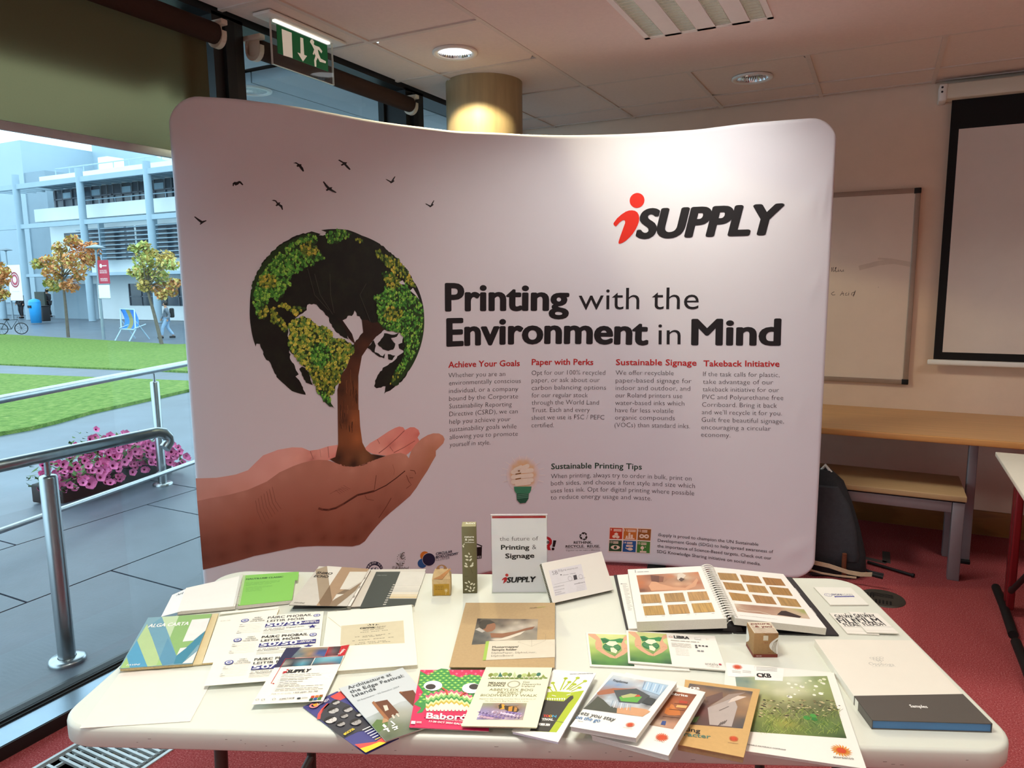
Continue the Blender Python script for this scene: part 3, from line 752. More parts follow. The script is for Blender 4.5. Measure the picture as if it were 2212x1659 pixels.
def blossom():
    m = MB(); n = 15
    pr = []
    for j in range(n):
        a = 2*PI*j/n; r = .036*(1+.10*math.cos(5*a)); pr.append((r*math.cos(a), r*math.sin(a), .012+.004*math.cos(5*a)))
    inner = [(.011*math.cos(2*PI*j/n), .011*math.sin(2*PI*j/n), -.004) for j in range(n)]
    m.add(inner+pr, [(j, (j+1) % n, n+(j+1) % n, n+j) for j in range(n)], M_pet, True)
    m.add([(0, 0, -.03)]+inner, [(0, 1+(j+1) % n, 1+j) for j in range(n)], M_thr)
    return m
rest = MB()
for k in range(260):
    u = random.random(); c = TM @ Vector((u*FL, random.uniform(-.2, .28), mound(u)*random.uniform(.25, 1.05))); q = Vector((-fn.x*.9+random.uniform(-.6, .6)+.6, -fn.y*.9+random.uniform(-.6, .6)-.5, random.uniform(.2, 1.2)))
    X = Matrix.Translation(c) @ q.to_track_quat('Z', 'Y').to_matrix().to_4x4() @ Matrix.Scale(random.uniform(.55, .85), 4); bl_ = blossom()
    o_ = len(rest.v); rest.v += [X @ v for v in bl_.v]; ks = [rest.mi(m) for m in bl_.mats]; rest.f += [tuple(i+o_ for i in f) for f in bl_.f]; rest.m += [ks[i] for i in bl_.m]
tag(rest.build('small_blossoms', t), kind='stuff')
b0 = None
for k in range(96):
    u = random.random(); w = random.uniform(-.2, .28); hh = mound(u)*random.uniform(.3, 1.08); c = Vector((u*FL, w-.02, hh))
    if b0 is None: b0 = blossom().build('blossom'); o = b0
    else: o = b0.copy(); COL.objects.link(o)
    o.parent = t; o.location = (TM @ c)-t.location
    q = Vector((-fn.x*.9+random.uniform(-.5, .5), -fn.y*.9+random.uniform(-.5, .5), random.uniform(.3, 1.2)))
    q += Vector((.6, -.5, 0)); o.rotation_euler = q.to_track_quat('Z', 'Y').to_euler(); s = random.uniform(.7, 1.05); o.scale = (s, s, s)

# ================================================================== outside: the building across the lawn
YC, YWALL = 36.5, 39.2
M_bw = mat('building_white', '#e2e8ea', .7, noise=(.6, .03)); M_bc = mat('building_blue_metal', '#98aebc', .45, noise=(.8, .05))
M_bg = mat('building_grey_panel', '#8699a6', .55, noise=(.4, .06)); M_bwin = mat('building_window', '#3f4650', .15, noise=(.5, .35)); M_bfr = mat('building_window_frame', '#5a5f68', .5, noise=(2, .1))
M_roof = mat('building_roof', '#a2b6c2', .5, noise=(.3, .04))
bd = thing('campus_building', (-52, YWALL, -1.25), 'white three storey building with tall pale blue columns across the lawn', 'building')
W4 = lambda X, Y: aty(*Z4(X, Y), YWALL)
C4 = lambda X, Y: aty(*Z4(X, Y), YC)
def panel(name, a, b, m, d0=0.0, d1=.3, parent=bd):
    x0, x1 = sorted((a.x, b.x)); z0, z1 = sorted((a.z, b.z))
    return MB().box((x0, YWALL-d0, z0), (x1, YWALL+d1, z1), m).build(name, parent)
XR = -20.0
wl = W4(345, 690)
zpar0, zpar1 = W4(800, 735).z, W4(800, 640).z
zw0, zw1 = zpar1, W4(800, 480).z
zm0, zm1 = W4(940, 1030).z, W4(940, 790).z
zg = -1.25
zroof = W4(800, 380).z
mb = MB(); mb.box((wl.x, YWALL, zg), (XR, YWALL+8, zw0), M_bw).box((wl.x, YWALL+.6, zw0), (XR, YWALL+8, zw1), M_bwin); mb.box((wl.x-.3, YWALL-.3, zw1), (XR, YWALL+8, zroof), M_bw)
mb.box((wl.x, YWALL-1.2, zpar0), (XR, YWALL, zpar1), M_bw)
mb.build('wall', bd)
# top floor glazing
for k in range(9):
    xa = wl.x+.3+k*4.0
    f = MB()
    for q in (0, 1.1, 2.4, 3.2): f.box((xa+q, YWALL+.5, zw0), (xa+q+.09, YWALL+.6, zw1), M_bfr)
    f.box((xa, YWALL+.5, zw0+.9), (xa+3.8, YWALL+.58, zw0+1.0), M_bfr)
    p = f.build('window', bd)
    MB().box((xa+1.2, YWALL+.52, zw0+1.0), (xa+2.3, YWALL+.57, zw1-.3), mat('building_blind', '#7f97a6', .4, noise=(.6, .15))).build('pane', p)
# middle floor: louvred windows
lx = W4(612, 800).x
for k in range(4):
    xa = lx+k*6.6
    p = panel('window', Vector((xa, 0, zm0)), Vector((xa+6.3, 0, zm1)), M_bwin, .05, .1)
    f = MB()
    for q in range(8): f.box((xa, YWALL-.9, zm0+(zm1-zm0)*(q+.4)/8), (xa+6.3, YWALL-.55, zm0+(zm1-zm0)*(q+.4)/8+.07), M_bc)
    f.box((xa+3.1, YWALL-.95, zm0-.6), (xa+3.25, YWALL-.5, zm1+.3), M_bc)
    f.build('sun_louvre', p)
sm0, sm1 = W4(470, 930), W4(590, 835); panel('window', sm0, sm1, M_bwin, .05, .1)
# ground floor
gw0, gw1 = W4(940, 1360), W4(1300, 1200)
p = panel('window', gw0, Vector((gw1.x+3, 0, gw1.z)), M_bwin, .05, .1)
f = MB()
for k in range(7): f.box((gw0.x+k*1.5, YWALL-.12, gw0.z), (gw0.x+k*1.5+.08, YWALL-.05, gw1.z), M_bfr)
f.box((gw0.x, YWALL-.12, (gw0.z+gw1.z)/2-.2), (gw1.x+3, YWALL-.05, (gw0.z+gw1.z)/2-.1), M_bfr); f.build('glazing_bar', p)
panel('garage_shutter', W4(400, 1460), W4(690, 1205), M_bg, .04, .1)
panel('door', W4(268, 1450), W4(318, 1262), mat('building_door', '#3a4238', .5, noise=(1, .2)), .05, .1)
# canopy band over the ground floor and beams on the columns
zc = C4(700, 1135).z; MB().box((C4(160, 1100).x, YC-.1, zc-.12), (XR, YWALL, zc+.12), M_bc).build('canopy', bd)
zb1 = C4(400, 778).z; MB().box((-110, YC-.12, zb1-.18), (XR, YC+.12, zb1+.18), M_bc).build('beam', bd)
zb2 = C4(400, 478).z; mb = MB().box((-110, YC-.15, zb2-.2), (XR, YC+.15, zb2+.2), M_bc)
x = -70.0
while x < XR: mb.box((x, YC, zb2-.1), (x+.18, YWALL, zb2+.1), M_bc); x += 1.3
mb.box((C4(150, 0).x, YC, zb2+.12), (XR, YWALL+1, zb2+.2), M_bg)
mb.build('eaves_canopy', bd)
for X, Y, top in ((215, 1460, 420), (665, 1475, 375), (1140, 1480, 325), (28, 1460, 470)):
    a = C4(X, Y); b = C4(X, top)
    MB().lathe([(.28, zg), (.28, C4(a.x and X-80, top).z)], M_bc, 16, Matrix.Translation((a.x, YC, 0))).build('column', bd)
for k in range(3):
    x = C4(1140, 1480).x+(k+1)*6.7; MB().lathe([(.28, zg), (.28, zb2+1.2)], M_bc, 16, Matrix.Translation((x, YC, 0))).build('column', bd)
# roof behind and the tall grey block on the left
ra, rb = W4(180, 170), W4(1200, 330)
tl = aty(*Z4(150, 175), YWALL+3)
mb = MB().box((-110, YWALL+3, zg), (aty(*Z4(330, 500), YWALL+3).x, YWALL+14, aty(*Z4(250, 400), YWALL+3).z), M_bg)
mb.box((-110, YWALL+2.9, 0), (tl.x, YWALL+14, tl.z), M_roof); mb.build('side_block', bd)
h1 = aty(*Z4(150, 185), YWALL+10); h2 = aty(*Z4(1180, 318), YWALL+10)
mb = MB().add([(tl.x, YWALL+10, zroof), (h2.x, YWALL+10, zroof), (h2.x, YWALL+10, h2.z), (tl.x, YWALL+10, h1.z), (tl.x, YWALL+18, zroof), (h2.x, YWALL+18, zroof), (h2.x, YWALL+18, h2.z), (tl.x, YWALL+18, h1.z)], [(0, 1, 2, 3), (5, 4, 7, 6), (3, 2, 6, 7), (1, 5, 6, 2), (4, 0, 3, 7), (4, 5, 1, 0)], M_roof); mb.build('roof', bd)
r0 = aty(*Z4(705, 355), YWALL+2); r1 = aty(*Z4(770, 290), YWALL+2)
MB().box((r0.x, YWALL+2, zroof-.3), (r1.x, YWALL+3.5, r1.z), M_bw).build('roof_vent', bd)
mb = MB().tube([(wl.x, YWALL+1, zroof+.8), (XR, YWALL+1, zroof+.8)], .05, M_bc, 6)
for k in range(16): mb.tube([(wl.x+k*2, YWALL+1, zroof), (wl.x+k*2, YWALL+1, zroof+.8)], .04, M_bc, 6)
mb.build('roof_rail', bd)
mb = MB().tube([(wl.x+7, YWALL-1.2, zpar1+.35), (XR, YWALL-1.2, zpar1+.35)], .045, M_bc, 6)
for k in range(12): mb.tube([(wl.x+7+k*2, YWALL-1.2, zpar1), (wl.x+7+k*2, YWALL-1.2, zpar1+.35)], .03, M_bc, 6)
mb.build('balcony_rail', bd)

# ================================================================== outside: trees
M_bark = mat('grey_bark', '#6b6258', .85, noise=(8, .2))
LEAF = {'o': mat('leaf_orange', '#d0905a', .8, noise=(1.5, .25)), 'y': mat('leaf_ochre', '#cdb468', .8, noise=(1.5, .25)), 'g': mat('leaf_yellow_green', '#b0ba6c', .8, noise=(1.5, .25))}
def tree(base, blobs, label, lean=(0, 0), seed=0):
    rnd = random.Random(seed)
    t = thing('autumn_tree', base, label, 'tree', 'young autumn trees along the plaza')
    top = max(b[0].z for b in blobs); zc = min(b[0].z for b in blobs)
    tr = MB(); T = Vector((base.x+lean[0], base.y+lean[1], zc+.25*(top-zc)))
    tr.tube([base, base.lerp(T, .5)+Vector((.03, 0, 0)), T], [.09, .075, .055], M_bark, 8); tr.build('trunk', t)
    br = MB(); cr = MB()
    for c, r, kinds in blobs:
        br.tube([T.lerp(base, .1*rnd.random()), T.lerp(c, .5)+Vector((0, 0, .1)), c], [.04, .025, .012], M_bark, 6)
        for k in range(int(380*r*r)+60):
            while True:
                q = Vector((rnd.uniform(-1, 1), rnd.uniform(-1, 1), rnd.uniform(-1, 1)))
                if .15 < q.length < 1: break
            p = c+Vector((q.x*r, q.y*r, q.z*r*.75)); s = rnd.uniform(.08, .14)
            R = Matrix.Rotation(rnd.uniform(0, 6.3), 3, 'Z') @ Matrix.Rotation(rnd.uniform(-1.2, 1.2), 3, 'X')
            cr.add([p+R @ Vector(w)*s for w in ((-.6, -.3, 0), (0, -1, .1), (.6, -.3, 0), (.5, .5, .1), (0, 1, 0), (-.5, .5, .1))], [(0, 1, 2, 3, 4, 5)], LEAF[rnd.choice(kinds)])
    br.build('branches', t); cr.build('crown', t); return t
def blobs_at(base, lst): return [(aty(*Z4(X, Y), base.y+dy), r/3.319/1550*base.length*1.0, k) for X, Y, r, k, dy in lst]
b1 = ground(*Z4(490, 1588))
tree(b1, blobs_at(b1, [(520, 900, 50, 'oy', 0), (610, 975, 85, 'o', .3), (430, 945, 45, 'yyo', -.3), (450, 1030, 75, 'oyy', .4), (560, 1050, 85, 'ooy', -.5), (660, 940, 40, 'o', .2), (650, 1040, 50, 'oo', .5), (350, 1050, 55, 'yo', .2), (270, 1065, 40, 'yg', 0), (380, 1130, 60, 'yo', -.4), (560, 1140, 50, 'oy', .3), (400, 1215, 60, 'yg', .2), (500, 1220, 55, 'oo', -.2), (350, 1200, 35, 'yg', .3)]), 'orange and ochre autumn tree left of the red lamp post banner', seed=3)
b2 = ground(*Z4(1160, 1640))
tree(b2, blobs_at(b2, [(970, 950, 40, 'yg', 0), (1035, 940, 45, 'yg', .2), (1020, 1040, 65, 'gy', -.3), (1090, 990, 45, 'gy', .3), (1190, 1020, 60, 'yy', 0), (1120, 1090, 75, 'gy', .4), (1225, 1070, 50, 'yg', -.2), (1030, 1140, 60, 'gy', 0), (1150, 1160, 65, 'yg', .2), (1250, 1200, 40, 'yo', .1), (1040, 1215, 55, 'yy', -.2), (1140, 1240, 60, 'yo', .2), (1220, 1260, 45, 'yo', 0), (960, 1120, 40, 'gy', .3), (1160, 1290, 35, 'yo', -.2)]), 'thin yellow green autumn tree beside the walking person', lean=(-.6, -.15), seed=5)
b3 = ground(*Z4(-40, 1600))
tree(b3, blobs_at(b3, [(20, 1130, 45, 'oy', 0), (-40, 1100, 70, 'oy', .2), (15, 1180, 40, 'o', -.2), (-60, 1200, 70, 'yo', 0), (30, 1280, 35, 'oy', .1), (-30, 1290, 55, 'oy', 0)]), 'orange autumn tree cut off at the left edge', seed=8)

# ================================================================== outside: lamp posts with hanging banners
M_post = mat('lamp_post_grey', '#8c9aa4', .45, .3, noise=(2, .05))
def lamp_post(base, top_z, label): 
    t = thing('lamp_post', base, label, 'lamp post', 'plaza lamp posts')
    MB().tube([base, (base.x, base.y, top_z)], [.085, .05], M_post, 10).build('post', t)
    m = MB().lathe([(.05, top_z-.05), (.12, top_z+.02), (.5, top_z+.06), (.42, top_z+.12), (.1, top_z+.22), (0, top_z+.24)], M_post, 20, Matrix.Translation((base.x, base.y, 0))); m.build('lamp_head', t)
    return t
p1 = ground(*Z4(745, 1605)); yl = p1.y
t = lamp_post(p1, aty(*Z4(715, 955), yl).z, 'lamp post carrying the red banner between the autumn trees')
h = lambda X, Y: aty(*Z4(X, Y), yl)
def hung(name, quad, label, art):
    q = [Vector(p) for p in quad]; xa = (q[0].x+q[3].x)/2; xb = (q[1].x+q[2].x)/2; za = (q[0].z+q[1].z)/2; zb = (q[2].z+q[3].z)/2; y = q[0].y-.11
    t = thing(name, ((xa+xb)/2, y, za), label, 'banner')
    mb = MB().box((xa, y-.012, za), (xb, y+.012, zb), art[0])
    A = Art(lambda u, v, hh: Vector((xa+u, y-.012-hh, za+v)), xb-xa, zb-za, step=.003); art[1](A); A.emit(mb); mb.build('cloth', t)
    [MB().tube([(xa-.1, y, z), (xb, y, z)], .02, M_post, 6).build('rod', t) for z in ((zb, za) if zb-za > 1.5 else (za,))]; return t
wht = ink('f2f5f6')
def red_art(A):
    A.disc(.3, .76, .12, wht, 16); A.rect(.45, .74, .85, .78, wht, True)
    for v in (.56, .50, .45, .22, .17, .12): A.micro(.16, .84, v, .035, wht, 3)
    A.k += 1
hung('street_banner', [h(722, 1205), h(797, 1205), h(795, 1035), h(718, 1035)], 'crimson banner with white emblem on the lamp post', (ink('b5213f'), red_art))
hung('street_banner', [h(726, 1310), h(804, 1310), h(800, 1213), h(722, 1213)], 'small white panel under the crimson banner on the lamp post', (ink('eef2f4'), lambda A: A.micro(.1, .9, .06, .03, ink('8a9aa5'), 2)))
p2 = ground(*Z4(95, 1460))
t = lamp_post(p2, aty(*Z4(45, 970), p2.y).z, 'lamp post behind the white banner with the red ring')
h2_ = lambda X, Y: aty(*Z4(X, Y), p2.y)
def ring_art(A):
    A.ring(.5, .58, .36, .07, ink('9c2338')); A.disc(.5, .58, .26, ink('b8485a'), 20); A.disc(.5, .585, .15, ink('f2dfe2'), 14); A.micro(.2, .8, .25, .02, ink('c9a6ad'), 4)
hung('street_banner', [h2_(82, 1325), h2_(172, 1325), h2_(155, 1068), h2_(66, 1068)], 'tall white banner with a red ring emblem at the left', (ink('f3f6f7'), ring_art))

# ================================================================== outside: deckchair, bins, bicycle, people
dk = ground(*Z4(925, 1610)); hd = lambda X, Y, dy=0: aty(*Z4(X, Y), dk.y+dy)
t = thing('giant_deckchair', dk, 'oversized blue and olive striped deckchair on the plaza', 'deckchair')
a, b, c, d_ = hd(870, 1530, -.35), hd(972, 1535, -.35), hd(963, 1390, .35), hd(862, 1385, .35)
mb = MB(); stripes = ['2f7fd6', '2f7fd6', '83824f', '2a6fc4', '3a8ae0']; cuts = [0, .12, .34, .62, .88, 1]
for k, s_ in enumerate(stripes):
    n = 6
    for j in range(n):
        f0, f1 = j/n, (j+1)/n
        P = lambda u, v: a.lerp(b, u).lerp(d_.lerp(c, u), v)+Vector((0, .22*math.sin(PI*v), -.12*math.sin(PI*v)))
        mb.add([P(cuts[k], f0), P(cuts[k+1], f0), P(cuts[k+1], f1), P(cuts[k], f1)], [(0, 1, 2, 3)], ink(s_))
mb.build('sling', t)
mb = MB()
fr = mat('deckchair_frame', '#a9c2d4', .5, noise=(2, .08))
for p, q in ((d_, a), (c, b)):
    mb.tube([p, q, Vector((q.x, dk.y-.75, dk.z+.03))], .035, fr, 8); mb.tube([p.lerp(q, .55), Vector((p.lerp(q, .55).x, dk.y+.7, dk.z+.03))], .035, fr, 8)
    mb.tube([q+Vector((0, -.1, .05)), q+Vector((0, .6, .25))], .03, fr, 8)
mb.tube([d_, c], .035, fr, 8).tube([a, b], .035, fr, 8); mb.build('frame', t)
M_bin = mat('bin_blue', '#2f9fe0', .4, noise=(3, .06)); M_bink = mat('bin_black', '#26282b', .5, noise=(3, .1))
q = ground(*Z4(262, 1490)); sc = q.length/1550/3.319
t = thing('litter_bin', q, 'bright blue litter bin near the standing pair', 'bin')
mb = MB().lathe([(.0, .05), (.36, .05), (.42, 1.55), (.40, 1.62)], M_bin, 20, Matrix.Translation(q)).lathe([(.42, 1.62), (.36, 1.8), (.1, 1.9), (0, 1.9)], M_bin, 20, Matrix.Translation(q)); mb.build('drum', t)
MB().box((q.x-.2, q.y-.43, q.z+1.2), (q.x+.2, q.y-.36, q.z+1.4), M_black).build('slot', t)
q = ground(*Z4(322, 1482))
t = thing('wheeled_bin', q, 'black wheeled bin right of the blue litter bin', 'bin')
MB().rbox((q.x-.33, q.y-.3, q.z+.1), (q.x+.33, q.y+.3, q.z+1.25), M_bink, .05).build('body', t); MB().rbox((q.x-.36, q.y-.34, q.z+1.25), (q.x+.36, q.y+.34, q.z+1.33), M_bink, .03).build('lid', t)
q = ground(*Z4(86, 1568)); t = thing('bicycle', q, 'bicycle parked on the plaza at the far left', 'bicycle')
bl = mat('bicycle_paint', '#46505a', .4, .4, noise=(5, .1))
dirv = Vector((.55, .83, 0))
for k in (-.5, .5):
    m = MB(); c = q+dirv*k+Vector((0, 0, .34)); pts = [c+(dirv*math.cos(x)+Vector((0, 0, 1))*math.sin(x))*.33 for x in [2*PI*i/20 for i in range(21)]]
    m.tube(pts, .025, M_black, 6); 
    for i in range(0, 20, 2): m.tube([c, pts[i]], .006, bl, 4)
    m.build('wheel', t)
bb = q+Vector((0, 0, .32)); st = q-dirv*.2+Vector((0, 0, .85)); hd_ = q+dirv*.36+Vector((0, 0, .9))
MB().tube([q-dirv*.5+Vector((0, 0, .34)), bb, hd_, q+dirv*.5+Vector((0, 0, .34))], .025, bl, 6).tube([bb, st, hd_], .025, bl, 6).tube([q-dirv*.5+Vector((0, 0, .34)), st], .02, bl, 6).build('frame', t)
MB().rbox(tuple(st-Vector((.12, .12, -.02))), tuple(st+Vector((.12, .12, .1))), M_black, .03).build('saddle', t)
MB().tube([hd_-Vector((.25, -.15, -.12)), hd_+Vector((0, 0, .1)), hd_+Vector((.25, -.15, .12))], .02, M_black, 6).build('handlebar', t)

def skinned(name, chains, m, par):
    """one continuous limb-and-body surface grown around joints; chains share their first joint"""
    me = bpy.data.meshes.new(name); bm = bmesh.new(); lay = bm.verts.layers.skin.verify(); known = []
    def get(p, r):
        for q, v in known:
            if (q-p).length < 1e-4: return v
        v = bm.verts.new(p); v[lay].radius = (r, r); known.append((p.copy(), v)); return v
    first = True
    for ch in chains:
        prev = None
        for p, r in ch:
            v = get(Vector(p), r)
            if first: v[lay].use_root = True; first = False
            if prev is not None and prev is not v: bm.edges.new((prev, v))
            prev = v
    bm.to_mesh(me); bm.free(); o = bpy.data.objects.new(name, me); COL.objects.link(o); o.parent = par
    k = o.modifiers.new('skin', 'SKIN'); k.use_smooth_shade = True; s = o.modifiers.new('sub', 'SUBSURF'); s.levels = 2; s.render_levels = 2
    me.materials.append(m); return o
SKIN = mat('skin', '#b98a70', .6, noise=(10, .06)); HAIR = mat('dark_hair', '#2a211d', .7, noise=(30, .15))
def person(pos, face, label, stride, top, legs, shoes, pack=None, arms=0.15, height=1.0):
    t = thing('person', pos, label, 'person', None, face)    # faces local -Y
    t.scale = (height, height, height); s = stride
    hipL, hipR = (.09, 0, .92), (-.09, 0, .92)
    fL, fR = (.09, -s, .09), (-.09, s, .10)
    kL, kR = (.1, -s*.62-.05, .5), (-.1, s*.35-.07, .5)
    P0 = (0, 0, .96)
    body = [[(P0, .13), ((0, 0, 1.2), .125), ((0, .01, 1.4), .13), ((0, .0, 1.5), .06), ((0, -.02, 1.56), .055), ((0, -.03, 1.64), .088), ((0, -.02, 1.72), .08)],
            [((0, .01, 1.4), .13), ((.19, .01, 1.41), .06), ((.23, arms, 1.14), .045), ((.22, arms-.1, .9), .035), ((.22, arms-.13, .82), .038)],
            [((0, .01, 1.4), .13), ((-.19, .01, 1.41), .06), ((-.23, -arms+.03, 1.14), .045), ((-.22, -arms-.1, .92), .035), ((-.22, -arms-.13, .84), .038)],
            [(P0, .13), (hipL, .1), (kL, .065), (fL, .045)], [(P0, .13), (hipR, .1), (kR, .065), (fR, .045)]]
    skinned('body', body, SKIN, t)
    skinned('jacket', [[((0, 0, .92), .17), ((0, 0, 1.2), .165), ((0, .01, 1.41), .16), ((0, .0, 1.5), .085)], [((0, .01, 1.41), .16), ((.19, .01, 1.41), .085), ((.23, arms, 1.14), .068), ((.22, arms-.1, .91), .052)], [((0, .01, 1.41), .16), ((-.19, .01, 1.41), .085), ((-.23, -arms+.03, 1.14), .068), ((-.22, -arms-.1, .93), .052)]], top, t)
    skinned('trousers', [[((0, 0, .95), .15), (hipL, .115), (kL, .083), ((fL[0], fL[1], .13), .068)], [((0, 0, .95), .15), (hipR, .115), (kR, .083), ((fR[0], fR[1], .14), .068)]], legs, t)
    for f in (fL, fR):
        m = MB().rbox((f[0]-.05, f[1]-.2, .0), (f[0]+.05, f[1]+.08, .1), shoes, .035, 3); o = m.build('shoe'); o.parent = t
    m = MB().ball((0, -.005, 1.70), .112, HAIR, 2, 0, (1, 1.05, 1.05)); 
    m.v = [v if v.y > -.07 or v.z > 1.72 else Vector((v.x, -.06, v.z)) for v in m.v]; o = m.build('hair'); o.parent = t
    m = MB().ball((0, -.125, 1.635), .018, SKIN, 1)
    for sx_ in (-.035, .035): m.ball((sx_, -.108, 1.66), .012, M_black, 1)
    m.box((-.025, -.116, 1.595), (.025, -.108, 1.603), mat('lips', '#8c4a44', .6, noise=(10, .05))); o = m.build('face'); o.parent = t
    if pack:
        m = MB().rbox((-.17, .15, 1.0), (.17, .36, 1.46), pack, .06, 3); o = m.build('backpack'); o.parent = t
    return t
pw = ground(*Z4(1205, 1595)); S_ = lambda h: h
person(pw, -.65, 'person in dark top and pale jeans walking with a black backpack', .26, mat('top_patterned', '#6f7884', .8, noise=(8, .5)), mat('pale_jeans', '#93b0cc', .8, noise=(6, .1)), M_black, M_black, .14, 1.1)
p2_ = ground(*Z4(160, 1452))
dkj = mat('black_coat', '#2b2e33', .8, noise=(5, .15))
person(p2_, .3, 'person in a dark coat standing left of the pair under the white banner', .05, dkj, dkj, M_black, None, .05, 1.4)
p3_ = ground(*Z4(198, 1450))
p3_ = p3_+Vector((.6, 1.6, 0))
person(p3_, -1.2, 'person in a dark coat standing right of the pair under the white banner', .05, mat('charcoal_coat', '#303338', .8, noise=(5, .15)), dkj, M_black, None, .05, 1.45)
# ================================================================== the curved fabric display wall
_A, _B = Vector((-2.42, 1.99)), Vector((-.335, 3.88)); _L = (_B-_A).length; _t = (_B-_A)/_L; _n = Vector((-_t.y, _t.x))
BC = []; BS = [0.0]
for i in range(901):
    t_ = -.12+(_L+.24)*i/900; o_ = t_*(_L-t_)*(.279765+.062779*(t_-_L/2)-.082751*(t_-_L/2)**2)
    BC.append(_A+_t*t_+_n*o_)
    if i: BS.append(BS[-1]+(BC[i]-BC[i-1]).length)
BU0, BW = .064, 3.236
def bplan(u):
    s = min(max(u+BU0, 0), BS[-1]-1e-6); lo = int(s/BS[-1]*900)
    lo = min(max(lo, 0), 899)
    while BS[lo] > s: lo -= 1
    while BS[lo+1] < s: lo += 1
    k = (s-BS[lo])/(BS[lo+1]-BS[lo]); a, b = max(lo-3, 0), min(lo+4, 900)
    d = (BC[b]-BC[a]).normalized()
    return BC[lo].lerp(BC[lo+1], k), Vector((d.y, -d.x))       # normal to the concave, front side
def bhit(px, py):
    d = ray(px, py); prev = None; best = None
    for i in range(901):
        c = BC[i].x*d.y-BC[i].y*d.x
        if prev is not None and prev*c <= 0: best = (i-1, prev/(prev-c) if prev != c else 0)
        prev = c
    i, k = best; P = BC[i].lerp(BC[i+1], k)
    return (BS[i]+(BS[i+1]-BS[i])*k-BU0, EYE+d.z*P.length/math.hypot(d.x, d.y))
ZT = [(0, 2.308), (.116, 2.311), (.28, 2.317), (.52, 2.320), (.85, 2.316), (1.26, 2.322), (1.62, 2.335), (2.16, 2.337), (2.52, 2.339), (2.88, 2.354), (3.1, 2.356), (3.24, 2.354)]
def ztop(u):
    for (a, za), (b, zb) in zip(ZT[:-1], ZT[1:]):
        if u <= b:
            k = (u-a)/(b-a); k = k*k*(3-2*k); return za+(zb-za)*k
    return ZT[-1][1]
def rnd_end(u, r):
    d = min(u, BW-u)
    return 0.0 if d >= r else r-math.sqrt(max(0, r*r-(r-max(0, d))**2))
FOLDS = [((.05, 2.20), (.30, 2.245), .012, .004), ((.80, 2.235), (1.16, 2.275), .014, .005), ((.72, 2.20), (1.15, 2.235), .018, .004), ((2.82, 2.31), (3.1, 2.335), .012, .004),
         ((3.13, 1.88), (3.17, 2.05), .010, .006), ((3.18, 1.86), (3.205, 2.08), .008, .005), ((3.09, 1.92), (3.12, 2.02), .008, .004), ((3.08, .16), (3.2, .22), .010, .006), ((3.06, .11), (3.17, .155), .008, .004), ((3.14, 1.50), (3.19, 1.60), .010, .003), ((3.11, .85), (3.13, .97), .010, .003)]
def fold(u, z):
    h = 0
    for (a, b), (c, d), w, am in FOLDS:
        ex, ez = c-a, d-b; L2 = ex*ex+ez*ez; k = ((u-a)*ex+(z-b)*ez)/L2; kk = min(1, max(0, k))
        r2 = (u-a-ex*kk)**2+(z-b-ez*kk)**2; h += am*math.exp(-r2/(2*w*w))*math.sin(PI*min(1, max(0, .15+.7*kk)))
    return h
def BF(u, z, h):
    p, n = bplan(u); return Vector((p.x+n.x*h, p.y+n.y*h, z))
BAN = thing('display_banner', (*bplan(BW/2)[0], 0), 'wide curved white fabric display wall printed with a tree globe in cupped hands', 'banner')
M_fab = mat('stretch_fabric', '#e2e2e8', .75, noise=(2.0, .012), bump=(900, .05, .001), spec=.2)
RIM = .015
us = [0, .002, .005, .009, .014, .02, .03, .045, .06, .08, .10]+[.12+.018*k for k in range(int((BW-.24)/.018)+1)]+[BW-q for q in (.10, .08, .06, .045, .03, .02, .014, .009, .005, .002, 0)]
ws = [0, .0012, .003, .006, .01]+[.016+.0135*k for k in range(72)]+[.99, .994, .997, .9988, 1]
V = []; nU, nW = len(us), len(ws)
for side in (0, 1):
    for u in us:
        zt = ztop(u)-rnd_end(u, .12); zb = .0145+rnd_end(u, .12 if u > BW/2 else .05)
        for w in ws:
            z = zb+(zt-zb)*w; d = min(u, BW-u, zt-z, z-zb); d = max(0, d)
            cur = RIM-math.sqrt(max(0, RIM*RIM-(RIM-min(d, RIM))**2))
            h = (-cur+fold(u, z) if d > 0 else -RIM) if side == 0 else -2*RIM+cur
            V.append(BF(u, z, h))
F_ = []
q = lambda s, i, j: s*nU*nW+i*nW+j
for i in range(nU-1):
    for j in range(nW-1):
        F_.append((q(0, i, j), q(0, i+1, j), q(0, i+1, j+1), q(0, i, j+1))); F_.append((q(1, i, j), q(1, i, j+1), q(1, i+1, j+1), q(1, i+1, j)))
bm = bmesh.new(); vv = [bm.verts.new(p) for p in V]
for f in F_:
    g = []
    for k in f:
        if not g or g[-1] is not vv[k]: g.append(vv[k])
    try: bm.faces.new(g)
    except ValueError: pass
bmesh.ops.remove_doubles(bm, verts=bm.verts[:], dist=.0002)
FABRIC = MB().bm(bm, M_fab, None, True).build('fabric', BAN)
for uf in (.75, 2.42):
    p, n = bplan(uf); tdir = Vector((-n.y, n.x))
    R = Matrix.Translation((p.x-n.x*.03, p.y-n.y*.03, 0)) @ Matrix(((tdir.x, n.x, 0, 0), (tdir.y, n.y, 0, 0), (0, 0, 1, 0), (0, 0, 0, 1)))
    z0 = .0055 if uf < 1 else 0
    MB().rbox((-.05, -.2, z0), (.05, .2, z0+.0075), M_black, .003, 2, R).build('foot', BAN)
inkK = ink('19171b'); inkR = ink('c4201f'); inkT = ink('2c282c'); inkW = ink('e4e4ea'); inkG = ink('1d4634')
def BArt(): return Art(BF, 1, 1, bhit, .035, .00025, .0006)
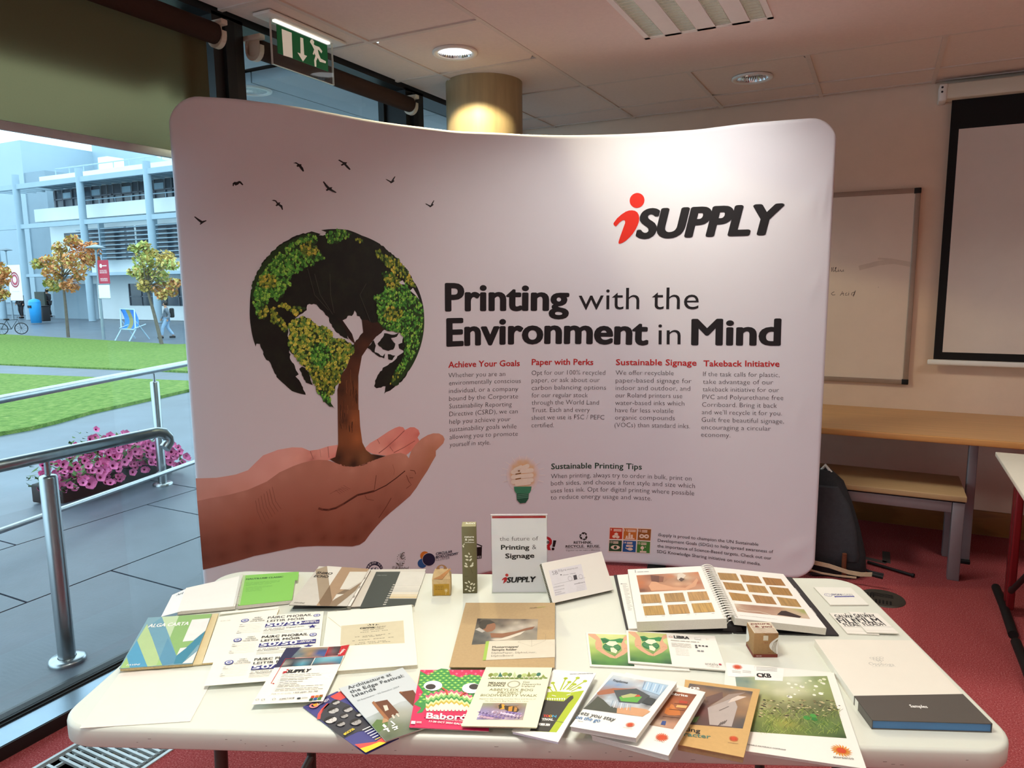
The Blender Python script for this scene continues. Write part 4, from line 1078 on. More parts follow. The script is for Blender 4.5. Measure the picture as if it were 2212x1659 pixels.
def line(A, body, p0, p1, cap, m, bold=0.0, shear=0.0, res=2):   # a printed line whose baseline runs between two measured points
    a, b = A.inv(*p0), A.inv(*p1); mid = ((p0[0]+p1[0])/2, (p0[1]+p1[1])/2)
    c = A.inv(*mid); d = A.inv(mid[0], mid[1]-cap); h = math.hypot((d[1]-c[1])*A.H, 0)/A.H
    dx, dy = (b[0]-a[0])*A.W, (b[1]-a[1])*A.H
    A.text(body, a[0], a[1], h, m, a[0]+math.hypot(dx, dy)/A.W, bold, shear, 'l', res, True, math.atan2(dy, dx))
# headline
A = BArt()
line(A, 'Printing', (964, 671), (1226, 670), 59, inkK, .045, 0, 4); line(A, 'with the', (1250, 669), (1509, 668), 50, inkK, -.004, 0, 4)
line(A, 'Environment', (967, 747), (1397, 744), 58, inkK, .045, 0, 4); line(A, 'in', (1422, 744), (1470, 744), 50, inkK, -.004, 0, 4); line(A, 'Mind', (1496, 744), (1683, 745), 58, inkK, .045, 0, 4)
A.emit(MB()).build('headline_lettering', FABRIC)
# logo
A = BArt(); ZL = lambda pts: [bhit(1280+X/4.809, 380+Y/4.809) for X, Y in pts]
cD = bhit(1280+462/4.809, 380+255/4.809); rD = bhit(1280+539/4.809, 380+255/4.809)[0]-cD[0]
body_i = [(410, 357), (440, 362), (465, 378), (480, 405), (486, 440), (482, 475), (468, 515), (448, 555), (420, 598), (388, 635), (350, 670), (310, 695), (282, 706), (270, 700), (270, 685), (285, 635), (305, 580), (325, 525), (338, 490), (338, 470), (328, 459), (310, 462), (285, 480), (262, 505), (243, 525), (235, 522), (219, 506), (217, 496), (222, 484), (255, 440), (300, 400), (345, 371), (380, 359)]
big = lambda pts, k: [((sum(p[0] for p in pts)/len(pts))+(x-sum(p[0] for p in pts)/len(pts))*k, (sum(p[1] for p in pts)/len(pts))+(y-sum(p[1] for p in pts)/len(pts))*k) for x, y in pts]
A.disc(cD[0], cD[1], rD, ink('dd2a1a'), 40); A.poly(ZL(body_i), ink('dd2a1a'))
line(A, 'SUPPLY', (1280+470/4.809, 380+640/4.809), (1280+1960/4.809, 380+598/4.809), 64.5, inkK, .062, .22, 6)
A.emit(MB()).build('logo_print', FABRIC)
# the four columns
A = BArt(); Z1 = lambda X, Y: (950+X/5.821, 760+Y/5.821); Z3 = lambda X, Y: (1310+X/5.53, 760+Y/5.53)
for body, a, b in (('Achieve Your Goals', (108, 200), (1003, 178)), ('Paper with Perks', (1158, 165), (1928, 165))): line(A, body, Z1(*a), Z1(*b), 13.5, inkR, .022)
for body, a, b in (('Sustainable Signage', (115, 158), (1075, 165)), ('Takeback Initiative', (1160, 172), (2065, 176))): line(A, body, Z3(*a), Z3(*b), 13.5, inkR, .022)
for body, a, b in (('Whether you are an', (108, 325), (822, 303)), ('environmentally conscious', (115, 422), (1018, 390)), ('individual, or a company', (115, 520), (985, 492)), ('bound by the Corporate', (117, 617), (983, 585)), ('Sustainability Reporting', (118, 713), (903, 685)),
                   ('Directive (CSRD), we can', (120, 812), (978, 773)), ('help you achieve your', (120, 908), (888, 872)), ('sustainability goals while', (120, 1005), (963, 962)), ('allowing you to promote', (122, 1102), (980, 1055)), ('yourself in style.', (122, 1195), (633, 1165)),
                   ('Opt for our 100% recycled', (1155, 293), (2080, 290)), ('paper, or ask about our', (1155, 387), (2010, 382)), ('carbon balancing options', (1155, 482), (2090, 477)), ('for our regular stock', (1155, 575), (1860, 572)), ('through the World Land', (1155, 668), (2000, 665)), ('Trust. Each and every', (1155, 763), (1885, 757)), ('sheet we use is FSC / PEFC', (1153, 857), (2068, 852)), ('certified.', (1153, 950), (1432, 948))):
    line(A, body, Z1(*a), Z1(*b), 10.6, inkT, -.014)
for body, a, b in (('We offer recyclable', (110, 275), (803, 280)), ('paper-based signage for', (110, 367), (1015, 375)), ('indoor and outdoor, and', (110, 457), (1000, 465)), ('our Roland printers use', (108, 545), (905, 553)), ('water-based inks which', (105, 635), (930, 643)), ('have far less volatile', (105, 722), (800, 732)), ('organic compounds', (103, 810), (817, 818)), ('(VOCs) than standard inks.', (98, 900), (998, 913)),
                   ('If the task calls for plastic,', (1155, 290), (2067, 302)), ('take advantage of our', (1153, 382), (1992, 390)), ('takeback initiative for our', (1150, 472), (2060, 482)), ('PVC and Polyurethane free', (1147, 565), (2112, 575)), ('Corriboard. Bring it back', (1143, 655), (2035, 668)), ("and we'll recycle it for you.", (1140, 745), (2095, 760)), ('Guilt free beautiful signage,', (1137, 835), (2120, 855)), ('encouraging a circular', (1133, 925), (1963, 942)), ('economy.', (1130, 1013), (1480, 1022))):
    line(A, body, Z3(*a), Z3(*b), 10.6, inkT, -.014)
A.emit(MB()).build('text_columns', FABRIC)
# printing tips and bulb
A = BArt(); ZB = lambda X, Y: (1060+X/4.608, 960+Y/4.608); zb = lambda *p: [bhit(*ZB(*q)) for q in p]
line(A, 'Sustainable Printing Tips', ZB(603, 247), ZB(1503, 250), 12.8, inkG, .018)
for body, a, b in (('When printing, always try to order in bulk, print on', (600, 340), (1998, 362)), ('both sides, and choose a font style and size which', (600, 410), (2033, 436)), ('uses less ink. Opt for digital printing where possible', (600, 482), (2025, 508)), ('to reduce energy usage and waste.', (597, 550), (1602, 558))): line(A, body, ZB(*a), ZB(*b), 10.6, inkT, -.012)
A.emit(MB()).build('tips_text', FABRIC)
A = BArt()
gc = [(322, 300)]
halo = [bhit(*ZB(320+165*math.cos(a)*1.0, 300+185*math.sin(a))) for a in [2*PI*k/28 for k in range(28)]]
A.shade(halo, [(*bhit(*ZB(320, 300)), 'f0b45a'), (*bhit(*ZB(320, 230)), 'efba6e')]+[(*bhit(*ZB(320+110*math.cos(a), 300+125*math.sin(a))), 'eac796') for a in [2*PI*k/10 for k in range(10)]]+[(u, v, 'e6e0e4') for u, v in halo], .014, power=4)
cream = ink('f4ead6'); gA, gB = ink('3f8f6b'), ink('256049')
for (x0, y0), (x1, y1), w in (((285, 245), (365, 215), 42), ((222, 275), (405, 258), 46), ((222, 325), (405, 308), 44), ((222, 372), (405, 355), 44), ((255, 400), (385, 385), 30), ((240, 250), (300, 222), 34)):
    pa_, pb_ = bhit(*ZB(x0, y0)), bhit(*ZB(x1, y1)); r = (bhit(*ZB(x0, y0))[1]-bhit(*ZB(x0, y0+w))[1])/2
    dx, dy = pb_[0]-pa_[0], pb_[1]-pa_[1]; L_ = math.hypot(dx, dy); a0 = math.atan2(dy, dx)
    cap = [(pa_[0]+r*math.cos(a0+PI/2+PI*k/8), pa_[1]+r*math.sin(a0+PI/2+PI*k/8)) for k in range(9)]+[(pb_[0]+r*math.cos(a0-PI/2+PI*k/8), pb_[1]+r*math.sin(a0-PI/2+PI*k/8)) for k in range(9)]
    A.poly(cap, cream)
for a, b in (((245, 296), (300, 285)), ((245, 345), (300, 336)), ((270, 264), (290, 262))): A.line(zb(a, b), .006, ink('8a5f28'), True)
A.k += 1
A.poly(zb((230, 420), (405, 418), (400, 455), (385, 485), (255, 488), (235, 460)), gA); A.poly(zb((255, 488), (378, 485), (374, 540), (345, 580), (290, 585), (258, 550)), gB)
for y in (502, 518, 534): A.line(zb((262, y), (372, y-10)), .003, ink('6fb193'), True)
for k in range(12):
    a = -PI*.12+(PI*1.24)*k/11; c_, s_ = math.cos(a), -math.sin(a)
    A.line(zb((320+160*c_, 300+150*s_), (320+222*c_, 300+200*s_)), .0022, ink('f6efe6'), True)
A.emit(MB()).build('light_bulb_print', FABRIC)
# birds
A = BArt(); ZZ = lambda *p: [bhit(400+X/3.95, 320+Y/3.95) for X, Y in p]
for P in (((920, 128), (945, 120), (972, 136), (992, 138), (990, 150), (1005, 168), (1014, 198), (1003, 200), (985, 180), (970, 158), (955, 160), (948, 150), (958, 142), (945, 132)),
          ((1303, 103), (1315, 98), (1350, 118), (1382, 122), (1372, 135), (1395, 160), (1412, 182), (1400, 186), (1375, 165), (1355, 142), (1335, 152), (1327, 142), (1345, 130)),
          ((405, 322), (405, 300), (420, 288), (440, 290), (460, 280), (475, 285), (496, 312), (488, 318), (465, 298), (450, 312), (430, 320), (418, 308), (412, 326)),
          ((1174, 288), (1183, 283), (1205, 310), (1230, 335), (1255, 333), (1248, 348), (1290, 376), (1286, 383), (1245, 368), (1225, 356), (1208, 367), (1200, 358), (1212, 345), (1195, 325)),
          ((1708, 264), (1720, 266), (1757, 284), (1775, 255), (1790, 238), (1792, 246), (1778, 272), (1785, 282), (1770, 293), (1755, 302), (1745, 290), (1725, 278)),
          ((2046, 472), (2058, 474), (2092, 490), (2108, 462), (2122, 443), (2124, 450), (2112, 476), (2120, 484), (2105, 496), (2090, 506), (2080, 496), (2062, 484)),
          ((736, 446), (755, 441), (775, 446), (790, 466), (812, 462), (805, 476), (828, 490), (834, 525), (826, 528), (815, 505), (795, 488), (778, 496), (770, 488), (782, 476), (768, 455)),
          ((75, 586), (85, 583), (115, 603), (145, 622), (180, 615), (182, 621), (160, 634), (148, 642), (130, 654), (124, 650), (132, 638), (110, 620))):
    A.poly(ZZ(*P), inkK, True)
A.emit(MB()).build('bird_print', FABRIC)
# tree globe
A = BArt(); ZG = lambda *p: [bhit(480+X/3.318, 450+Y/3.318) for X, Y in p]
M_gd = mat('print_dark_foliage', '#11130d', .6, noise=(14, .5), ramp=['#0a0b08', '#12150d', '#1c2412'])
dark = ((198, 700), (205, 600), (235, 490), (300, 370), (400, 270), (520, 200), (640, 165), (690, 180), (720, 195), (745, 170), (708, 157), (760, 150), (900, 155), (1000, 195), (1130, 255), (1230, 335), (1330, 450), (1400, 570), (1440, 700), (1447, 800), (1430, 930), (1390, 1050), (1345, 1150), (1310, 1212), (1230, 1285), (1160, 1330), (1170, 1275), (1105, 1290), (1088, 1275), (1095, 1235), (1130, 1170), (1165, 1135), (1200, 1110), (1240, 1085), (1255, 1060), (1300, 1030), (1290, 960), (1300, 920), (1270, 885), (1200, 880), (1160, 870), (1100, 920), (1040, 1000), (945, 970), (1010, 890), (1024, 855), (1008, 850), (1012, 820), (1000, 800), (985, 775), (965, 770), (962, 750), (948, 733), (940, 758), (928, 772), (900, 770), (890, 790), (850, 806), (880, 860), (905, 940), (845, 912), (800, 862), (765, 805), (765, 785), (740, 765), (720, 735), (700, 722), (675, 690), (655, 685), (610, 692), (605, 730), (560, 760), (480, 820), (470, 900), (480, 1020), (492, 1090), (520, 1130), (548, 1190), (525, 1205), (550, 1230), (570, 1270), (598, 1337), (500, 1310), (450, 1265), (400, 1220), (370, 1170), (350, 1120), (300, 1060), (270, 972), (245, 970), (240, 992), (205, 850))
def rounder(P, cx_=822, cy_=775, r_=626):          # points on the rim follow the true circle
    out = []
    for i, p in enumerate(P):
        q = P[(i+1) % len(P)]; out.append(p); ra, rb = math.hypot(p[0]-cx_, p[1]-cy_), math.hypot(q[0]-cx_, q[1]-cy_)
        if abs(ra-r_) < 22 and abs(rb-r_) < 22:
            a0, a1 = math.atan2(p[1]-cy_, p[0]-cx_), math.atan2(q[1]-cy_, q[0]-cx_); d = (a1-a0+PI) % (2*PI)-PI
            if .08 < abs(d) < .6:
                for k in range(1, 5): f_ = k/5; r = ra*(1-f_)+rb*f_; out.append((cx_+r*math.cos(a0+d*f_), cy_+r*math.sin(a0+d*f_)))
    return out
def crinkle(P, amp=5.0, seed=1, cx_=822, cy_=775, r_=626):   # ragged printed coastlines
    rc = random.Random(seed); out = []
    for i, p in enumerate(P):
        q = P[(i+1) % len(P)]; out.append(p); L_ = math.hypot(q[0]-p[0], q[1]-p[1])
        if abs(math.hypot(p[0]-cx_, p[1]-cy_)-r_) < 22 and abs(math.hypot(q[0]-cx_, q[1]-cy_)-r_) < 22: continue
        n_ = int(L_/14)
        for k in range(1, n_):
            f_ = k/n_; d = rc.uniform(-amp, amp); out.append((p[0]+(q[0]-p[0])*f_-(q[1]-p[1])/L_*d, p[1]+(q[1]-p[1])*f_+(q[0]-p[0])/L_*d))
    return out
A.poly(ZG(*crinkle(rounder(dark))), M_gd)
for isl in (((1160, 895), (1200, 902), (1235, 905), (1265, 890), (1250, 920), (1210, 935), (1240, 970), (1225, 1012), (1190, 1022), (1150, 1010), (1112, 970), (1150, 925)), ((1040, 1000), (1085, 945), (1100, 985), (1092, 1030), (1150, 1060), (1166, 1040), (1160, 1076), (1110, 1055)), ((1186, 1045), (1240, 1055), (1218, 1088), (1190, 1082)), ((1262, 975), (1300, 962), (1296, 1018), (1268, 1005)), ((552, 1150), (570, 1135), (600, 1150), (625, 1180), (632, 1230), (648, 1267), (600, 1250), (580, 1210))):
    A.poly(ZG(*crinkle(isl, 3.5)), M_gd, True)
A.k += 1
# trunk
tr = ZG((830, 1690), (825, 1300), (850, 1200), (890, 1140), (915, 1070), (945, 968), (905, 930), (870, 850), (820, 780), (860, 800), (930, 900), (950, 965), (1010, 890), (1000, 800), (1040, 800), (1075, 822), (1120, 815), (1160, 865), (1100, 922), (1040, 1000), (1000, 1060), (975, 1200), (975, 1400), (985, 1690))
ZH = lambda *p: [bhit(400+X/3.687, 880+Y/3.687) for X, Y in p]
base = ZH((1218, 20), (1225, 150), (1216, 300), (1195, 395), (1150, 412), (1195, 440), (1260, 468), (1340, 473), (1420, 462), (1500, 422), (1592, 388), (1480, 372), (1440, 340), (1410, 280), (1392, 150), (1385, 20))
tS = [(*ZG((840, 780))[0], '17120f'), (*ZG((900, 900))[0], '1a1310'), (*ZG((1100, 850))[0], '3a2219'), (*ZG((1030, 900))[0], '2e1b14'), (*ZG((1020, 980))[0], '55321f'), (*ZG((960, 1030))[0], '3c2419'), (*ZG((930, 1150))[0], '4a2b1c'), (*ZG((960, 1150))[0], '6d4027'), (*ZG((860, 1300))[0], '3f2618'), (*ZG((940, 1300))[0], '81502f'), (*ZG((845, 1500))[0], '6a3f27'), (*ZG((880, 1500))[0], '452a1c'), (*ZG((950, 1500))[0], '9a5c36'), (*ZG((850, 1640))[0], '7c4c2e'), (*ZG((950, 1640))[0], 'ad683c')]
A.shade(tr, tS, .02)
A.shade(base, [(*ZH((1240, 60))[0], '6b422b'), (*ZH((1275, 100))[0], '4d2f1f'), (*ZH((1340, 100))[0], 'a86439'), (*ZH((1250, 260))[0], '8c5634'), (*ZH((1370, 250))[0], 'b16b3d'), (*ZH((1220, 400))[0], '3c281c'), (*ZH((1300, 400))[0], '7c4f31'), (*ZH((1340, 450))[0], '2a1e17'), (*ZH((1420, 400))[0], '8f623f'), (*ZH((1540, 388))[0], '33241c')], .016)
rt2 = random.Random(3)
for k in range(34):
    x0 = rt2.uniform(838, 968); y0 = rt2.uniform(1150, 1560); n_ = rt2.randint(3, 7)
    A.line(ZG(*[(x0+(6 if y0 < 1300 else 0)+rt2.uniform(-3, 3), y0+j*16) for j in range(n_)]), rt2.uniform(.0012, .003), ink(rt2.choice(['3a2417', '4c2f1d', '2c1b12', '8f5a38'])), True)
A.k += 1
# leafy continents: a green ground with many printed leaf clumps
conts = [(((205, 640), (215, 540), (260, 440), (330, 340), (430, 255), (560, 195), (670, 178), (682, 240), (660, 262), (700, 310), (735, 358), (690, 372), (650, 402), (600, 422), (560, 450), (500, 472), (480, 520), (500, 560), (450, 572), (440, 622), (400, 668), (340, 620), (320, 700), (332, 760), (300, 800), (250, 785), (235, 720)), 0),
         (((735, 195), (762, 165), (860, 152), (930, 180), (900, 212), (850, 222), (820, 255), (758, 250), (748, 215)), 0), (((945, 215), (1000, 220), (1012, 247), (978, 250)), 1),
         (((395, 690), (440, 680), (500, 710), (540, 700), (603, 715), (560, 742), (520, 770), (495, 742), (440, 712), (400, 705)), 1), (((338, 730), (370, 700), (395, 760), (442, 810), (472, 870), (450, 892), (410, 842), (350, 812)), 1),
         (((475, 830), (520, 790), (590, 775), (640, 802), (680, 842), (740, 850), (790, 892), (792, 932), (870, 940), (900, 962), (948, 978), (940, 1040), (902, 1092), (880, 1150), (842, 1200), (852, 1240), (812, 1270), (802, 1320), (770, 1342), (780, 1400), (812, 1436), (768, 1420), (720, 1372), (680, 1320), (670, 1280), (640, 1222), (600, 1142), (558, 1110), (528, 1070), (488, 1030), (470, 960), (482, 900)), 2),
         (((1070, 640), (1100, 625), (1150, 602), (1172, 540), (1140, 460), (1190, 450), (1240, 482), (1290, 520), (1330, 560), (1352, 620), (1390, 632), (1430, 682), (1446, 780), (1440, 900), (1402, 1040), (1340, 1160), (1252, 1270), (1195, 1265), (1222, 1200), (1260, 1120), (1308, 1030), (1298, 920), (1270, 888), (1200, 882), (1150, 860), (1112, 802), (1105, 720), (1110, 680)), 0),
         (((1095, 300), (1130, 300), (1150, 330), (1260, 360), (1330, 450), (1385, 565), (1340, 545), (1290, 502), (1200, 442), (1158, 392), (1110, 352)), 1)]
BRT = lambda h_, f_: '%02x%02x%02x' % tuple(min(255, int(int(h_.lstrip('#')[i:i+2], 16)*f_)) for i in (0, 2, 4))
PAL = [['#27521e', '#35702a', '#478530', '#5f9638', '#83ab46'], ['#44602a', '#5f7326', '#73822c', '#8d9133', '#aca042'], ['#3f6a2e', '#5f8032', '#7d8c33', '#9a9c3a', '#b8b04c']]
LM = [[mat('print_leaf_%d_%d' % (a, b), '#'+BRT(h_, 1.3), .6, noise=(60, .3)) for b, h_ in enumerate(r)] for a, r in enumerate(PAL)]
M_lsh = mat('print_leaf_gap', '#24401a', .6, noise=(40, .3))
rl = random.Random(11)
def inside(p, poly):
    c = False; n = len(poly)
    for i in range(n):
        (x0, y0), (x1, y1) = poly[i], poly[i-1]
        if (y0 > p[1]) != (y1 > p[1]) and p[0] < (x1-x0)*(p[1]-y0)/(y1-y0)+x0: c = not c
    return c
cxg, cyg, rg = 822, 775, 626
for P, pal in conts:
    A.poly(ZG(*crinkle(rounder(P), 6, 3)), M_lsh, True)
A.k += 1
clumps = []
for P, pal in conts:
    xs_ = [p[0] for p in P]; ys_ = [p[1] for p in P]; area = (max(xs_)-min(xs_))*(max(ys_)-min(ys_))
    for k in range(int(area/150)):
        p = (rl.uniform(min(xs_), max(xs_)), rl.uniform(min(ys_), max(ys_)))
        if inside(p, P) and math.hypot(p[0]-cxg, p[1]-cyg) < rg-8: clumps.append((p, pal))
for p, pal in clumps:
    pl = pal
    if pal == 0 and math.sin(p[0]*.021+1)+math.sin(p[1]*.027) > 1.1: pl = 1
    if pal == 2 and p[1] > 1150: pl = 1
    if pal == 2 and math.sin(p[0]*.02)+math.cos(p[1]*.018) > 1.0: pl = 0
    u, v = ZG(p)[0]; r = rl.uniform(.0040, .0078); sh = .55+.45*math.cos(min(1, math.hypot(p[0]-cxg, p[1]-cyg)/rg)*1.2)
    n = 7; a0 = rl.random()*6
    nz = .5+.5*math.sin(p[0]*.085+2*math.sin(p[1]*.05))*math.cos(p[1]*.10+1.5*math.sin(p[0]*.06)); m = LM[pl][min(4, max(0, int(nz*4.2+rl.uniform(-.8, 1.2))))]
    A.raw([(u+r*sh*math.cos(a0+2*PI*i/n)*rl.uniform(.8, 1.2), v+r*math.sin(a0+2*PI*i/n)*rl.uniform(.8, 1.2)) for i in range(n)], [tuple(range(n))], m, None, True)
    if nz > .5 and rl.random() < .45: A.raw([(u+.0025+r*.45*math.cos(2*PI*i/6), v+.003+r*.45*math.sin(2*PI*i/6)) for i in range(6)], [tuple(range(6))], LM[pl][4], None, True); A.parts[-1] = A.parts[-1][:3]+(A.k+1,)+A.parts[-1][4:]
A.k += 2
for P in (((705, 185), (735, 175), (740, 188), (720, 196), (690, 192)), ((1265, 530), (1290, 515), (1310, 545), (1280, 545)), ((1345, 590), (1365, 570), (1395, 620), (1410, 655), (1385, 625)), ((1205, 930), (1240, 925), (1230, 945))):
    A.poly(ZG(*P), inkW, True)
for a, b, c in (((610, 430), (660, 620), (760, 730)), ((660, 470), (700, 620), (790, 760)), ((770, 470), (775, 620), (800, 750)), ((1030, 540), (985, 620), (1060, 815))): A.line(ZG(a, b, c), .0022, ink('4a4a40'), True)
A.emit(MB()).build('tree_globe_print', FABRIC)
# cupped hands
A = BArt()
H = lambda l: [(*ZH((x, y))[0], BRT(c, 1.12)) for x, y, c in l]
backhand = ZH((84, 565), (250, 560), (400, 535), (500, 500), (560, 440), (620, 382), (740, 337), (850, 318), (930, 320), (990, 345), (1060, 335), (1140, 309), (1215, 298), (1212, 410), (1150, 418), (1100, 425), (1000, 440), (860, 480), (760, 530), (700, 590), (500, 680), (200, 740), (96, 750))
A.shade(backhand, H([(100, 580, 'c99a8c'), (120, 700, 'c48f80'), (300, 570, 'cf9f92'), (300, 690, 'c18a7a'), (500, 530, 'd3a093'), (480, 640, 'c99382'), (620, 420, 'd6a096'), (600, 520, 'd8a698'), (700, 480, 'd29d8e'), (760, 350, 'dba79c'), (800, 420, 'dfae9f'), (900, 400, 'e0a997'), (920, 330, 'e0a89c'), (1000, 380, 'dea293'), (1010, 410, 'a35f55'), (1080, 350, 'e6ac9e'), (1090, 400, 'd5998a'), (1180, 320, 'e6a99c'), (1185, 400, 'd88478'), (1000, 350, 'c98678')]), .022)
fing = ZH((1425, 330), (1470, 285), (1530, 250), (1620, 190), (1670, 163), (1705, 152), (1735, 158), (1750, 180), (1790, 158), (1825, 158), (1858, 180), (1868, 210), (1850, 240), (1868, 272), (1820, 330), (1760, 380), (1600, 385), (1500, 372), (1440, 345))
A.shade(fing, H([(1450, 330, 'e0a596'), (1520, 300, 'dd9f90'), (1560, 240, 'd89283'), (1640, 200, 'df998c'), (1720, 165, 'd98d82'), (1600, 300, 'd68c7c'), (1640, 300, 'b8685c'), (1690, 250, 'de9285'), (1760, 200, 'd6857a'), (1840, 180, 'da8c7f'), (1850, 220, 'c96f63'), (1700, 330, 'e39d8b'), (1560, 340, 'e6ad9c'), (1620, 350, 'dd9786'), (1780, 320, 'cf7d6c'), (1840, 280, 'd4877a')]), .018)
A.line(ZH((1540, 365), (1600, 320), (1690, 240), (1745, 185)), .0035, ink('9a5148'), True); A.line(ZH((1660, 360), (1740, 320), (1830, 265)), .003, ink('a75a4e'), True); A.line(ZH((1530, 255), (1548, 290)), .0025, ink('a9685c'), True); A.line(ZH((1628, 312), (1655, 350)), .0025, ink('a9685c'), True)
A.line(ZH((995, 348), (1020, 412)), .003, ink('b4766a'), True); A.line(ZH((1135, 312), (1145, 400)), .003, ink('bb7c70'), True); A.line(ZH((1072, 336), (1080, 395)), .002, ink('cd9486'), True)
A.k += 1
front = ZH((96, 745), (200, 722), (350, 695), (500, 655), (650, 590), (750, 517), (860, 467), (930, 442), (1000, 425), (1060, 417), (1130, 420), (1200, 442), (1300, 470), (1360, 470), (1400, 457), (1500, 420), (1600, 385), (1660, 368), (1715, 362), (1760, 378), (1780, 405), (1800, 345), (1830, 300), (1880, 250), (1930, 220), (1975, 206), (2020, 207), (2052, 225), (2065, 252), (2055, 285), (2020, 320), (1995, 345), (1995, 385), (1960, 445), (1930, 500), (1880, 575), (1840, 640), (1790, 705), (1720, 765), (1640, 832), (1570, 895), (1520, 950), (1470, 1010), (1430, 1065), (1390, 1092), (1330, 1106), (1200, 1103), (1050, 1102), (900, 1110), (750, 1140), (550, 1182), (350, 1240), (142, 1292), (118, 1000))
A.shade(front, H([(110, 760, 'b98475'), (250, 740, 'ba8677'), (450, 690, 'bf8b79'), (650, 620, 'b88271'), (780, 540, 'bd8a78'), (900, 480, 'bb8775'), (1060, 440, 'b98370'), (1200, 470, 'bd8875'), (1330, 500, 'c18d79'), (1500, 450, 'c08b76'), (1620, 410, 'bd8570'), (1700, 385, 'c58f7c'), (1760, 400, 'c78f79'), (1710, 470, 'b8826b'), (1750, 440, 'c9957f'),
    (130, 850, 'a8705e'), (350, 830, 'ab7462'), (500, 800, 'a06754'), (700, 700, 'a46d5b'), (850, 640, 'a67060'), (1000, 600, 'ab7664'), (1150, 580, 'ac7765'), (1300, 580, 'ad7662'), (1450, 560, 'ab735d'), (1550, 540, 'a06751'), (1650, 520, 'a36a53'),
    (140, 950, '8f5443'), (350, 930, '97593f'), (540, 900, '93523c'), (700, 850, '985c48'), (900, 780, '9a604e'), (1080, 740, '9d6654'), (1200, 680, 'a26b58'), (1350, 660, '96604e'), (1060, 830, '8a5340'), (1200, 850, '97604c'), (1350, 780, '9c6854'), (1450, 720, '8d5746'), (1600, 660, '8f5a48'),
    (140, 1080, '6f3a2b'), (300, 1050, '723a2a'), (500, 1010, '6c3525'), (700, 960, '6d3727'), (900, 900, '8a4f3a'), (1050, 930, '7a422f'), (1250, 920, '834a36'), (1400, 860, '7c4a39'), (1550, 800, '7a4939'), (1680, 700, '8a5645'), (1780, 600, '96614e'),
    (150, 1200, '5d2e21'), (300, 1180, '60301f'), (500, 1120, '592b1e'), (700, 1080, '57291d'), (900, 1050, '5e2e20'), (1100, 1040, '63311f'), (1250, 1040, '64321f'), (1350, 1040, '5c2d1e'), (1450, 950, '6a3726'), (1600, 840, '764231'), (1720, 750, '835040'),
    (1850, 560, '9d6852'), (1800, 480, 'a9735c'), (1860, 400, 'b7836c'), (1840, 330, 'c69380'), (1920, 260, 'c99580'), (2010, 230, 'd09c88'), (2030, 270, 'c58a6e'), (1960, 340, 'a8714f'), (1940, 420, 'a56e4c'), (1900, 500, '966047'), (1780, 560, '8a5645'), (1700, 600, '9b6753')]), .020, False, 2.4, 1.6)
dk1, dk2 = ink('4a2218'), ink('6d3b2c')
A.line(ZH((1060, 803), (1090, 813), (1140, 816), (1200, 800), (1260, 768), (1310, 735), (1370, 698), (1440, 682), (1505, 665)), .010, dk2, True); A.line(ZH((1060, 804), (1120, 817), (1200, 803), (1300, 745), (1380, 696), (1505, 667), (1600, 620), (1680, 562), (1750, 505)), .005, dk1, True)
for k in range(7): A.line(ZH((560+k*22, 740-k*18), (575+k*24, 830-k*14), (620+k*24, 930-k*20)), .0018, ink('8a5444'), True)
for k in range(6): A.line(ZH((1150+k*22, 690-k*14), (1200+k*18, 660-k*4), (1235+k*16, 690-k*8)), .0018, ink('8d5848'), True)
A.line(ZH((1520, 540), (1512, 600), (1505, 655)), .003, dk2, True); A.line(ZH((1650, 455), (1665, 500), (1660, 540)), .002, ink('99624e'), True)
A.line(ZH((1790, 500), (1825, 505), (1835, 530)), .003, dk2, True); A.line(ZH((1760, 540), (1780, 590), (1800, 615), (1760, 645)), .003, dk2, True); A.line(ZH((1785, 560), (1815, 560)), .0025, dk2, True)
A.line(ZH((1540, 880), (1600, 790), (1640, 720)), .004, dk2, True); A.line(ZH((1430, 700), (1445, 730), (1500, 740)), .002, dk2, True)
nail = ZH((1650, 460), (1700, 385), (1760, 400), (1775, 440), (1740, 495), (1665, 535)); 
A.emit(MB()).build('cupped_hands_print', FABRIC)
# small logos along the foot
A = BArt(); ZS = lambda *p: [bhit(760+X/7.373, 1130+Y/7.373) for X, Y in p]; ZR = lambda *p: [bhit(1180+X/9.217, 1120+Y/9.217) for X, Y in p]
def disc_px(A, Zf, x, y, r, m, n=28): A.poly(Zf(*[(x+r*math.cos(2*PI*k/n), y-r*math.sin(2*PI*k/n)) for k in range(n)]), m)
navy = ink('1d2740')
disc_px(A, ZS, 360, 745, 142, inkW); disc_px(A, ZS, 360, 745, 137, navy); disc_px(A, ZS, 360, 760, 92, inkW)
disc_px(A, ZS, 330, 740, 35, ink('5a6478'), 12); disc_px(A, ZS, 385, 735, 34, ink('5a6478'), 12); disc_px(A, ZS, 340, 728, 16, inkW, 8); disc_px(A, ZS, 392, 722, 15, inkW, 8)
def arc_text(A, body, Zf, x, y, r, a0, a1, cap, m):
    for i, ch in enumerate(body):
        if ch == ' ': continue
        a = math.radians(a0+(a1-a0)*i/(max(1, len(body)-1))); p = Zf((x+r*math.cos(a), y-r*math.sin(a)))[0]; pt = Zf((x+(r+cap)*math.cos(a), y-(r+cap)*math.sin(a)))[0]
        A.text(ch, p[0], p[1], math.hypot(pt[0]-p[0], pt[1]-p[1]), m, None, .02, 0, 'l', 2, True, a-PI/2)
arc_text(A, 'CARBON', ZS, 360, 748, 100, 190, 92, 30, inkW); arc_text(A, 'NEUTRAL', ZS, 360, 748, 100, 62, -40, 30, inkW)
A.emit(MB()).build('carbon_badge_print', FABRIC); A = BArt()
eu = ink('5c5a50')
for k in range(12): a = 2*PI*k/12+.2; disc_px(A, ZS, 783+62*math.cos(a), 555-66*math.sin(a), 7, eu, 8)
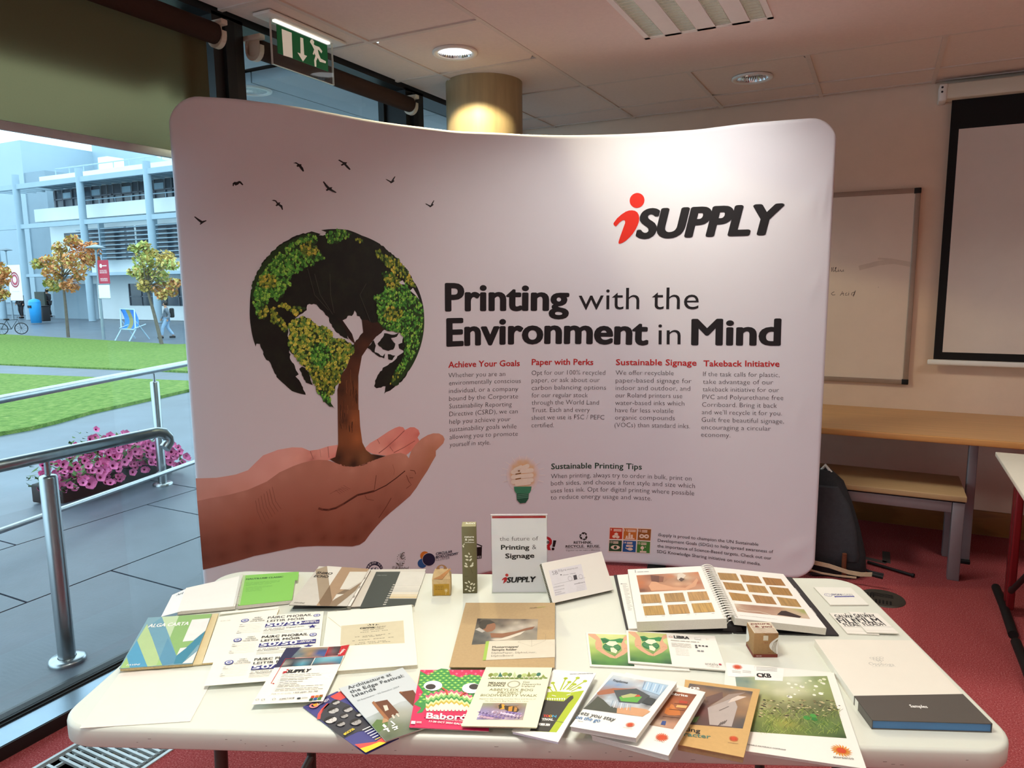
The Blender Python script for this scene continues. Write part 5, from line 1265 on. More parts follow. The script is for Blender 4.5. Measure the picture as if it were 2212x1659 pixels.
p = ZS((762, 585))[0]; A.text('\u20ac', p[0], p[1], .034, eu, None, 0, .1, 'l', 2, True)
A.line(ZS((752, 730), (760, 680), (762, 630)), .004, eu, True)
for P in (((690, 622), (735, 640), (748, 668), (715, 655)), ((775, 655), (800, 632), (842, 628), (805, 650)), ((768, 680), (790, 666), (820, 662), (795, 680)), ((720, 660), (745, 672), (742, 690))): A.poly(ZS(*P), eu, True)
line(A, 'EU', (760+640/7.373, 1130+725/7.373), (760+695/7.373, 1130+720/7.373), 6, eu, 0); line(A, 'Ecolabel', (760+690/7.373, 1130+745/7.373), (760+892/7.373, 1130+738/7.373), 7, eu, .01)
A.emit(MB()).build('eco_flower_print', FABRIC); A = BArt()
for x, y, r, c in ((1160, 520, 72, 'd8812f'), (1122, 640, 74, '2b5f9c'), (1225, 578, 100, '1d2344')):
    disc_px(A, ZS, x, y, r+5, inkW) if c == '1d2344' else None; disc_px(A, ZS, x, y, r, ink(c))
for body, a, b, m, bo in (('CIRCULAR', (1335, 508), (1595, 468), navy, .03), ('BIOECONOMY', (1335, 560), (1692, 500), navy, .03), ('CLUSTER', (1333, 602), (1555, 568), navy, -.01)): line(A, body, (760+a[0]/7.373, 1130+a[1]/7.373), (760+b[0]/7.373, 1130+b[1]/7.373), 5.6, m, bo)
A.emit(MB()).build('cluster_logo_print', FABRIC); A = BArt()
bk = ink('151013')
A.poly(ZS((1830, 345), (1960, 310), (2080, 360), (2070, 565), (1850, 585)), inkW); A.poly(ZS((1845, 400), (2072, 375), (2066, 562), (1850, 582)), bk); A.line(ZS((1845, 360), (1965, 322), (2075, 368)), .006, bk, True)
line(A, 'CODES', (760+1880/7.373, 1130+560/7.373), (760+2055/7.373, 1130+552/7.373), 4.5, inkW, .01)
A.emit(MB()).build('cube_logo_print', FABRIC); A = BArt()
# the red R with exclamation mark
red = ink('c01f28')
A.poly(ZR((-190, 360), (30, 352), (85, 380), (118, 430), (118, 500), (75, 560), (98, 632), (30, 636), (5, 590), (-100, 590), (-110, 640), (-190, 640)), inkW)
A.poly(ZR((-180, 365), (25, 358), (80, 385), (112, 435), (110, 500), (68, 555), (90, 628), (35, 630), (0, 575), (-100, 575), (-110, 632), (-180, 632)), red)
A.poly(ZR((-90, 415), (20, 410), (60, 450), (58, 490), (20, 520), (-90, 525)), inkW); line(A, 're', (1180-70/9.217, 1120+500/9.217), (1180+55/9.217, 1120+495/9.217), 8, bk, .05)
A.poly(ZR((140, 432), (200, 436), (168, 565), (120, 560)), bk); disc_px(A, ZR, 133, 605, 28, bk, 14)
A.emit(MB()).build('letter_logo_print', FABRIC); A = BArt()
gk = ink('20231d')
for k in range(3):
    a = 2*PI*k/3+PI/2
    R_ = lambda x, y: (740+x*math.cos(a-PI/2)-y*math.sin(a-PI/2)*-1*-1, 0)
    def rp_(x, y): c_, s_ = math.cos(a-PI/2), math.sin(a-PI/2); return (742+x*c_+y*s_, 352+x*s_-y*c_)
    A.poly(ZR(*[rp_(*q) for q in ((-52, 32), (-22, 78), (30, 78), (50, 55), (66, 62), (62, 18), (22, 38), (36, 46), (18, 60), (2, 34), (-22, 48))]), gk, True)
for body, a, b in (('RETHINK.', (548, 503), (912, 500)), ('RECYCLE.  REUSE.', (388, 582), (1068, 578))): line(A, body, (1180+a[0]/9.217, 1120+a[1]/9.217), (1180+b[0]/9.217, 1120+b[1]/9.217), 5.6, gk, .03)
A.line(ZR((388, 604), (1066, 602)), .0012, gk, True); line(A, 'Together we can make a difference', (1180+388/9.217, 1120+650/9.217), (1180+1066/9.217, 1120+640/9.217), 2.4, gk, .0)
A.emit(MB()).build('recycle_logo_print', FABRIC); A = BArt()
# six goal tiles
A.poly(ZR((1255, 165), (2098, 192), (2072, 702), (1232, 668)), ink('efe2d8'))
TX = [((1268, 183), (1520, 192), (1510, 412), (1258, 405)), ((1545, 193), (1805, 203), (1793, 425), (1532, 414)), ((1830, 204), (2088, 214), (2072, 440), (1815, 428)), ((1256, 430), (1508, 436), (1497, 655), (1245, 648)), ((1530, 437), (1790, 448), (1778, 672), (1517, 660)), ((1813, 450), (2070, 462), (2058, 690), (1800, 676))]
TCOL = ['c63d1f', 'c9742b', '9a5c22', '234a2c', '1f5796', '428236']
def bil(q, u, v): return tuple((q[3][i]*(1-u)+q[2][i]*u)*(1-v)+(q[0][i]*(1-u)+q[1][i]*u)*v for i in (0, 1))
for Q, c, num in zip(TX, TCOL, ('9', '11', '12', '13', '14', '15')):
    A.poly(ZR(*Q), ink(c), True)
A.k += 1
tw = ink('f0d9c4')
for Q, num in zip(TX, ('9', '11', '12', '13', '14', '15')):
    T = lambda u, v: bil(Q, u, v); G = lambda *p: ZR(*[T(*q) for q in p])
    a, b = T(.06, .74), T(.06+.09*len(num), .74); line(A, num, (1180+a[0]/9.217, 1120+a[1]/9.217), (1180+b[0]/9.217, 1120+b[1]/9.217), 4.6, tw, .03)
    for v in (.86, .74): A.line(G((.3, v), (.92 if num in ('9', '11') else .72, v)), .005, tw, True)
    if num == '9':
        for x, y in ((.52, .5), (.36, .28), (.64, .25)): A.poly(G((x-.15, y), (x, y+.1), (x+.15, y), (x+.13, y-.13), (x, y-.2), (x-.13, y-.13)), tw, True)
    if num == '11': 
        for x0, x1, h_ in ((.38, .52, .62), (.56, .72, .45), (.2, .32, .34)): A.poly(G((x0, .1), (x1, .1), (x1, h_), (x0, h_)), tw, True)
        A.line(G((.15, .1), (.85, .1)), .006, tw, True)
    if num == '12': A.line(G(*[(.5+.32*math.sin(t_)/(1+math.cos(t_)**2)*1.0, .36+.34*math.sin(t_)*math.cos(t_)/(1+math.cos(t_)**2)) for t_ in [2*PI*k/40 for k in range(41)]]), .008, tw, True)
    if num == '13':
        A.poly(G(*[(.5+.37*math.cos(t_), .36+.2*math.sin(t_)*abs(math.sin(t_))**.3) for t_ in [2*PI*k/24 for k in range(24)]]), tw, True); A.k += 1; A.poly(G(*[(.5+.13*math.cos(t_), .36+.15*math.sin(t_)) for t_ in [2*PI*k/16 for k in range(16)]]), ink('234a2c'), True)
    if num == '14':
        A.poly(G((.22, .3), (.34, .24), (.5, .14), (.66, .14), (.8, .26), (.66, .4), (.5, .4), (.34, .3), (.22, .4)), tw, True)
        for v in (.58, .5): A.line(G((.25, v), (.78, v)), .005, tw, True)
    if num == '15':
        A.poly(G((.42, .28), (.28, .36), (.28, .5), (.42, .62), (.54, .5), (.54, .36)), tw, True); A.line(G((.42, .18), (.42, .4)), .005, tw, True); A.line(G((.24, .1), (.74, .1)), .009, tw, True); A.line(G((.6, .5), (.68, .54)), .004, tw, True)
A.emit(MB()).build('goal_tiles_print', FABRIC)
A = BArt(); Zp = lambda X, Y: (1400+X/7.373, 1140+Y/7.373)
for body, a, b in (('iSupply is proud to champion the UN Sustainable', (160, 132), (1755, 288)), ('Development Goals (SDGs) to help spread awareness of', (155, 222), (1990, 405)), ('the importance of Science-Based targets. Check out our', (148, 310), (1962, 508)), ('SDG Knowledge Sharing initiative on social media.', (140, 398), (1790, 600))): line(A, body, Zp(*a), Zp(*b), 7.0, inkK, .004)
A.emit(MB()).build('goals_text', FABRIC)

# backpack and things on the floor behind the right end of the banner
bp = atz(1820, 1212, 0)
t = thing('backpack', (bp.x-.10, 4.135, 0), 'dark grey backpack with brown leather straps slumped beside the banner', 'backpack')
M_bag = mat('backpack_canvas', '#26272a', .85, noise=(50, .2), bump=(200, .3, .003)); M_bag2 = mat('backpack_flap', '#34363a', .8, noise=(50, .15), bump=(200, .2, .003)); M_lea = mat('brown_leather', '#6a3d27', .45, noise=(20, .15))
def blob(prof, cx_, cy_, m, n=20, lean=(0, 0)):
    mb = MB(); vs = []; H_ = prof[-1][2]
    for rx, ry, z in [(a_*1.0, b_*.8, c_) for a_, b_, c_ in prof]:
        k = z/H_
        for j in range(n):
            a = 2*PI*j/n; c_, s_ = math.cos(a), math.sin(a); e = .7
            vs.append((cx_+lean[0]*k+rx*math.copysign(abs(c_)**e, c_), cy_+lean[1]*k+ry*math.copysign(abs(s_)**e, s_), z))
    fs = [(i*n+j, i*n+(j+1) % n, (i+1)*n+(j+1) % n, (i+1)*n+j) for i in range(len(prof)-1) for j in range(n)]
    mb.add(vs, fs, m, True); mb.add(vs[:n], [tuple(range(n-1, -1, -1))], m); mb.add(vs[-n:], [tuple(range(n))], m); return mb
bx0, by0 = bp.x-.075, 4.125
blob([(.17, .11, .0), (.2, .13, .03), (.2, .13, .12), (.18, .12, .25), (.15, .11, .38), (.11, .09, .50), (.05, .05, .56)], bx0, by0, M_bag, 20, (-.05, .02)).build('body', t)
blob([(.165, .035, .10), (.175, .045, .13), (.165, .045, .28), (.14, .045, .40), (.09, .05, .49)], bx0, by0-.075, M_bag2, 20, (-.05, .02)).build('front_flap', t)
for dx in (-.08, .09):
    MB().tube([(bx0+dx, by0-.118, .15), (bx0+dx, by0-.114, .08), (bx0+dx+.004, by0-.112, .02)], .012, M_lea, 8).build('buckle_strap', t)
MB().tube([(bx0-.06, by0+.02, .54), (bx0-.03, by0+.01, .585), (bx0+.0, by0+.0, .55)], .009, mat('bag_white_webbing', '#d8d4cc', .8, noise=(30, .1)), 8).build('top_loop', t)
mb = MB().tube([(bx0+.14, by0+.02, .04), (bx0+.22, by0+.02, .02), (bx0+.28, by0+.03, .012)], .008, M_bag, 8); mb.build('side_strap', t)
# carry bag with cream straps lying in front of the backpack
t = thing('carry_bag', atz(1800, 1244, 0), 'flat maroon carry bag with cream webbing lying behind the banner corner', 'bag')
M_mar = mat('maroon_nylon', '#2d1418', .7, noise=(40, .2)); M_web = mat('cream_webbing', '#bfa98a', .75, noise=(60, .1))
a, b = atz(1752, 1246, .0), atz(1872, 1248, 0); dv = (b-a).normalized(); nv = Vector((-dv.y, dv.x, 0))
R = Matrix.Translation(a) @ Matrix(((dv.x, nv.x, 0, 0), (dv.y, nv.y, 0, 0), (0, 0, 1, 0), (0, 0, 0, 1)))
MB().rbox((0, .0, .002), ((b-a).length, .028, .02), M_mar, .012, 3, R).build('pouch', t)
def strap(pts, w, m, name):
    mb = MB(); up_ = Vector((0, 0, w/2)); th = Vector((0, .002, 0))
    for p, q in zip(pts[:-1], pts[1:]): mb.hexa([p-up_-th, q-up_-th, q-up_+th, p-up_+th, p+up_-th, q+up_-th, q+up_+th, p+up_+th], m)
    return mb.build(name, t)
strap([aty(1748, 1213, 3.975), aty(1790, 1222, 3.975), aty(1832, 1236, 3.975), aty(1860, 1241, 3.975), aty(1884, 1241, 3.975)], .022, M_web, 'webbing_strap')
strap([aty(1746, 1230, 3.965), aty(1775, 1238, 3.965), aty(1805, 1243, 3.965), aty(1850, 1248, 3.965)], .009, M_web, 'edge_strap')
e0_ = aty(1884, 1241, 3.975); MB().tube([e0_, e0_+Vector((.05, .0, -.006))], .011, M_black, 10).build('strap_end', t)
a, b = atz(1862, 1210, .012), atz(1970, 1242, .012)
t = thing('umbrella_stick', (a.x, a.y, 0), 'thin black pole lying on the red carpet by the backpack', 'pole')
MB().tube([a+(b-a)*.12, b], .008, M_black, 8).build('shaft', t); MB().tube([b, b+(b-a)*.04], .011, M_black, 8).build('tip', t)
ta, tb_, tc_ = atz(1866, 1205, .0), atz(1915, 1216, 0), atz(1914, 1192, 0)
mb = MB()
for p, q in ((ta, tb_), (tb_, tc_)):
    d = (q-p).normalized(); n_ = Vector((-d.y, d.x, 0))*.02
    mb.hexa([p-n_+Vector((0, 0, .0005)), q-n_+Vector((0, 0, .0005)), q+n_+Vector((0, 0, .0005)), p+n_+Vector((0, 0, .0005)), p-n_+Vector((0, 0, .002)), q-n_+Vector((0, 0, .002)), q+n_+Vector((0, 0, .002)), p+n_+Vector((0, 0, .002))], mat('grey_floor_tape', '#4a4542', .7, noise=(20, .1)))
tag(mb.build('floor_tape', None, ta), 'grey corner of tape stuck on the red carpet near the bench', 'tape')
# ================================================================== the white folding table
TZ = .742
TWv = Vector((math.sin(TYAW-YAW), math.cos(TYAW-YAW), 0)); TUv = Vector((TWv.y, -TWv.x, 0))
du = lambda p: p.dot(TUv); dw = lambda p: p.dot(TWv)
TU0 = (du(atz(140.5, 1537.4, TZ))+du(atz(455, 1262, TZ)))/2; TU1 = (du(atz(1858, 1262.7, TZ))+du(atz(2172.6, 1579.4, TZ)))/2
TW1 = (dw(atz(508, 1232.6, TZ))+dw(atz(1810, 1247, TZ)))/2; TW0 = TW1-.765
TM_ = lambda u, w, z: TUv*u+TWv*w+Vector((0, 0, z))
def rrect(u0, w0, u1, w1, r, n=8):
    out = []
    for cu, cw, a0 in ((u1-r, w1-r, 0), (u0+r, w1-r, PI/2), (u0+r, w0+r, PI), (u1-r, w0+r, 1.5*PI)):
        out += [(cu+r*math.cos(a0+PI/2*k/n), cw+r*math.sin(a0+PI/2*k/n)) for k in range(n+1)]
    return out
M_tab = mat('white_plastic_top', '#dde1d4', .42, noise=(4, .015), bump=(260, .04, .001))
M_scuff = mat('scuff_mark', '#8d857a', .6, noise=(50, .2)); M_tleg = mat('brown_powder_coat', '#4b3f3a', .45, .3, noise=(20, .08))
tc_ = TM_((TU0+TU1)/2, (TW0+TW1)/2, 0)
TAB = thing('folding_table', tc_, 'white plastic folding table covered with paper samples and brochures', 'table')
mb = MB(); rings = []
for ins, z in ((.02, TZ-.046), (.006, TZ-.044), (0, TZ-.038), (0, TZ-.008), (.0012, TZ-.004), (.0035, TZ-.0014), (.007, TZ)):
    rings.append([TM_(u, w, z) for u, w in rrect(TU0+ins, TW0+ins, TU1-ins, TW1-ins, .075-ins*.6)])
n = len(rings[0]); vs = sum(rings, [])
mb.add(vs, [(i*n+k, i*n+(k+1) % n, (i+1)*n+(k+1) % n, (i+1)*n+k) for i in range(len(rings)-1) for k in range(n)], M_tab, True)
mb.add(rings[-1], [tuple(range(n))], M_tab); mb.add(rings[0], [tuple(range(n-1, -1, -1))], M_tab)
rs = random.Random(4)
for k in range(26):          # small scuffs on the front lip
    u = rs.uniform(TU0+.1, TU1-.1); z = TZ-rs.uniform(.015, .035); w = rs.uniform(.001, .004)
    mb.add([TM_(u-w, TW0-.0002, z-.0006), TM_(u+w, TW0-.0002, z-.0004), TM_(u+w, TW0-.0002, z+.0006), TM_(u-w, TW0-.0002, z+.0005)], [(0, 1, 2, 3)], M_scuff)
mb.build('tabletop', TAB)
lu = du(atz(437, 1640, .66)); 
for uu, sgn in ((lu, 1), (TU1-(lu-TU0), -1)):
    for ww in (TW0+.11, TW1-.11):
        lg = MB().tube([TM_(uu, ww, TZ-.05), TM_(uu-.02*sgn, ww, .02)], .0135, M_tleg, 12); lg.tube([TM_(uu-.02*sgn, ww, .0), TM_(uu-.02*sgn, ww, .03)], .017, M_black, 12); lg.build('leg', TAB)
    MB().tube([TM_(uu-.015*sgn, TW0+.11, .22), TM_(uu-.015*sgn, TW1-.11, .22)], .011, M_tleg, 10).build('crossbar', TAB)
    wm = (TW0+TW1)/2
    mb = MB().tube([TM_(uu, wm-.05, .5), TM_(uu+.09*sgn, wm-.06, .60), TM_(uu+.36*sgn, wm-.06, TZ-.06)], .012, M_tleg, 10)
    mb.tube([TM_(uu, wm+.05, .5), TM_(uu+.09*sgn, wm+.06, .60), TM_(uu+.36*sgn, wm+.06, TZ-.06)], .012, M_tleg, 10).tube([TM_(uu+.2*sgn, wm-.2, TZ-.06), TM_(uu+.2*sgn, wm+.2, TZ-.06)], .011, M_tleg, 10)
    mb.tube([TM_(uu+.07*sgn, TW0+.12, TZ-.055), TM_(uu+.25*sgn, wm, TZ-.06)], .011, M_tleg, 10)
    mb.build('brace', TAB)

# ================================================================== paper things on the table
class Quad:
    """a near-flat sheet with four measured corners (bottom left, bottom right, top right, top left as read)"""
    def __init__(s, pts): s.p = [Vector(p) for p in pts]; s.W = ((s.p[1]-s.p[0]).length+(s.p[2]-s.p[3]).length)/2; s.H = ((s.p[3]-s.p[0]).length+(s.p[2]-s.p[1]).length)/2; s.n = (s.p[1]-s.p[0]).cross(s.p[3]-s.p[0]).normalized()
    def at(s, u, v): a, b, c, d = s.p; return (a*(1-u)+b*u)*(1-v)+(d*(1-u)+c*u)*v
    def inv(s, px, py):
        d = ray(px, py).normalized(); O = Vector((0, 0, EYE)); u = v = .5
        for k in range(14):
            P = s.at(u, v)-O; r = P-d*P.dot(d); e = 1e-4
            ru = (s.at(u+e, v)-O); ru = (ru-d*ru.dot(d)-r)/e; rv = (s.at(u, v+e)-O); rv = (rv-d*rv.dot(d)-r)/e
            a, b, c, f, g = ru.dot(ru), ru.dot(rv), rv.dot(rv), ru.dot(r), rv.dot(r); det = a*c-b*b
            u -= (c*f-b*g)/det; v -= (a*g-b*f)/det
        return u, v
    def art(s): return Art(lambda x, y, h: s.at(x/s.W, y/s.H)+s.n*h, s.W, s.H, s.inv, None)
    def slab(s, mb, m, t, edge=None):          # a sheet or block of thickness t hanging below the quad
        d = s.n*-t; lo = [p+d for p in s.p]
        n_ = 10 if abs((s.p[0]-s.p[1]+s.p[2]-s.p[3]).dot(s.n)) > .0002 else 1
        mb.add([s.at(i/n_, j/n_) for j in range(n_+1) for i in range(n_+1)], [(j*(n_+1)+i, j*(n_+1)+i+1, (j+1)*(n_+1)+i+1, (j+1)*(n_+1)+i) for j in range(n_) for i in range(n_)], m); mb.add(lo+s.p, [(3, 2, 1, 0), (0, 1, 5, 4), (1, 2, 6, 5), (2, 3, 7, 6), (3, 0, 4, 7)], edge or m); return mb
def Qz(*c): return Quad([atz(x, y, TZ+z) for x, y, z in c])
def zoom(ox, oy, k): return lambda X, Y: (ox+X/k, oy+Y/k)
M_cream = mat('cream_paper', '#f3efe0', .75, noise=(25, .015)); M_wp = mat('white_paper', '#f1efe8', .7, noise=(25, .012)); M_pg = mat('page_edges', '#d9d4c8', .8, noise=(300, .12), stretch=(1, 1, 6))
M_kraft = mat('kraft_card', '#b5946a', .8, noise=(220, .08)); M_wbc = mat('white_board', '#efece2', .55, noise=(20, .01))
BR = 'brochures fanned along the table front'
def sheet_item(name, q, t, m, label, cat, art=None, group=None, edge=None):
    mb = MB(); q.slab(mb, m, t, edge)
    if art: A = q.art(); art(A); A.emit(mb)
    return tag(mb.build(name, None, q.at(.5, .5)), label, cat, group)
def book_item(name, q, t, m, label, cat, art, group=None, pages=M_pg, cover=.0008, inset=.0015):
    r = thing(name, q.at(.5, .5)-q.n*t, label, cat, group)
    mb = MB(); q.slab(mb, m, cover); A = q.art(); art(A); A.emit(mb); mb.build('cover', r)
    ku, kv = inset/q.W, inset/q.H
    p = Quad([q.at(ku, kv)-q.n*cover, q.at(1-ku, kv)-q.n*cover, q.at(1-ku, 1-kv)-q.n*cover, q.at(ku, 1-kv)-q.n*cover]); mb = MB(); p.slab(mb, pages, max(.0006, t-cover)); mb.build('pages', r)
    return r
def pp(A, Z, *pts): return [A.px(*Z(*p)) for p in pts]
def ln(A, Z, body, a, b, cap, m, bold=0.0, shear=0.0): line(A, body, Z(*a), Z(*b), cap, m, bold, shear)
K = ink('1b1a1c'); W_ = ink('f4f2ec'); GR = ink('6d6a66')

# blank cream sheet
sheet_item('paper_sheet', Qz((172, 1573, .0012), (411, 1558, .0012), (470, 1448, .0012), (263, 1448, .0012)), .0006, mat('pale_pink_cream_paper', '#efe8dc', .75, noise=(25, .012)), 'blank cream sheet at the near left corner of the table', 'paper')
# open sample folder with blue and green letters
Z = zoom(150, 1280, 4.378)
f = thing('sample_folder', atz(400, 1380, TZ), 'open sample folder with white letters on blue and green bands', 'sample folder')
q = Qz((257, 1444, .0135), (416, 1433, .010), (458, 1326, .010), (320, 1334, .0125)); mb = q.slab(MB(), ink('7fa6b3'), .001); A = q.art()
P = lambda c, *pts: A.poly(pp(A, Z, *pts), ink(c), True)
P('b4cd8c', (735, 298), (850, 625), (822, 690), (738, 700), (640, 452)); P('4f9cbf', (545, 598), (638, 455), (738, 700), (570, 708)); P('a4c873', (478, 716), (540, 615), (572, 710))
P('6d9db0', (740, 325), (875, 232), (950, 425), (1012, 600), (985, 672), (878, 688)); P('c4d8ab', (872, 230), (1036, 219), (950, 428)); P('8fb768', (1036, 219), (1348, 201), (1330, 243), (1160, 258), (1070, 466), (1186, 455), (1160, 508), (1048, 526), (1012, 598), (950, 428)); P('a6c978', (850, 628), (878, 688), (820, 692))
A.k += 1; P('3d859d', (1012, 600), (1288, 360), (1238, 468), (1068, 670), (985, 676)); P('55919f', (1160, 508), (1245, 448), (1230, 495), (1130, 505)); P('5b93ae', (930, 430), (1012, 600), (985, 672), (878, 688), (850, 628)); A.k += 1
P('e9e8e2', (1160, 258), (1328, 243), (1288, 360), (1170, 455), (1070, 466)); P('e9e8e2', (1048, 526), (1112, 519), (1014, 596)); P('e9e8e2', (1208, 555), (1162, 666), (1066, 672)); A.k += 1
ln(A, Z, 'ALGA CARTA', (740, 332), (1122, 308), 7.5, W_, .02, .12); ln(A, Z, 'FAVINI', (535, 694), (662, 688), 3.2, W_, .02, .2)
A.emit(mb); mb.build('cover', f)
p = Quad([q.at(.01, .01)-q.n*.001, q.at(.99, .01)-q.n*.001, q.at(.99, .99)-q.n*.001, q.at(.01, .99)-q.n*.001]); mb = p.slab(MB(), mat('cream_page_edges', '#d6c08c', .8, noise=(300, .15)), .007); mb.build('pages', f)
q = Qz((416, 1436, .005), (436, 1434, .005), (472, 1325, .005), (458, 1326, .005)); q.slab(MB(), mat('folder_spine_cream', '#ddcda0', .75, noise=(30, .03)), .003).build('spine', f)
q = Qz((437, 1433, .006), (560, 1423, .006), (603, 1315, .006), (473, 1332, .006)); mb = q.slab(MB(), M_cream, .004, mat('cream_page_edges')); A = q.art(); ln(A, Z, 'ALGA CARTA', (1425, 275), (1545, 264), 2.0, ink('a39a84')); A.emit(mb); mb.build('page_block', f)
q = Qz((474, 1327, .0078), (600, 1314, .0078), (603, 1310, .0078), (478, 1322, .0078)); q.slab(MB(), M_cream, .0012).build('flap', f)

# spiral bound swatch book with green page
Z = zoom(340, 1200, 5.53)
f = thing('swatch_book', atz(510, 1290, TZ), 'open spiral bound swatch book with a bright green right page', 'swatch book')
q = Qz((348, 1332, .016), (508, 1309, .012), (523.5, 1243, .012), (372, 1285, .020))
mb = MB(); A = None
Qa = Qz((383, 1321, .0125), (508, 1309.5, .0125), (523.5, 1243, .0125), (402, 1270, .0125)); Qa.slab(mb, M_wp, .009, M_pg); mb.build('left_pages', f)
Qb = Quad([atz(348, 1332, TZ+.010), Qa.at(.06, 0), Qa.at(.06, 1), atz(372, 1285, TZ+.012)]); mb = Qb.slab(MB(), mat('bluish_white_paper', '#eef1f2', .7, noise=(25, .01)), .0008); A = Qb.art(); ln(A, Z, 'NA', (222, 485), (300, 460), 3.2, ink('4a5a5a'), .02, .3); A.emit(mb); mb.build('loose_page', f)
q = Qz((514, 1308.5, .0135), (631, 1296, .0125), (640, 1235, .0125), (525, 1243, .0135)); mb = q.slab(MB(), mat('swatch_green', '#86c65a', .65, noise=(25, .01)), .0008); A = q.art(); gd = ink('4f8a36')
ln(A, Z, 'NAUTILUS\u00ae CLASSIC', (1060, 292), (1500, 262), 3.2, ink('2f5f28'), .035)
for k, w_ in enumerate((.64, .63, .48)): v = A.px(*Z(1055, 332+k*14)); A.micro(v[0], v[0]+w_, v[1], .016, gd, k+9)
for k in range(5): v = A.px(*Z(1055, 385+k*12)); A.micro(v[0], v[0]+(.5 if k < 2 else .3), v[1], .012, gd, k)
A.emit(mb); mb.build('green_page', f)
q2 = Quad([p-q.n*.0009 for p in q.p]); q2.slab(MB(), M_pg, .009).build('right_pages', f)
q3 = Quad([q.at(1.0, .68)-q.n*.0003, q.at(1.055, .68)-q.n*.0003, q.at(1.05, 1.0)-q.n*.0003, q.at(1.0, 1.0)-q.n*.0003]); mb = q3.slab(MB(), mat('swatch_green'), .0006); mb.build('index_tab', f)
mb = MB()
for k in range(30):
    c = Qa.at(1, (k+.5)/30).lerp(q.at(0, (k+.5)/30), .5)+Vector((0, 0, -.002)); ax = (q.p[1]-q.p[0]).normalized()
    mb.tube([c+ax*.0085*math.cos(a)+Vector((0, 0, .0075*math.sin(a))) for a in [PI*j/6-.2 for j in range(8)]], .0007, M_wbc, 5)
mb.build('spiral', f)
q = Qz((425, 1324, .0016), (622, 1302, .0016), (646, 1240, .0016), (440, 1262, .0016)); q.slab(MB(), mat('swatch_cover_board', '#d8d6d0', .6, noise=(20, .02)), .0014).build('cover', f)

# open folder with big brown letters
Z = zoom(620, 1200, 5.53)
f = thing('presentation_folder', atz(770, 1270, TZ), 'open ring folder with brown letters left and charcoal swatch page right', 'folder')
q = Qz((624.5, 1306.5, .022), (750, 1309, .014), (798, 1230, .014), (689, 1223, .020)); mb = q.slab(MB(), ink('cbc6bb'), .002, ink('8f8a80')); A = q.art()
P('a3917a', (340, 170), (478, 125), (505, 355), (540, 540), (505, 605), (395, 600), (365, 350)); P('ddd9ce', (478, 125), (655, 138), (510, 358)); A.k += 1
P('a98c6f', (655, 138), (982, 160), (955, 195), (750, 195), (630, 405), (720, 408), (690, 460), (590, 462), (540, 545), (505, 605), (350, 600), (510, 358)); A.k += 1; P('7d664f', (510, 358), (540, 540), (505, 605), (400, 602), (380, 560)); P('8d7860', (540, 545), (890, 318), (820, 420), (590, 605), (505, 605)); P('7a6753', (690, 408), (800, 410), (770, 462), (590, 462)); A.k += 1
P('d8d4c8', (750, 195), (952, 195), (890, 310), (720, 405), (632, 405)); P('dcd8cc', (600, 465), (680, 462), (545, 535)); A.k += 1
ln(A, Z, 'SHIRO', (345, 218), (530, 232), 5.2, K, .02, .12); ln(A, Z, 'ECHO', (318, 258), (485, 268), 5.2, K, .02, .12); ln(A, Z, 'FAVINI', (78, 572), (203, 577), 3.0, ink('7a766c'), .01, .2)
A.emit(mb); mb.build('cover', f)
lo = Qz((632, 1314, .002), (752, 1312, .002), (800, 1232, .002), (694, 1226, .002)); mb = lo.slab(MB(), ink('4b4740'), .0015); mb.build('inner_board', f)
q = Qz((750, 1309, .012), (757, 1309, .012), (801, 1229.5, .012), (797, 1230, .012)); mb = q.slab(MB(), ink('eeebe3'), .010, ink('8f8a80')); A = q.art()
for v in (.2, .45, .7): A.rect(.2, v, .8, v+.06, ink('a9a49b'), True)
A.emit(mb); mb.build('spine', f)
q = Qz((757, 1311, .006), (896, 1304, .004), (920, 1229, .004), (802, 1230, .006)); mb = q.slab(MB(), ink('cfcabe'), .003, ink('77726a')); A = q.art(); ch = ink('3f4644'); A.poly(pp(A, Z, (868, 625), (1065, 195), (1355, 192), (1225, 515), (1548, 515), (1520, 600), (1190, 612)), ch, True)
for k in range(10): A.poly(pp(A, Z, (1145+k*13, 590-k*26), (1180+k*12, 588-k*26), (1186+k*12, 578-k*26), (1150+k*13, 580-k*26)), ink('c9c5ba'), True)
for k in range(4): A.line(pp(A, Z, (1205+k*9, 595-k*18), (1530+k*5, 590-k*18)), .001, ink('2b302f'), True)
ln(A, Z, 'SHIRO ECHO', (1068, 241), (1190, 241), 1.6, ink('a5aaa6')); A.k += 1
A.grid(0, 0, 0, 0, ['#000000 #000000', '#000000 #000000'], 1, True) if False else None
tints = ['d9d6ca', 'd4d1c6', 'cfcdc3', 'e0d9c6', 'decfae', 'd5c197']
for k in range(6):
    y0, y1 = 365+k*25, 365+(k+1)*25-5; A.poly(pp(A, Z, (1290-k*12, y0), (1595-k*8, y0), (1588-k*8, y1), (1280-k*12, y1)), ink(tints[k]), True)
A.poly(pp(A, Z, (1355, 195), (1655, 197), (1600, 360), (1292, 360)), ink('d6d3c8'), True); A.emit(mb); mb.build('swatch_page', f)

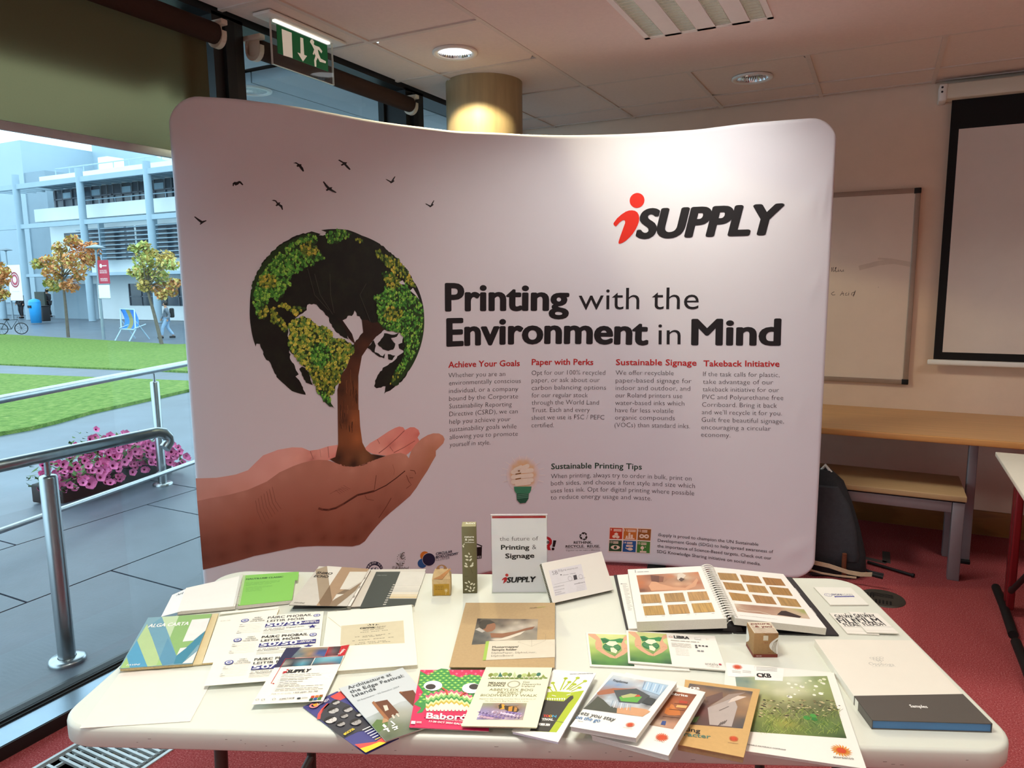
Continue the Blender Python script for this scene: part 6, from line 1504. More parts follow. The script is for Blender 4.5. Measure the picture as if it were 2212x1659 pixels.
# cream pad with kraft label
Z = zoom(620, 1200, 5.53)
def art(A):
    lab = ink('d3c9aa'); A.poly(pp(A, Z, (648, 840), (1390, 776), (1406, 1046), (635, 1082)), lab); dk = ink('3d3a30')
    ln(A, Z, 'canna', (872, 880), (1040, 868), 5.0, dk, .04); ln(A, Z, 'paper', (1040, 868), (1185, 856), 5.0, dk, -.01); p0, p1 = A.px(*Z(905, 897)), A.px(*Z(1155, 876)); A.micro(p0[0], p1[0], (p0[1]+p1[1])/2, .016, ink('77725f'), 8)
    for x in (-1, 0, 1): A.poly(pp(A, Z, (1030+x*28, 838), (1018+x*40, 826), (1030+x*44, 818), (1044+x*34, 828)), dk, True)
    A.line(pp(A, Z, (960, 832), (985, 842)), .0015, dk, True); A.line(pp(A, Z, (1075, 832), (1100, 824)), .0015, dk, True)
    for k, (a, b) in enumerate((((850, 926), (1210, 893)), ((810, 978), (1240, 936)), ((900, 981), (1130, 958)), ((780, 1024), (1280, 976)), ((860, 1044), (1210, 1018)), ((775, 1070), (1240, 1030)))): 
        p0, p1 = A.px(*Z(*a)), A.px(*Z(*b)); n = 14
        for j in range(n):
            if (j*7+k) % 5 == 0: continue
            u0, u1 = p0[0]+(p1[0]-p0[0])*j/n, p0[0]+(p1[0]-p0[0])*(j+.8)/n; v0 = p0[1]+(p1[1]-p0[1])*j/n; A.rect(u0, v0, u1, v0+.008, ink('8b856f'), True)
    A.line(pp(A, Z, (490, 735), (645, 858)), .0012, ink('bdb495'), True); A.line(pp(A, Z, (550, 660), (735, 620)), .001, ink('cfc7ab'), True); A.line(pp(A, Z, (1500, 590), (1518, 640)), .002, ink('cfc7ab'), True)
book_item('paper_pad', Qz((690, 1452, .010), (902, 1436, .010), (889.5, 1306, .010), (708, 1322, .010)), .0095, mat('ivory_board', '#f3eedc', .7, noise=(20, .01)), 'thick ivory paper pad with a kraft label in the middle', 'paper pad', art, None, mat('ivory_edges', '#ddd6c0', .8, noise=(200, .06)))

# sheet of three raffle tickets
Z = zoom(340, 1200, 5.53); NV = ink('2f2f78')
def art(A):
    for k, (dx, dy, s) in enumerate(((0, 0, 1), (-75, 237, 1.05), (-165, 510, 1.1))):
        T = lambda X, Y: Z(1290+(X-1290)*s+dx, 800+(Y-800)*s+dy)
        ln(A, T, 'P\u00c1IRC PHOBAIL', (1318, 757), (1845, 720), 5.0, K, .02); ln(A, T, 'LEITIR M\u00d3IR', (1308, 797), (1755, 764), 4.6, K, .02)
        A.poly(pp(A, T, (1295, 818), (1940, 765), (1932, 812), (1282, 860)), NV); ln(A, T, '50/50', (1300, 852), (1718, 822), 7.6, W_, .04); ln(A, T, 'AIRGEAD', (1760, 798), (1895, 786), 2.4, W_, .02); ln(A, T, 'TIRIM AR AIS', (1725, 812), (1925, 798), 2.4, W_, .02)
        c = A.px(*T(1850, 848)); pts = []
        for j in range(10): r = .052 if j % 2 == 0 else .023; a = PI/2+PI*j/5; pts.append((c[0]+r*math.cos(a), c[1]+r*A.W/A.H*math.sin(a)*.95))
        A.poly(pts, NV, True)
        ln(A, T, '\u00bd an chiste in airgead tirim', (1280, 888), (1750, 850), 2.5, ink('3a3a3a'), .01, .15); ln(A, T, 'don bhuaite\u00f3ir', (1265, 905), (1520, 885), 2.5, ink('3a3a3a'), .01, .15)
        for a_, b_ in (((1262, 920), (1945, 870)), ((1258, 936), (1740, 903))): A.line(pp(A, T, a_, b_), .0011, ink('8a8880'), True)
        for cx_, cy_, r in ((1905, 715, .038), (1046, 778, .042)):
            c = A.px(*T(cx_, cy_)); A.disc(c[0], c[1], r, ink('4a4f96'), 20); A.disc(c[0], c[1], r*.72, ink('e8e6e2'), 18); A.disc(c[0], c[1], r*.45, ink('7f86bd'), 12)
        for body, a, b in (('P\u00c1IRC', (1160, 752), (1240, 746)), ('PHOBAIL', (1135, 773), (1258, 765)), ('LEITIR M\u00d3IR', (1105, 796), (1280, 784))): ln(A, T, body, a, b, 2.2, ink('55534d'), .01)
        for j, (y, w) in enumerate(((832, 30), (852, 60), (872, 0), (890, 0), (910, 22), (930, 55))):
            x0 = 985-j*8; A.line(pp(A, T, (x0, y), (1262-j*6, y-22)), .0006, ink('b5b0a2'), True)
            if w: A.line(pp(A, T, (x0, y), (x0+w, y-4)), .0016, ink('77746c'), True)
sheet_item('ticket_sheet', Qz((440, 1482, .010), (683, 1463, .0113), (699.5, 1320, .0075), (499, 1336, .008)), .0004, M_cream, 'cream sheet of three blue fundraising tickets', 'paper', art)

# company flyer with photo strip
Z = zoom(520, 1380, 5.53)
def art(A):
    A.poly(pp(A, Z, (545, 108), (725, 98), (590, 330), (398, 345)), ink('2f2d4e'), True); q_ = pp(A, Z, (725, 98), (1300, 72), (1190, 300), (590, 330))
    def pic(P4, rows):
        nr, nc = len(rows), len(rows[0].split()); cols = [[rgb(c) for c in r.split()] for r in rows]; pts = []; cl = []; S_ = 4; NR, NC = (nr-1)*S_+1, (nc-1)*S_+1
        for j in range(NR):
            for i in range(NC):
                x, y = i/S_, j/S_; a, b = min(int(y), nr-2), min(int(x), nc-2); fy, fx = y-a, x-b; u, v = i/(NC-1), j/(NR-1)
                cl.append(tuple((cols[a][b][k]*(1-fx)+cols[a][b+1][k]*fx)*(1-fy)+(cols[a+1][b][k]*(1-fx)+cols[a+1][b+1][k]*fx)*fy for k in range(3)))
                pts.append(tuple((P4[0][k]*(1-u)+P4[1][k]*u)*(1-v)+(P4[3][k]*(1-u)+P4[2][k]*u)*v for k in (0, 1)))
        A.raw(pts, [((j+1)*NC+i, (j+1)*NC+i+1, j*NC+i+1, j*NC+i) for j in range(NR-1) for i in range(NC-1)], PHOTO, cl)
    pic(pp(A, Z, (712, 108), (1048, 96), (1000, 212), (600, 228)), ['#8a8f93 #a8957c #b59a78 #a58b6c #b79f80', '#5b6f78 #9a8a70 #8f7a5c #4a5578 #3f4a70', '#6f8288 #5f7078 #b08a64 #3f5690 #48609a', '#48525c #8a8d86 #7d6a56 #8a7a6c #3d4f7e'])
    pic(pp(A, Z, (1060, 96), (1200, 88), (1160, 200), (1008, 210)), ['#7a3038 #3a2a30 #4a2a30', '#b0303a #6a6064 #3d2c32', '#5a2830 #7a3a40 #4a3238'])
    pic(pp(A, Z, (548, 240), (885, 226), (835, 318), (478, 338)), ['#2f3238 #3a3d44 #2c2f38 #32363e', '#8a8478 #4c5058 #7a9098 #4a5560', '#b5afa0 #3c4048 #5fa0b0 #3a4450', '#3f4148 #2c2e36 #4f93a8 #2c3038'])
    pic(pp(A, Z, (895, 226), (1225, 208), (1190, 300), (845, 318)), ['#5f8a98 #7fb3c0 #8fc0cc #5a90a8', '#4a8a9a #6fa8b4 #5a9cb0 #3f86a0', '#3a4a52 #7a4a40 #8a5048 #3a6a80'])
    R2 = ink('c0202a'); A.poly(pp(A, Z, (1200, 86), (1300, 72), (1240, 198), (1160, 206)), R2, True)
    A.line(pp(A, Z, (1225, 206), (535, 240), (362, 535), (400, 537)), .0016, R2, True); A.poly(pp(A, Z, (386, 527), (406, 537), (384, 546)), R2, True); A.line(pp(A, Z, (1055, 96), (1005, 212)), .0016, R2, True); A.k += 1
    c = A.px(*Z(1222, 140)); A.text('Supply', A.px(*Z(1190, 188))[0], A.px(*Z(1190, 188))[1], .03, W_, None, .03, 0, 'l', 2, True, 1.35)
    c = A.px(*Z(560, 372)); A.disc(c[0], c[1], .017, R2, 14); A.poly(pp(A, Z, (545, 388), (560, 392), (548, 405), (505, 418), (492, 416), (520, 402), (495, 406), (515, 392)), R2); ln(A, Z, 'SUPPLY', (545, 412), (825, 398), 6.8, K, .05, .22)
    for j, (x0, x1, y) in enumerate(((492, 940, 432), (482, 960, 452), (470, 860, 475))): p = A.px(*Z(x0, y+6)); e = A.px(*Z(x1, y-12)); A.micro(p[0], e[0], p[1], .014, ink('b0aca2'), j)
    for j, (x0, x1, y) in enumerate(((450, 800, 500), (445, 745, 525), (435, 675, 548), (425, 715, 568), (412, 990, 585), (400, 925, 612), (388, 985, 632))): p = A.px(*Z(x0, y)); e = A.px(*Z(x1, y-22)); A.micro(p[0]+.02, e[0], p[1], .013, ink('6d6962'), j+4); A.disc(p[0], p[1]+.005, .004, K, 6)
    ln(A, Z, 'Talk to us today', (360, 672), (605, 660), 2.6, ink('9a968c'), 0, .15); ln(A, Z, '+353 (0)91 755 705', (620, 660), (920, 640), 2.8, ink('55524c'), .02, .15)
    for k, c in enumerate(TCOL): A.poly(pp(A, Z, (845+(k % 3)*50-(k//3)*18, 690-(k % 3)*6+(k//3)*32), (885+(k % 3)*50-(k//3)*18, 686-(k % 3)*6+(k//3)*32), (875+(k % 3)*50-(k//3)*20, 712-(k % 3)*6+(k//3)*32), (832+(k % 3)*50-(k//3)*20, 716-(k % 3)*6+(k//3)*32)), ink(c), True)
    for x, y in ((200, 735), (268, 735), (398, 728)): c = A.px(*Z(x, y)); A.ring(c[0], c[1], .024, .005, GR, 14, True)
    ln(A, Z, 'SUPPLY HUB', (455, 738), (635, 722), 3.2, GR, .02, .2); c = A.px(*Z(695, 718)); A.disc(c[0], c[1], .028, ink('2a2a30'), 14, .012, True)
    for y in (712, 720): A.line(pp(A, Z, (730, y), (800, y-6)), .001, GR, True)
sheet_item('flyer', Qz((543, 1522, .0128), (698, 1514.5, .0115), (755, 1393, .0145), (618.5, 1399.5, .0128)), .0004, M_cream, 'white company flyer with dark photo strip on top', 'flyer', art)

# fanned brochures
Z = zoom(520, 1380, 5.53)
q = Qz((790, 1630, .003), (862, 1595, .003), (729, 1493, .003), (654, 1527, .003))
def art(A):
    cr = ink('e0554f'); yl = ink('e8cc3a'); A.poly(pp(A, Z, (1070, 690), (1195, 625), (1260, 700), (1190, 735), (1120, 720)), cr)
    A.poly(pp(A, Z, (980, 840), (1050, 770), (1180, 740), (1300, 790), (1420, 900), (1560, 1040), (1580, 1080), (1400, 1110), (1230, 1190), (1130, 1120), (1000, 1000), (930, 950)), ink('3f3f46'), True)
    A.line(pp(A, Z, (930, 960), (940, 900), (980, 840), (1050, 775)), .006, cr, True); A.k += 1
    rh = random.Random(2)
    for x, y, r in ((1110, 860, 62), (1140, 765, 45), (1285, 850, 55), (1240, 930, 45), (1080, 980, 68), (1200, 1030, 48), (1380, 1010, 62), (1420, 920, 40)):
        c = A.px(*Z(x, y)); rr = r*.0021; tone = rh.choice(['b9b7b4', 'cfccc8', 'a5a29e', '8f8c88'])
        A.disc(c[0], c[1]+.012, rr*1.12, ink('2a2a2e'), 14, None, True); A.k += 1; A.disc(c[0], c[1], rr, ink(tone), 16, None, True); A.k += 1
        A.poly([(c[0]+rr*1.05*math.cos(t_), c[1]+rr*A.W/A.H*1.05*math.sin(t_)) for t_ in [PI*.12+PI*.76*j/8 for j in range(9)]], ink(('2a2626', '3a3636', '6a6664')[int(x) % 3]), True); A.k += 1
        for s in (-.34, .34): A.disc(c[0]+rr*s, c[1]+rr*.05, rr*.10, ink('2c2a2a'), 8, None, True)
        A.rect(c[0]-rr*.32, c[1]-rr*.36, c[0]+rr*.32, c[1]-rr*.29, ink('4a4646'), True); A.poly([(c[0]-rr*.07, c[1]-rr*.18), (c[0]+rr*.07, c[1]-rr*.18), (c[0], c[1])], ink('8a8684'), True); A.parts.insert(len(A.parts)-6, A.parts.pop()) if False else None
    A.k += 1
    c = A.px(*Z(878, 812)); A.ring(c[0], c[1], .12, .05, ink('f08a8a'), 24, True); A.k += 1; A.rect(c[0]-.02, c[1]-.02, c[0]+.12, c[1]+.02, ink('f3b23a'), True); A.rect(c[0]+.02, c[1]+.02, c[0]+.13, c[1]+.06, ink('4a4a80'), True)
    A.text('COMEDY', .28, .90, .035, ink('e8e2e6'), .62, .02); ln(A, Z, '#GCF25', (1245, 1170), (1365, 1100), 5, yl, .05)
    for k in range(7): A.micro(.48, .96, .285-k*.038, .022, W_ if k < 5 else (yl if k == 5 else cr), k)
    A.k += 1; A.poly([(0, 0), (.75, 0), (.98, .06), (1, .11), (.45, .07), (0, .16)], cr); A.poly([(0, 0), (.62, 0), (.5, .05), (.25, .06), (0, .08)], yl)
book_item('brochure', q, .0022, ink('4b4a86'), 'purple comedy programme with grey portraits, leftmost of the fanned brochures', 'brochure', art, BR)
q = Qz((833, 1601, .009), (908, 1576, .008), (872, 1441, .006), (732, 1487, .007))
q = Qz((833, 1601, .0105), (965, 1556, .0065), (870, 1442, .006), (732, 1487, .008))
def art(A):
    A.shade([(0, 0), (1, 0), (1, .42), (.6, .47), (0, .40)], [(.1, .05, '4f5a44'), (.5, .03, '4a5844'), (.9, .1, '5f6a58'), (.1, .25, '7d8a6a'), (.05, .38, 'b3bdc0'), (.5, .3, 'a9a898'), (.9, .35, 'b5bcbe'), (.6, .44, 'bcc3c4'), (.25, .14, '66704f')], .012)
    A.poly([(0, .14), (.2, .2), (.24, .27), (.12, .33), (0, .27)], ink('5f7a45'))
    T = ink('6b3f2b'); T2 = ink('a06a45')
    A.poly(pp(A, Z, (1565, 765), (1750, 728), (1890, 885), (1760, 965)), T); A.poly(pp(A, Z, (1565, 765), (1590, 745), (1775, 960), (1745, 990)), T2); A.poly(pp(A, Z, (1690, 1010), (1700, 950), (1745, 960), (1770, 990)), ink('b9926c'))
    A.poly(pp(A, Z, (1700, 800), (1748, 795), (1768, 850), (1725, 868)), ink('d9cfbd'), True); A.poly(pp(A, Z, (1800, 920), (1820, 905), (1845, 950), (1825, 960)), ink('d9cfbd'), True); A.poly(pp(A, Z, (1850, 900), (1870, 890), (1900, 930), (1885, 940)), ink('d9cfbd'), True)
    A.poly(pp(A, Z, (1890, 640), (2060, 615), (2110, 690), (2090, 800), (2060, 805)), T, True); A.poly(pp(A, Z, (1890, 640), (1915, 630), (2085, 800), (2060, 808)), T2, True); A.k += 1
    dk = ink('40454a')
    for body, a, b in (('Architecture at', (1290, 605), (1805, 440)), ('the Edge Festival:', (1315, 655), (1955, 455)), ('Islands', (1350, 700), (1620, 610))): ln(A, Z, body, a, b, 7.4, dk, .006)
    ln(A, Z, '20 September - 06 October 2024', (1395, 750), (1895, 578), 3.0, ink('7a8084'))
    for P4 in (((1690, 1040), (1710, 1018), (1745, 1050), (1725, 1072)), ((1730, 1075), (1750, 1068), (1785, 1110), (1762, 1118)), ((1700, 1085), (1760, 1065), (1768, 1078), (1708, 1098)), ((1785, 990), (1800, 982), (1850, 1025), (1838, 1034)), ((1805, 1065), (1870, 1042), (1878, 1055), (1812, 1078)), ((1840, 1060), (1856, 1054), (1885, 1075), (1835, 1098), (1828, 1088), (1862, 1074)), ((1800, 1040), (1830, 1030), (1836, 1040), (1808, 1052))): A.poly(pp(A, Z, *P4), W_, True)
book_item('brochure', q, .0035, mat('pale_blue_grey_cover', '#c9d0d2', .5, noise=(25, .01)), 'pale grey architecture festival booklet with brown brick towers', 'brochure', art, BR)

Z = zoom(860, 1400, 5.027)
q = Qz((884, 1571, .013), (1056, 1579, .010), (1064, 1447, .008), (908, 1447, .011))
def art(A):
    g1, g2_, g3 = ink('3f8f4a'), ink('6fbf5a'), ink('cfe96a'); pk = ink('e0507a')
    for i in range(9):
        for jx in range(8): u, v = .06+jx*.13+(i % 2)*.06, .98-i*.055; A.poly([(u-.02, v), (u, v+.022), (u+.02, v), (u, v-.022)], ink('e2708f'), True)
    A.k += 1
    fig = pp(A, Z, (240, 250), (330, 300), (420, 240), (470, 222), (540, 230), (570, 290), (680, 320), (780, 285), (860, 300), (1000, 340), (1000, 640), (780, 600), (640, 540), (480, 520), (330, 560), (300, 640), (260, 700), (200, 710), (250, 650), (170, 610), (220, 560), (270, 480), (215, 400), (230, 330))
    A.poly(fig, g1)
    for i in range(14):
        for jx in range(12):
            u, v = .04+jx*.085+(i % 2)*.0425, .97-i*.043
            if inside((u, v), fig):
                A.poly([(u-.036, v), (u, v+.02), (u+.036, v), (u, v-.02)], g2_, True)
                A.parts[-1] = A.parts[-1]
    A.k += 1
    for i in range(14):
        for jx in range(12):
            u, v = .04+jx*.085+(i % 2)*.0425, .97-i*.043
            if inside((u, v), fig): A.poly([(u-.014, v), (u, v+.009), (u+.014, v), (u, v-.009)], g3, True)
    A.k += 1
    cols = ['d9607f', 'e7dcb0', '8fc56f', '3f8f4a', 'd8e6a0', 'c9b04a', 'f0e6d0']
    for k, c in enumerate(cols):
        top = []; n = 18
        for j in range(n+1): x = 300+j*28; y = 520+k*24-60*math.sin(PI*min(1, j/n))+(12 if j % 2 else -12); top.append((x, y))
        A.poly(pp(A, Z, *(top+[(300+n*28, 690), (300, 690)])), ink(c))
    A.poly(pp(A, Z, *[(280+j*20, 700+(-28 if j % 2 else 10)) for j in range(28)]+[(840, 760), (280, 760)]), ink('cf2657'))
    for x, y in ((378, 415), (795, 443)):
        c = A.px(*Z(x, y)); A.disc(c[0], c[1], .125, ink('eef2f4'), 26); d = A.px(*Z(x-25 if x < 500 else x+30, y+12 if x < 500 else y-15)); A.disc(d[0], d[1], .068, ink('3a3436'), 20)
    A.line(pp(A, Z, (480, 440), (520, 470), (535, 515)), .004, ink('c95038'), True); A.line(pp(A, Z, (735, 490), (700, 505), (675, 530)), .004, ink('c95038'), True)
    ln(A, Z, 'Babor\u00f3', (305, 772), (745, 790), 13, W_, .03); ln(A, Z, 'International Arts Festival for Children', (300, 775), (760, 812), 2.4, W_, .01); ln(A, Z, '11-20 OCT 2024 GALWAY', (335, 812), (760, 850), 3.8, W_, .03)
    A.poly(pp(A, Z, (145, 800), (190, 803), (185, 835), (138, 832)), W_, True)
    for y in (808, 820): A.line(pp(A, Z, (198, y), (255, y+3)), .0015, W_, True)
book_item('brochure', q, .003, ink('d2295c'), 'bright pink children festival booklet with green patterned big eyed face', 'brochure', art, BR)
q = Qz((996, 1568, .0185), (1160, 1571, .0235), (1193, 1442, .0205), (1050, 1441, .0155))
def art(A):
    cols = ['7f8a3a', '9fb06a', '2f6f5f', '8fa04a', '5f7f45', 'c3cf9a', '3d5f35', 'b9c97f']; rt_ = random.Random(5)
    for k in range(12):
        x = 985+k*52; h_ = rt_.uniform(40, 78); c = ink(cols[k % 8]); y0 = 330
        A.line(pp(A, Z, (x+20, y0), (x+20, y0-h_*.5)), .0012, ink('4a4030'), True)
        if k % 3 == 2: A.poly(pp(A, Z, (x-8, y0-h_*.25), (x+48, y0-h_*.25), (x+20, y0-h_)), c, True)
        else: u, v = A.px(*Z(x+20, y0-h_*.6)); A.disc(u, v, .034+.01*(k % 2), c, 14, .036, True)
        u, v = A.px(*Z(x+45, y0-4)); A.disc(u, v, .03, ink('6f8a3c'), 12, .014, True)
    A.line(pp(A, Z, (975, 332), (1562, 338)), .0022, ink('7a8a4a'), True); A.k += 1
    ln(A, Z, 'MIDLANDS', (980, 388), (1165, 392), 4.4, ink('3a3a2c'), .03); ln(A, Z, 'SCIENCE', (970, 415), (1155, 419), 4.8, ink('3a3a2c'), .03); c = A.px(*Z(1255, 393)); A.ring(c[0], c[1], .095, .022, ink('a8a58c'), 28, True)
    for body, a, b in (('Gas', (1352, 378), (1425, 378)), ('Networks', (1346, 402), (1548, 402)), ('Ireland', (1340, 424), (1480, 424))): ln(A, Z, body, a, b, 4.0, ink('56584a'), .0)
    for body, a, b in (('ABBEYLEIX BOG', (985, 464), (1462, 468)), ('PROJECT', (1075, 497), (1345, 499)), ('BIODIVERSITY WALK', (893, 525), (1508, 529))): ln(A, Z, body, a, b, 5.4, ink('6a683c'), .002)
    ln(A, Z, 'Explore the exciting and key flora and fauna of', (880, 557), (1495, 560), 2.4, ink('8d8a66'), 0, .15); ln(A, Z, 'the Abbeyleix Bog Project, Co. Laois', (940, 580), (1415, 584), 2.4, ink('8d8a66'), 0, .15)
    P4 = pp(A, Z, (850, 778), (1355, 782), (1398, 598), (922, 597))
    A.shade(P4, [(*A.px(*Z(x, y)), c) for x, y, c in ((930, 610, '8f9472'), (1000, 610, '8a8f6a'), (1080, 640, '6f5a3a'), (1130, 625, 'c9963a'), (1180, 630, '3a2c20'), (1200, 610, '8a7a6a'), (1280, 640, 'b8813a'), (1240, 660, '3f2f22'), (1300, 670, '4a3828'), (1380, 610, '9aa07a'), (1350, 680, '8d8a8a'), (900, 690, '8d7fb0'), (950, 690, '9a8fc0'), (1000, 700, '6f5a90'), (1050, 690, 'b09fc8'), (1100, 720, '7a5a8a'), (1150, 700, 'c4a8c0'), (1200, 720, '8a6a9a'), (1260, 730, 'a78fb0'), (1310, 720, '8d83b5'), (870, 760, '9a92c0'), (930, 770, '5a4a6a'), (1000, 770, 'c9b8c8'), (1080, 770, '6a4a6a'), (1150, 770, 'd8c0c8'), (1220, 770, '8f7aa0'), (1300, 770, 'a89898'), (1345, 760, 'b5a58a'))], .006)
    A.poly(pp(A, Z, (1085, 640), (1110, 612), (1150, 612), (1170, 640), (1150, 665), (1110, 668)), ink('d9a032')); A.poly(pp(A, Z, (1150, 630), (1190, 625), (1290, 640), (1315, 675), (1290, 700), (1200, 690), (1160, 670)), ink('3a2a1c')); A.poly(pp(A, Z, (1200, 640), (1245, 632), (1235, 690), (1195, 688)), ink('c98a30'), True); A.poly(pp(A, Z, (1265, 640), (1295, 650), (1285, 690), (1255, 695)), ink('b9803a'), True); A.poly(pp(A, Z, (1140, 608), (1200, 600), (1310, 612), (1310, 626), (1180, 630)), ink('8d8378')); A.poly(pp(A, Z, (1090, 625), (1120, 605), (1128, 650), (1095, 668)), ink('2f2418'), True); A.k += 1
    for k in range(52): x, y = 870+(k*83) % 460, 695+(k*37) % 72; A.disc(*A.px(*Z(x, y)), .012+.008*(k % 3), ink(('b8a4d0', '7a62a4', 'd9c8de', '5f4880', '9a84bc', 'c4a0b4')[k % 6]), 7, None, True)
    A.k += 1
    for k in range(26): x, y = 880+k*18, 700+(k*37) % 60; A.line(pp(A, Z, (x, y), (x+12, y-14)), .001, ink('cdbad6' if k % 2 else '6a4f86'), True)
book_item('brochure', q, .0035, mat('pale_yellow_cover', '#eeeac8', .65, noise=(25, .01)), 'pale yellow bog walk leaflet with a bumblebee photo', 'brochure', art, BR, mat('yellowish_edges', '#d8d2ac', .8, noise=(200, .06)))
q = Qz((1105, 1580, .010), (1206, 1603, .020), (1288, 1454, .018), (1196, 1446, .008))
def art(A):
    lm = ink('aebf2c'); dk = ink('3a3836')
    A.poly(pp(A, Z, (1490, 905), (1560, 690), (1620, 480), (1700, 470), (1880, 480), (2020, 460), (1960, 560), (1720, 915)), lm); A.poly(pp(A, Z, (1430, 900), (1590, 560), (1640, 570), (1800, 580), (1870, 520), (1900, 515), (1905, 545), (1850, 600), (1640, 910)), dk)
    for (x0, y0), (x1, y1) in (((1720, 470), (1680, 380)), ((1760, 460), (1820, 330)), ((1790, 450), (1860, 370)), ((1830, 455), (1950, 325)), ((1860, 460), (2030, 360)), ((1880, 470), (1970, 430)), ((1850, 450), (1915, 395)), ((1680, 480), (1640, 430))):
        A.line(pp(A, Z, (x0, y0), (x1, y1)), .0026, lm, True); c = A.px(*Z(x1, y1)); A.disc(c[0], c[1], .048, lm, 12, None, True)
    A.k += 1
    for k in range(8): x = 1615+k*26; A.poly(pp(A, Z, (x, 545+abs(k-4)*-1), (x+20, 547), (x+8, 575)), W_, True)
    for x in (1690, 1850): A.line(pp(A, Z, (x-20, 512), (x+25, 525 if x < 1700 else 500)), .002, W_, True)
    for body, a, b, m in (('TO', (1575, 750), (1635, 752), ink('d8392e')), ('O', (1638, 752), (1668, 753), ink('e0a72e')), ('N', (1672, 753), (1715, 755), ink('3f9fc8')), ('TIVAL', (1560, 788), (1685, 790), W_), ('TOBER 2024', (1520, 840), (1645, 848), W_)): ln(A, Z, body, a, b, 5.5, m, .04)
    ln(A, Z, 'GALWAY CARTOON FESTIVAL', (1865, 288), (2120, 282), 2.0, ink('55555a'), .02); A.micro(.3, .9, .235, .01, GR, 2)
book_item('brochure', q, .0055, W_, 'curled white cartoon festival booklet with lime green monster', 'brochure', art, BR, mat('white_page_fan', '#e4e2ea', .75, noise=(200, .06)))

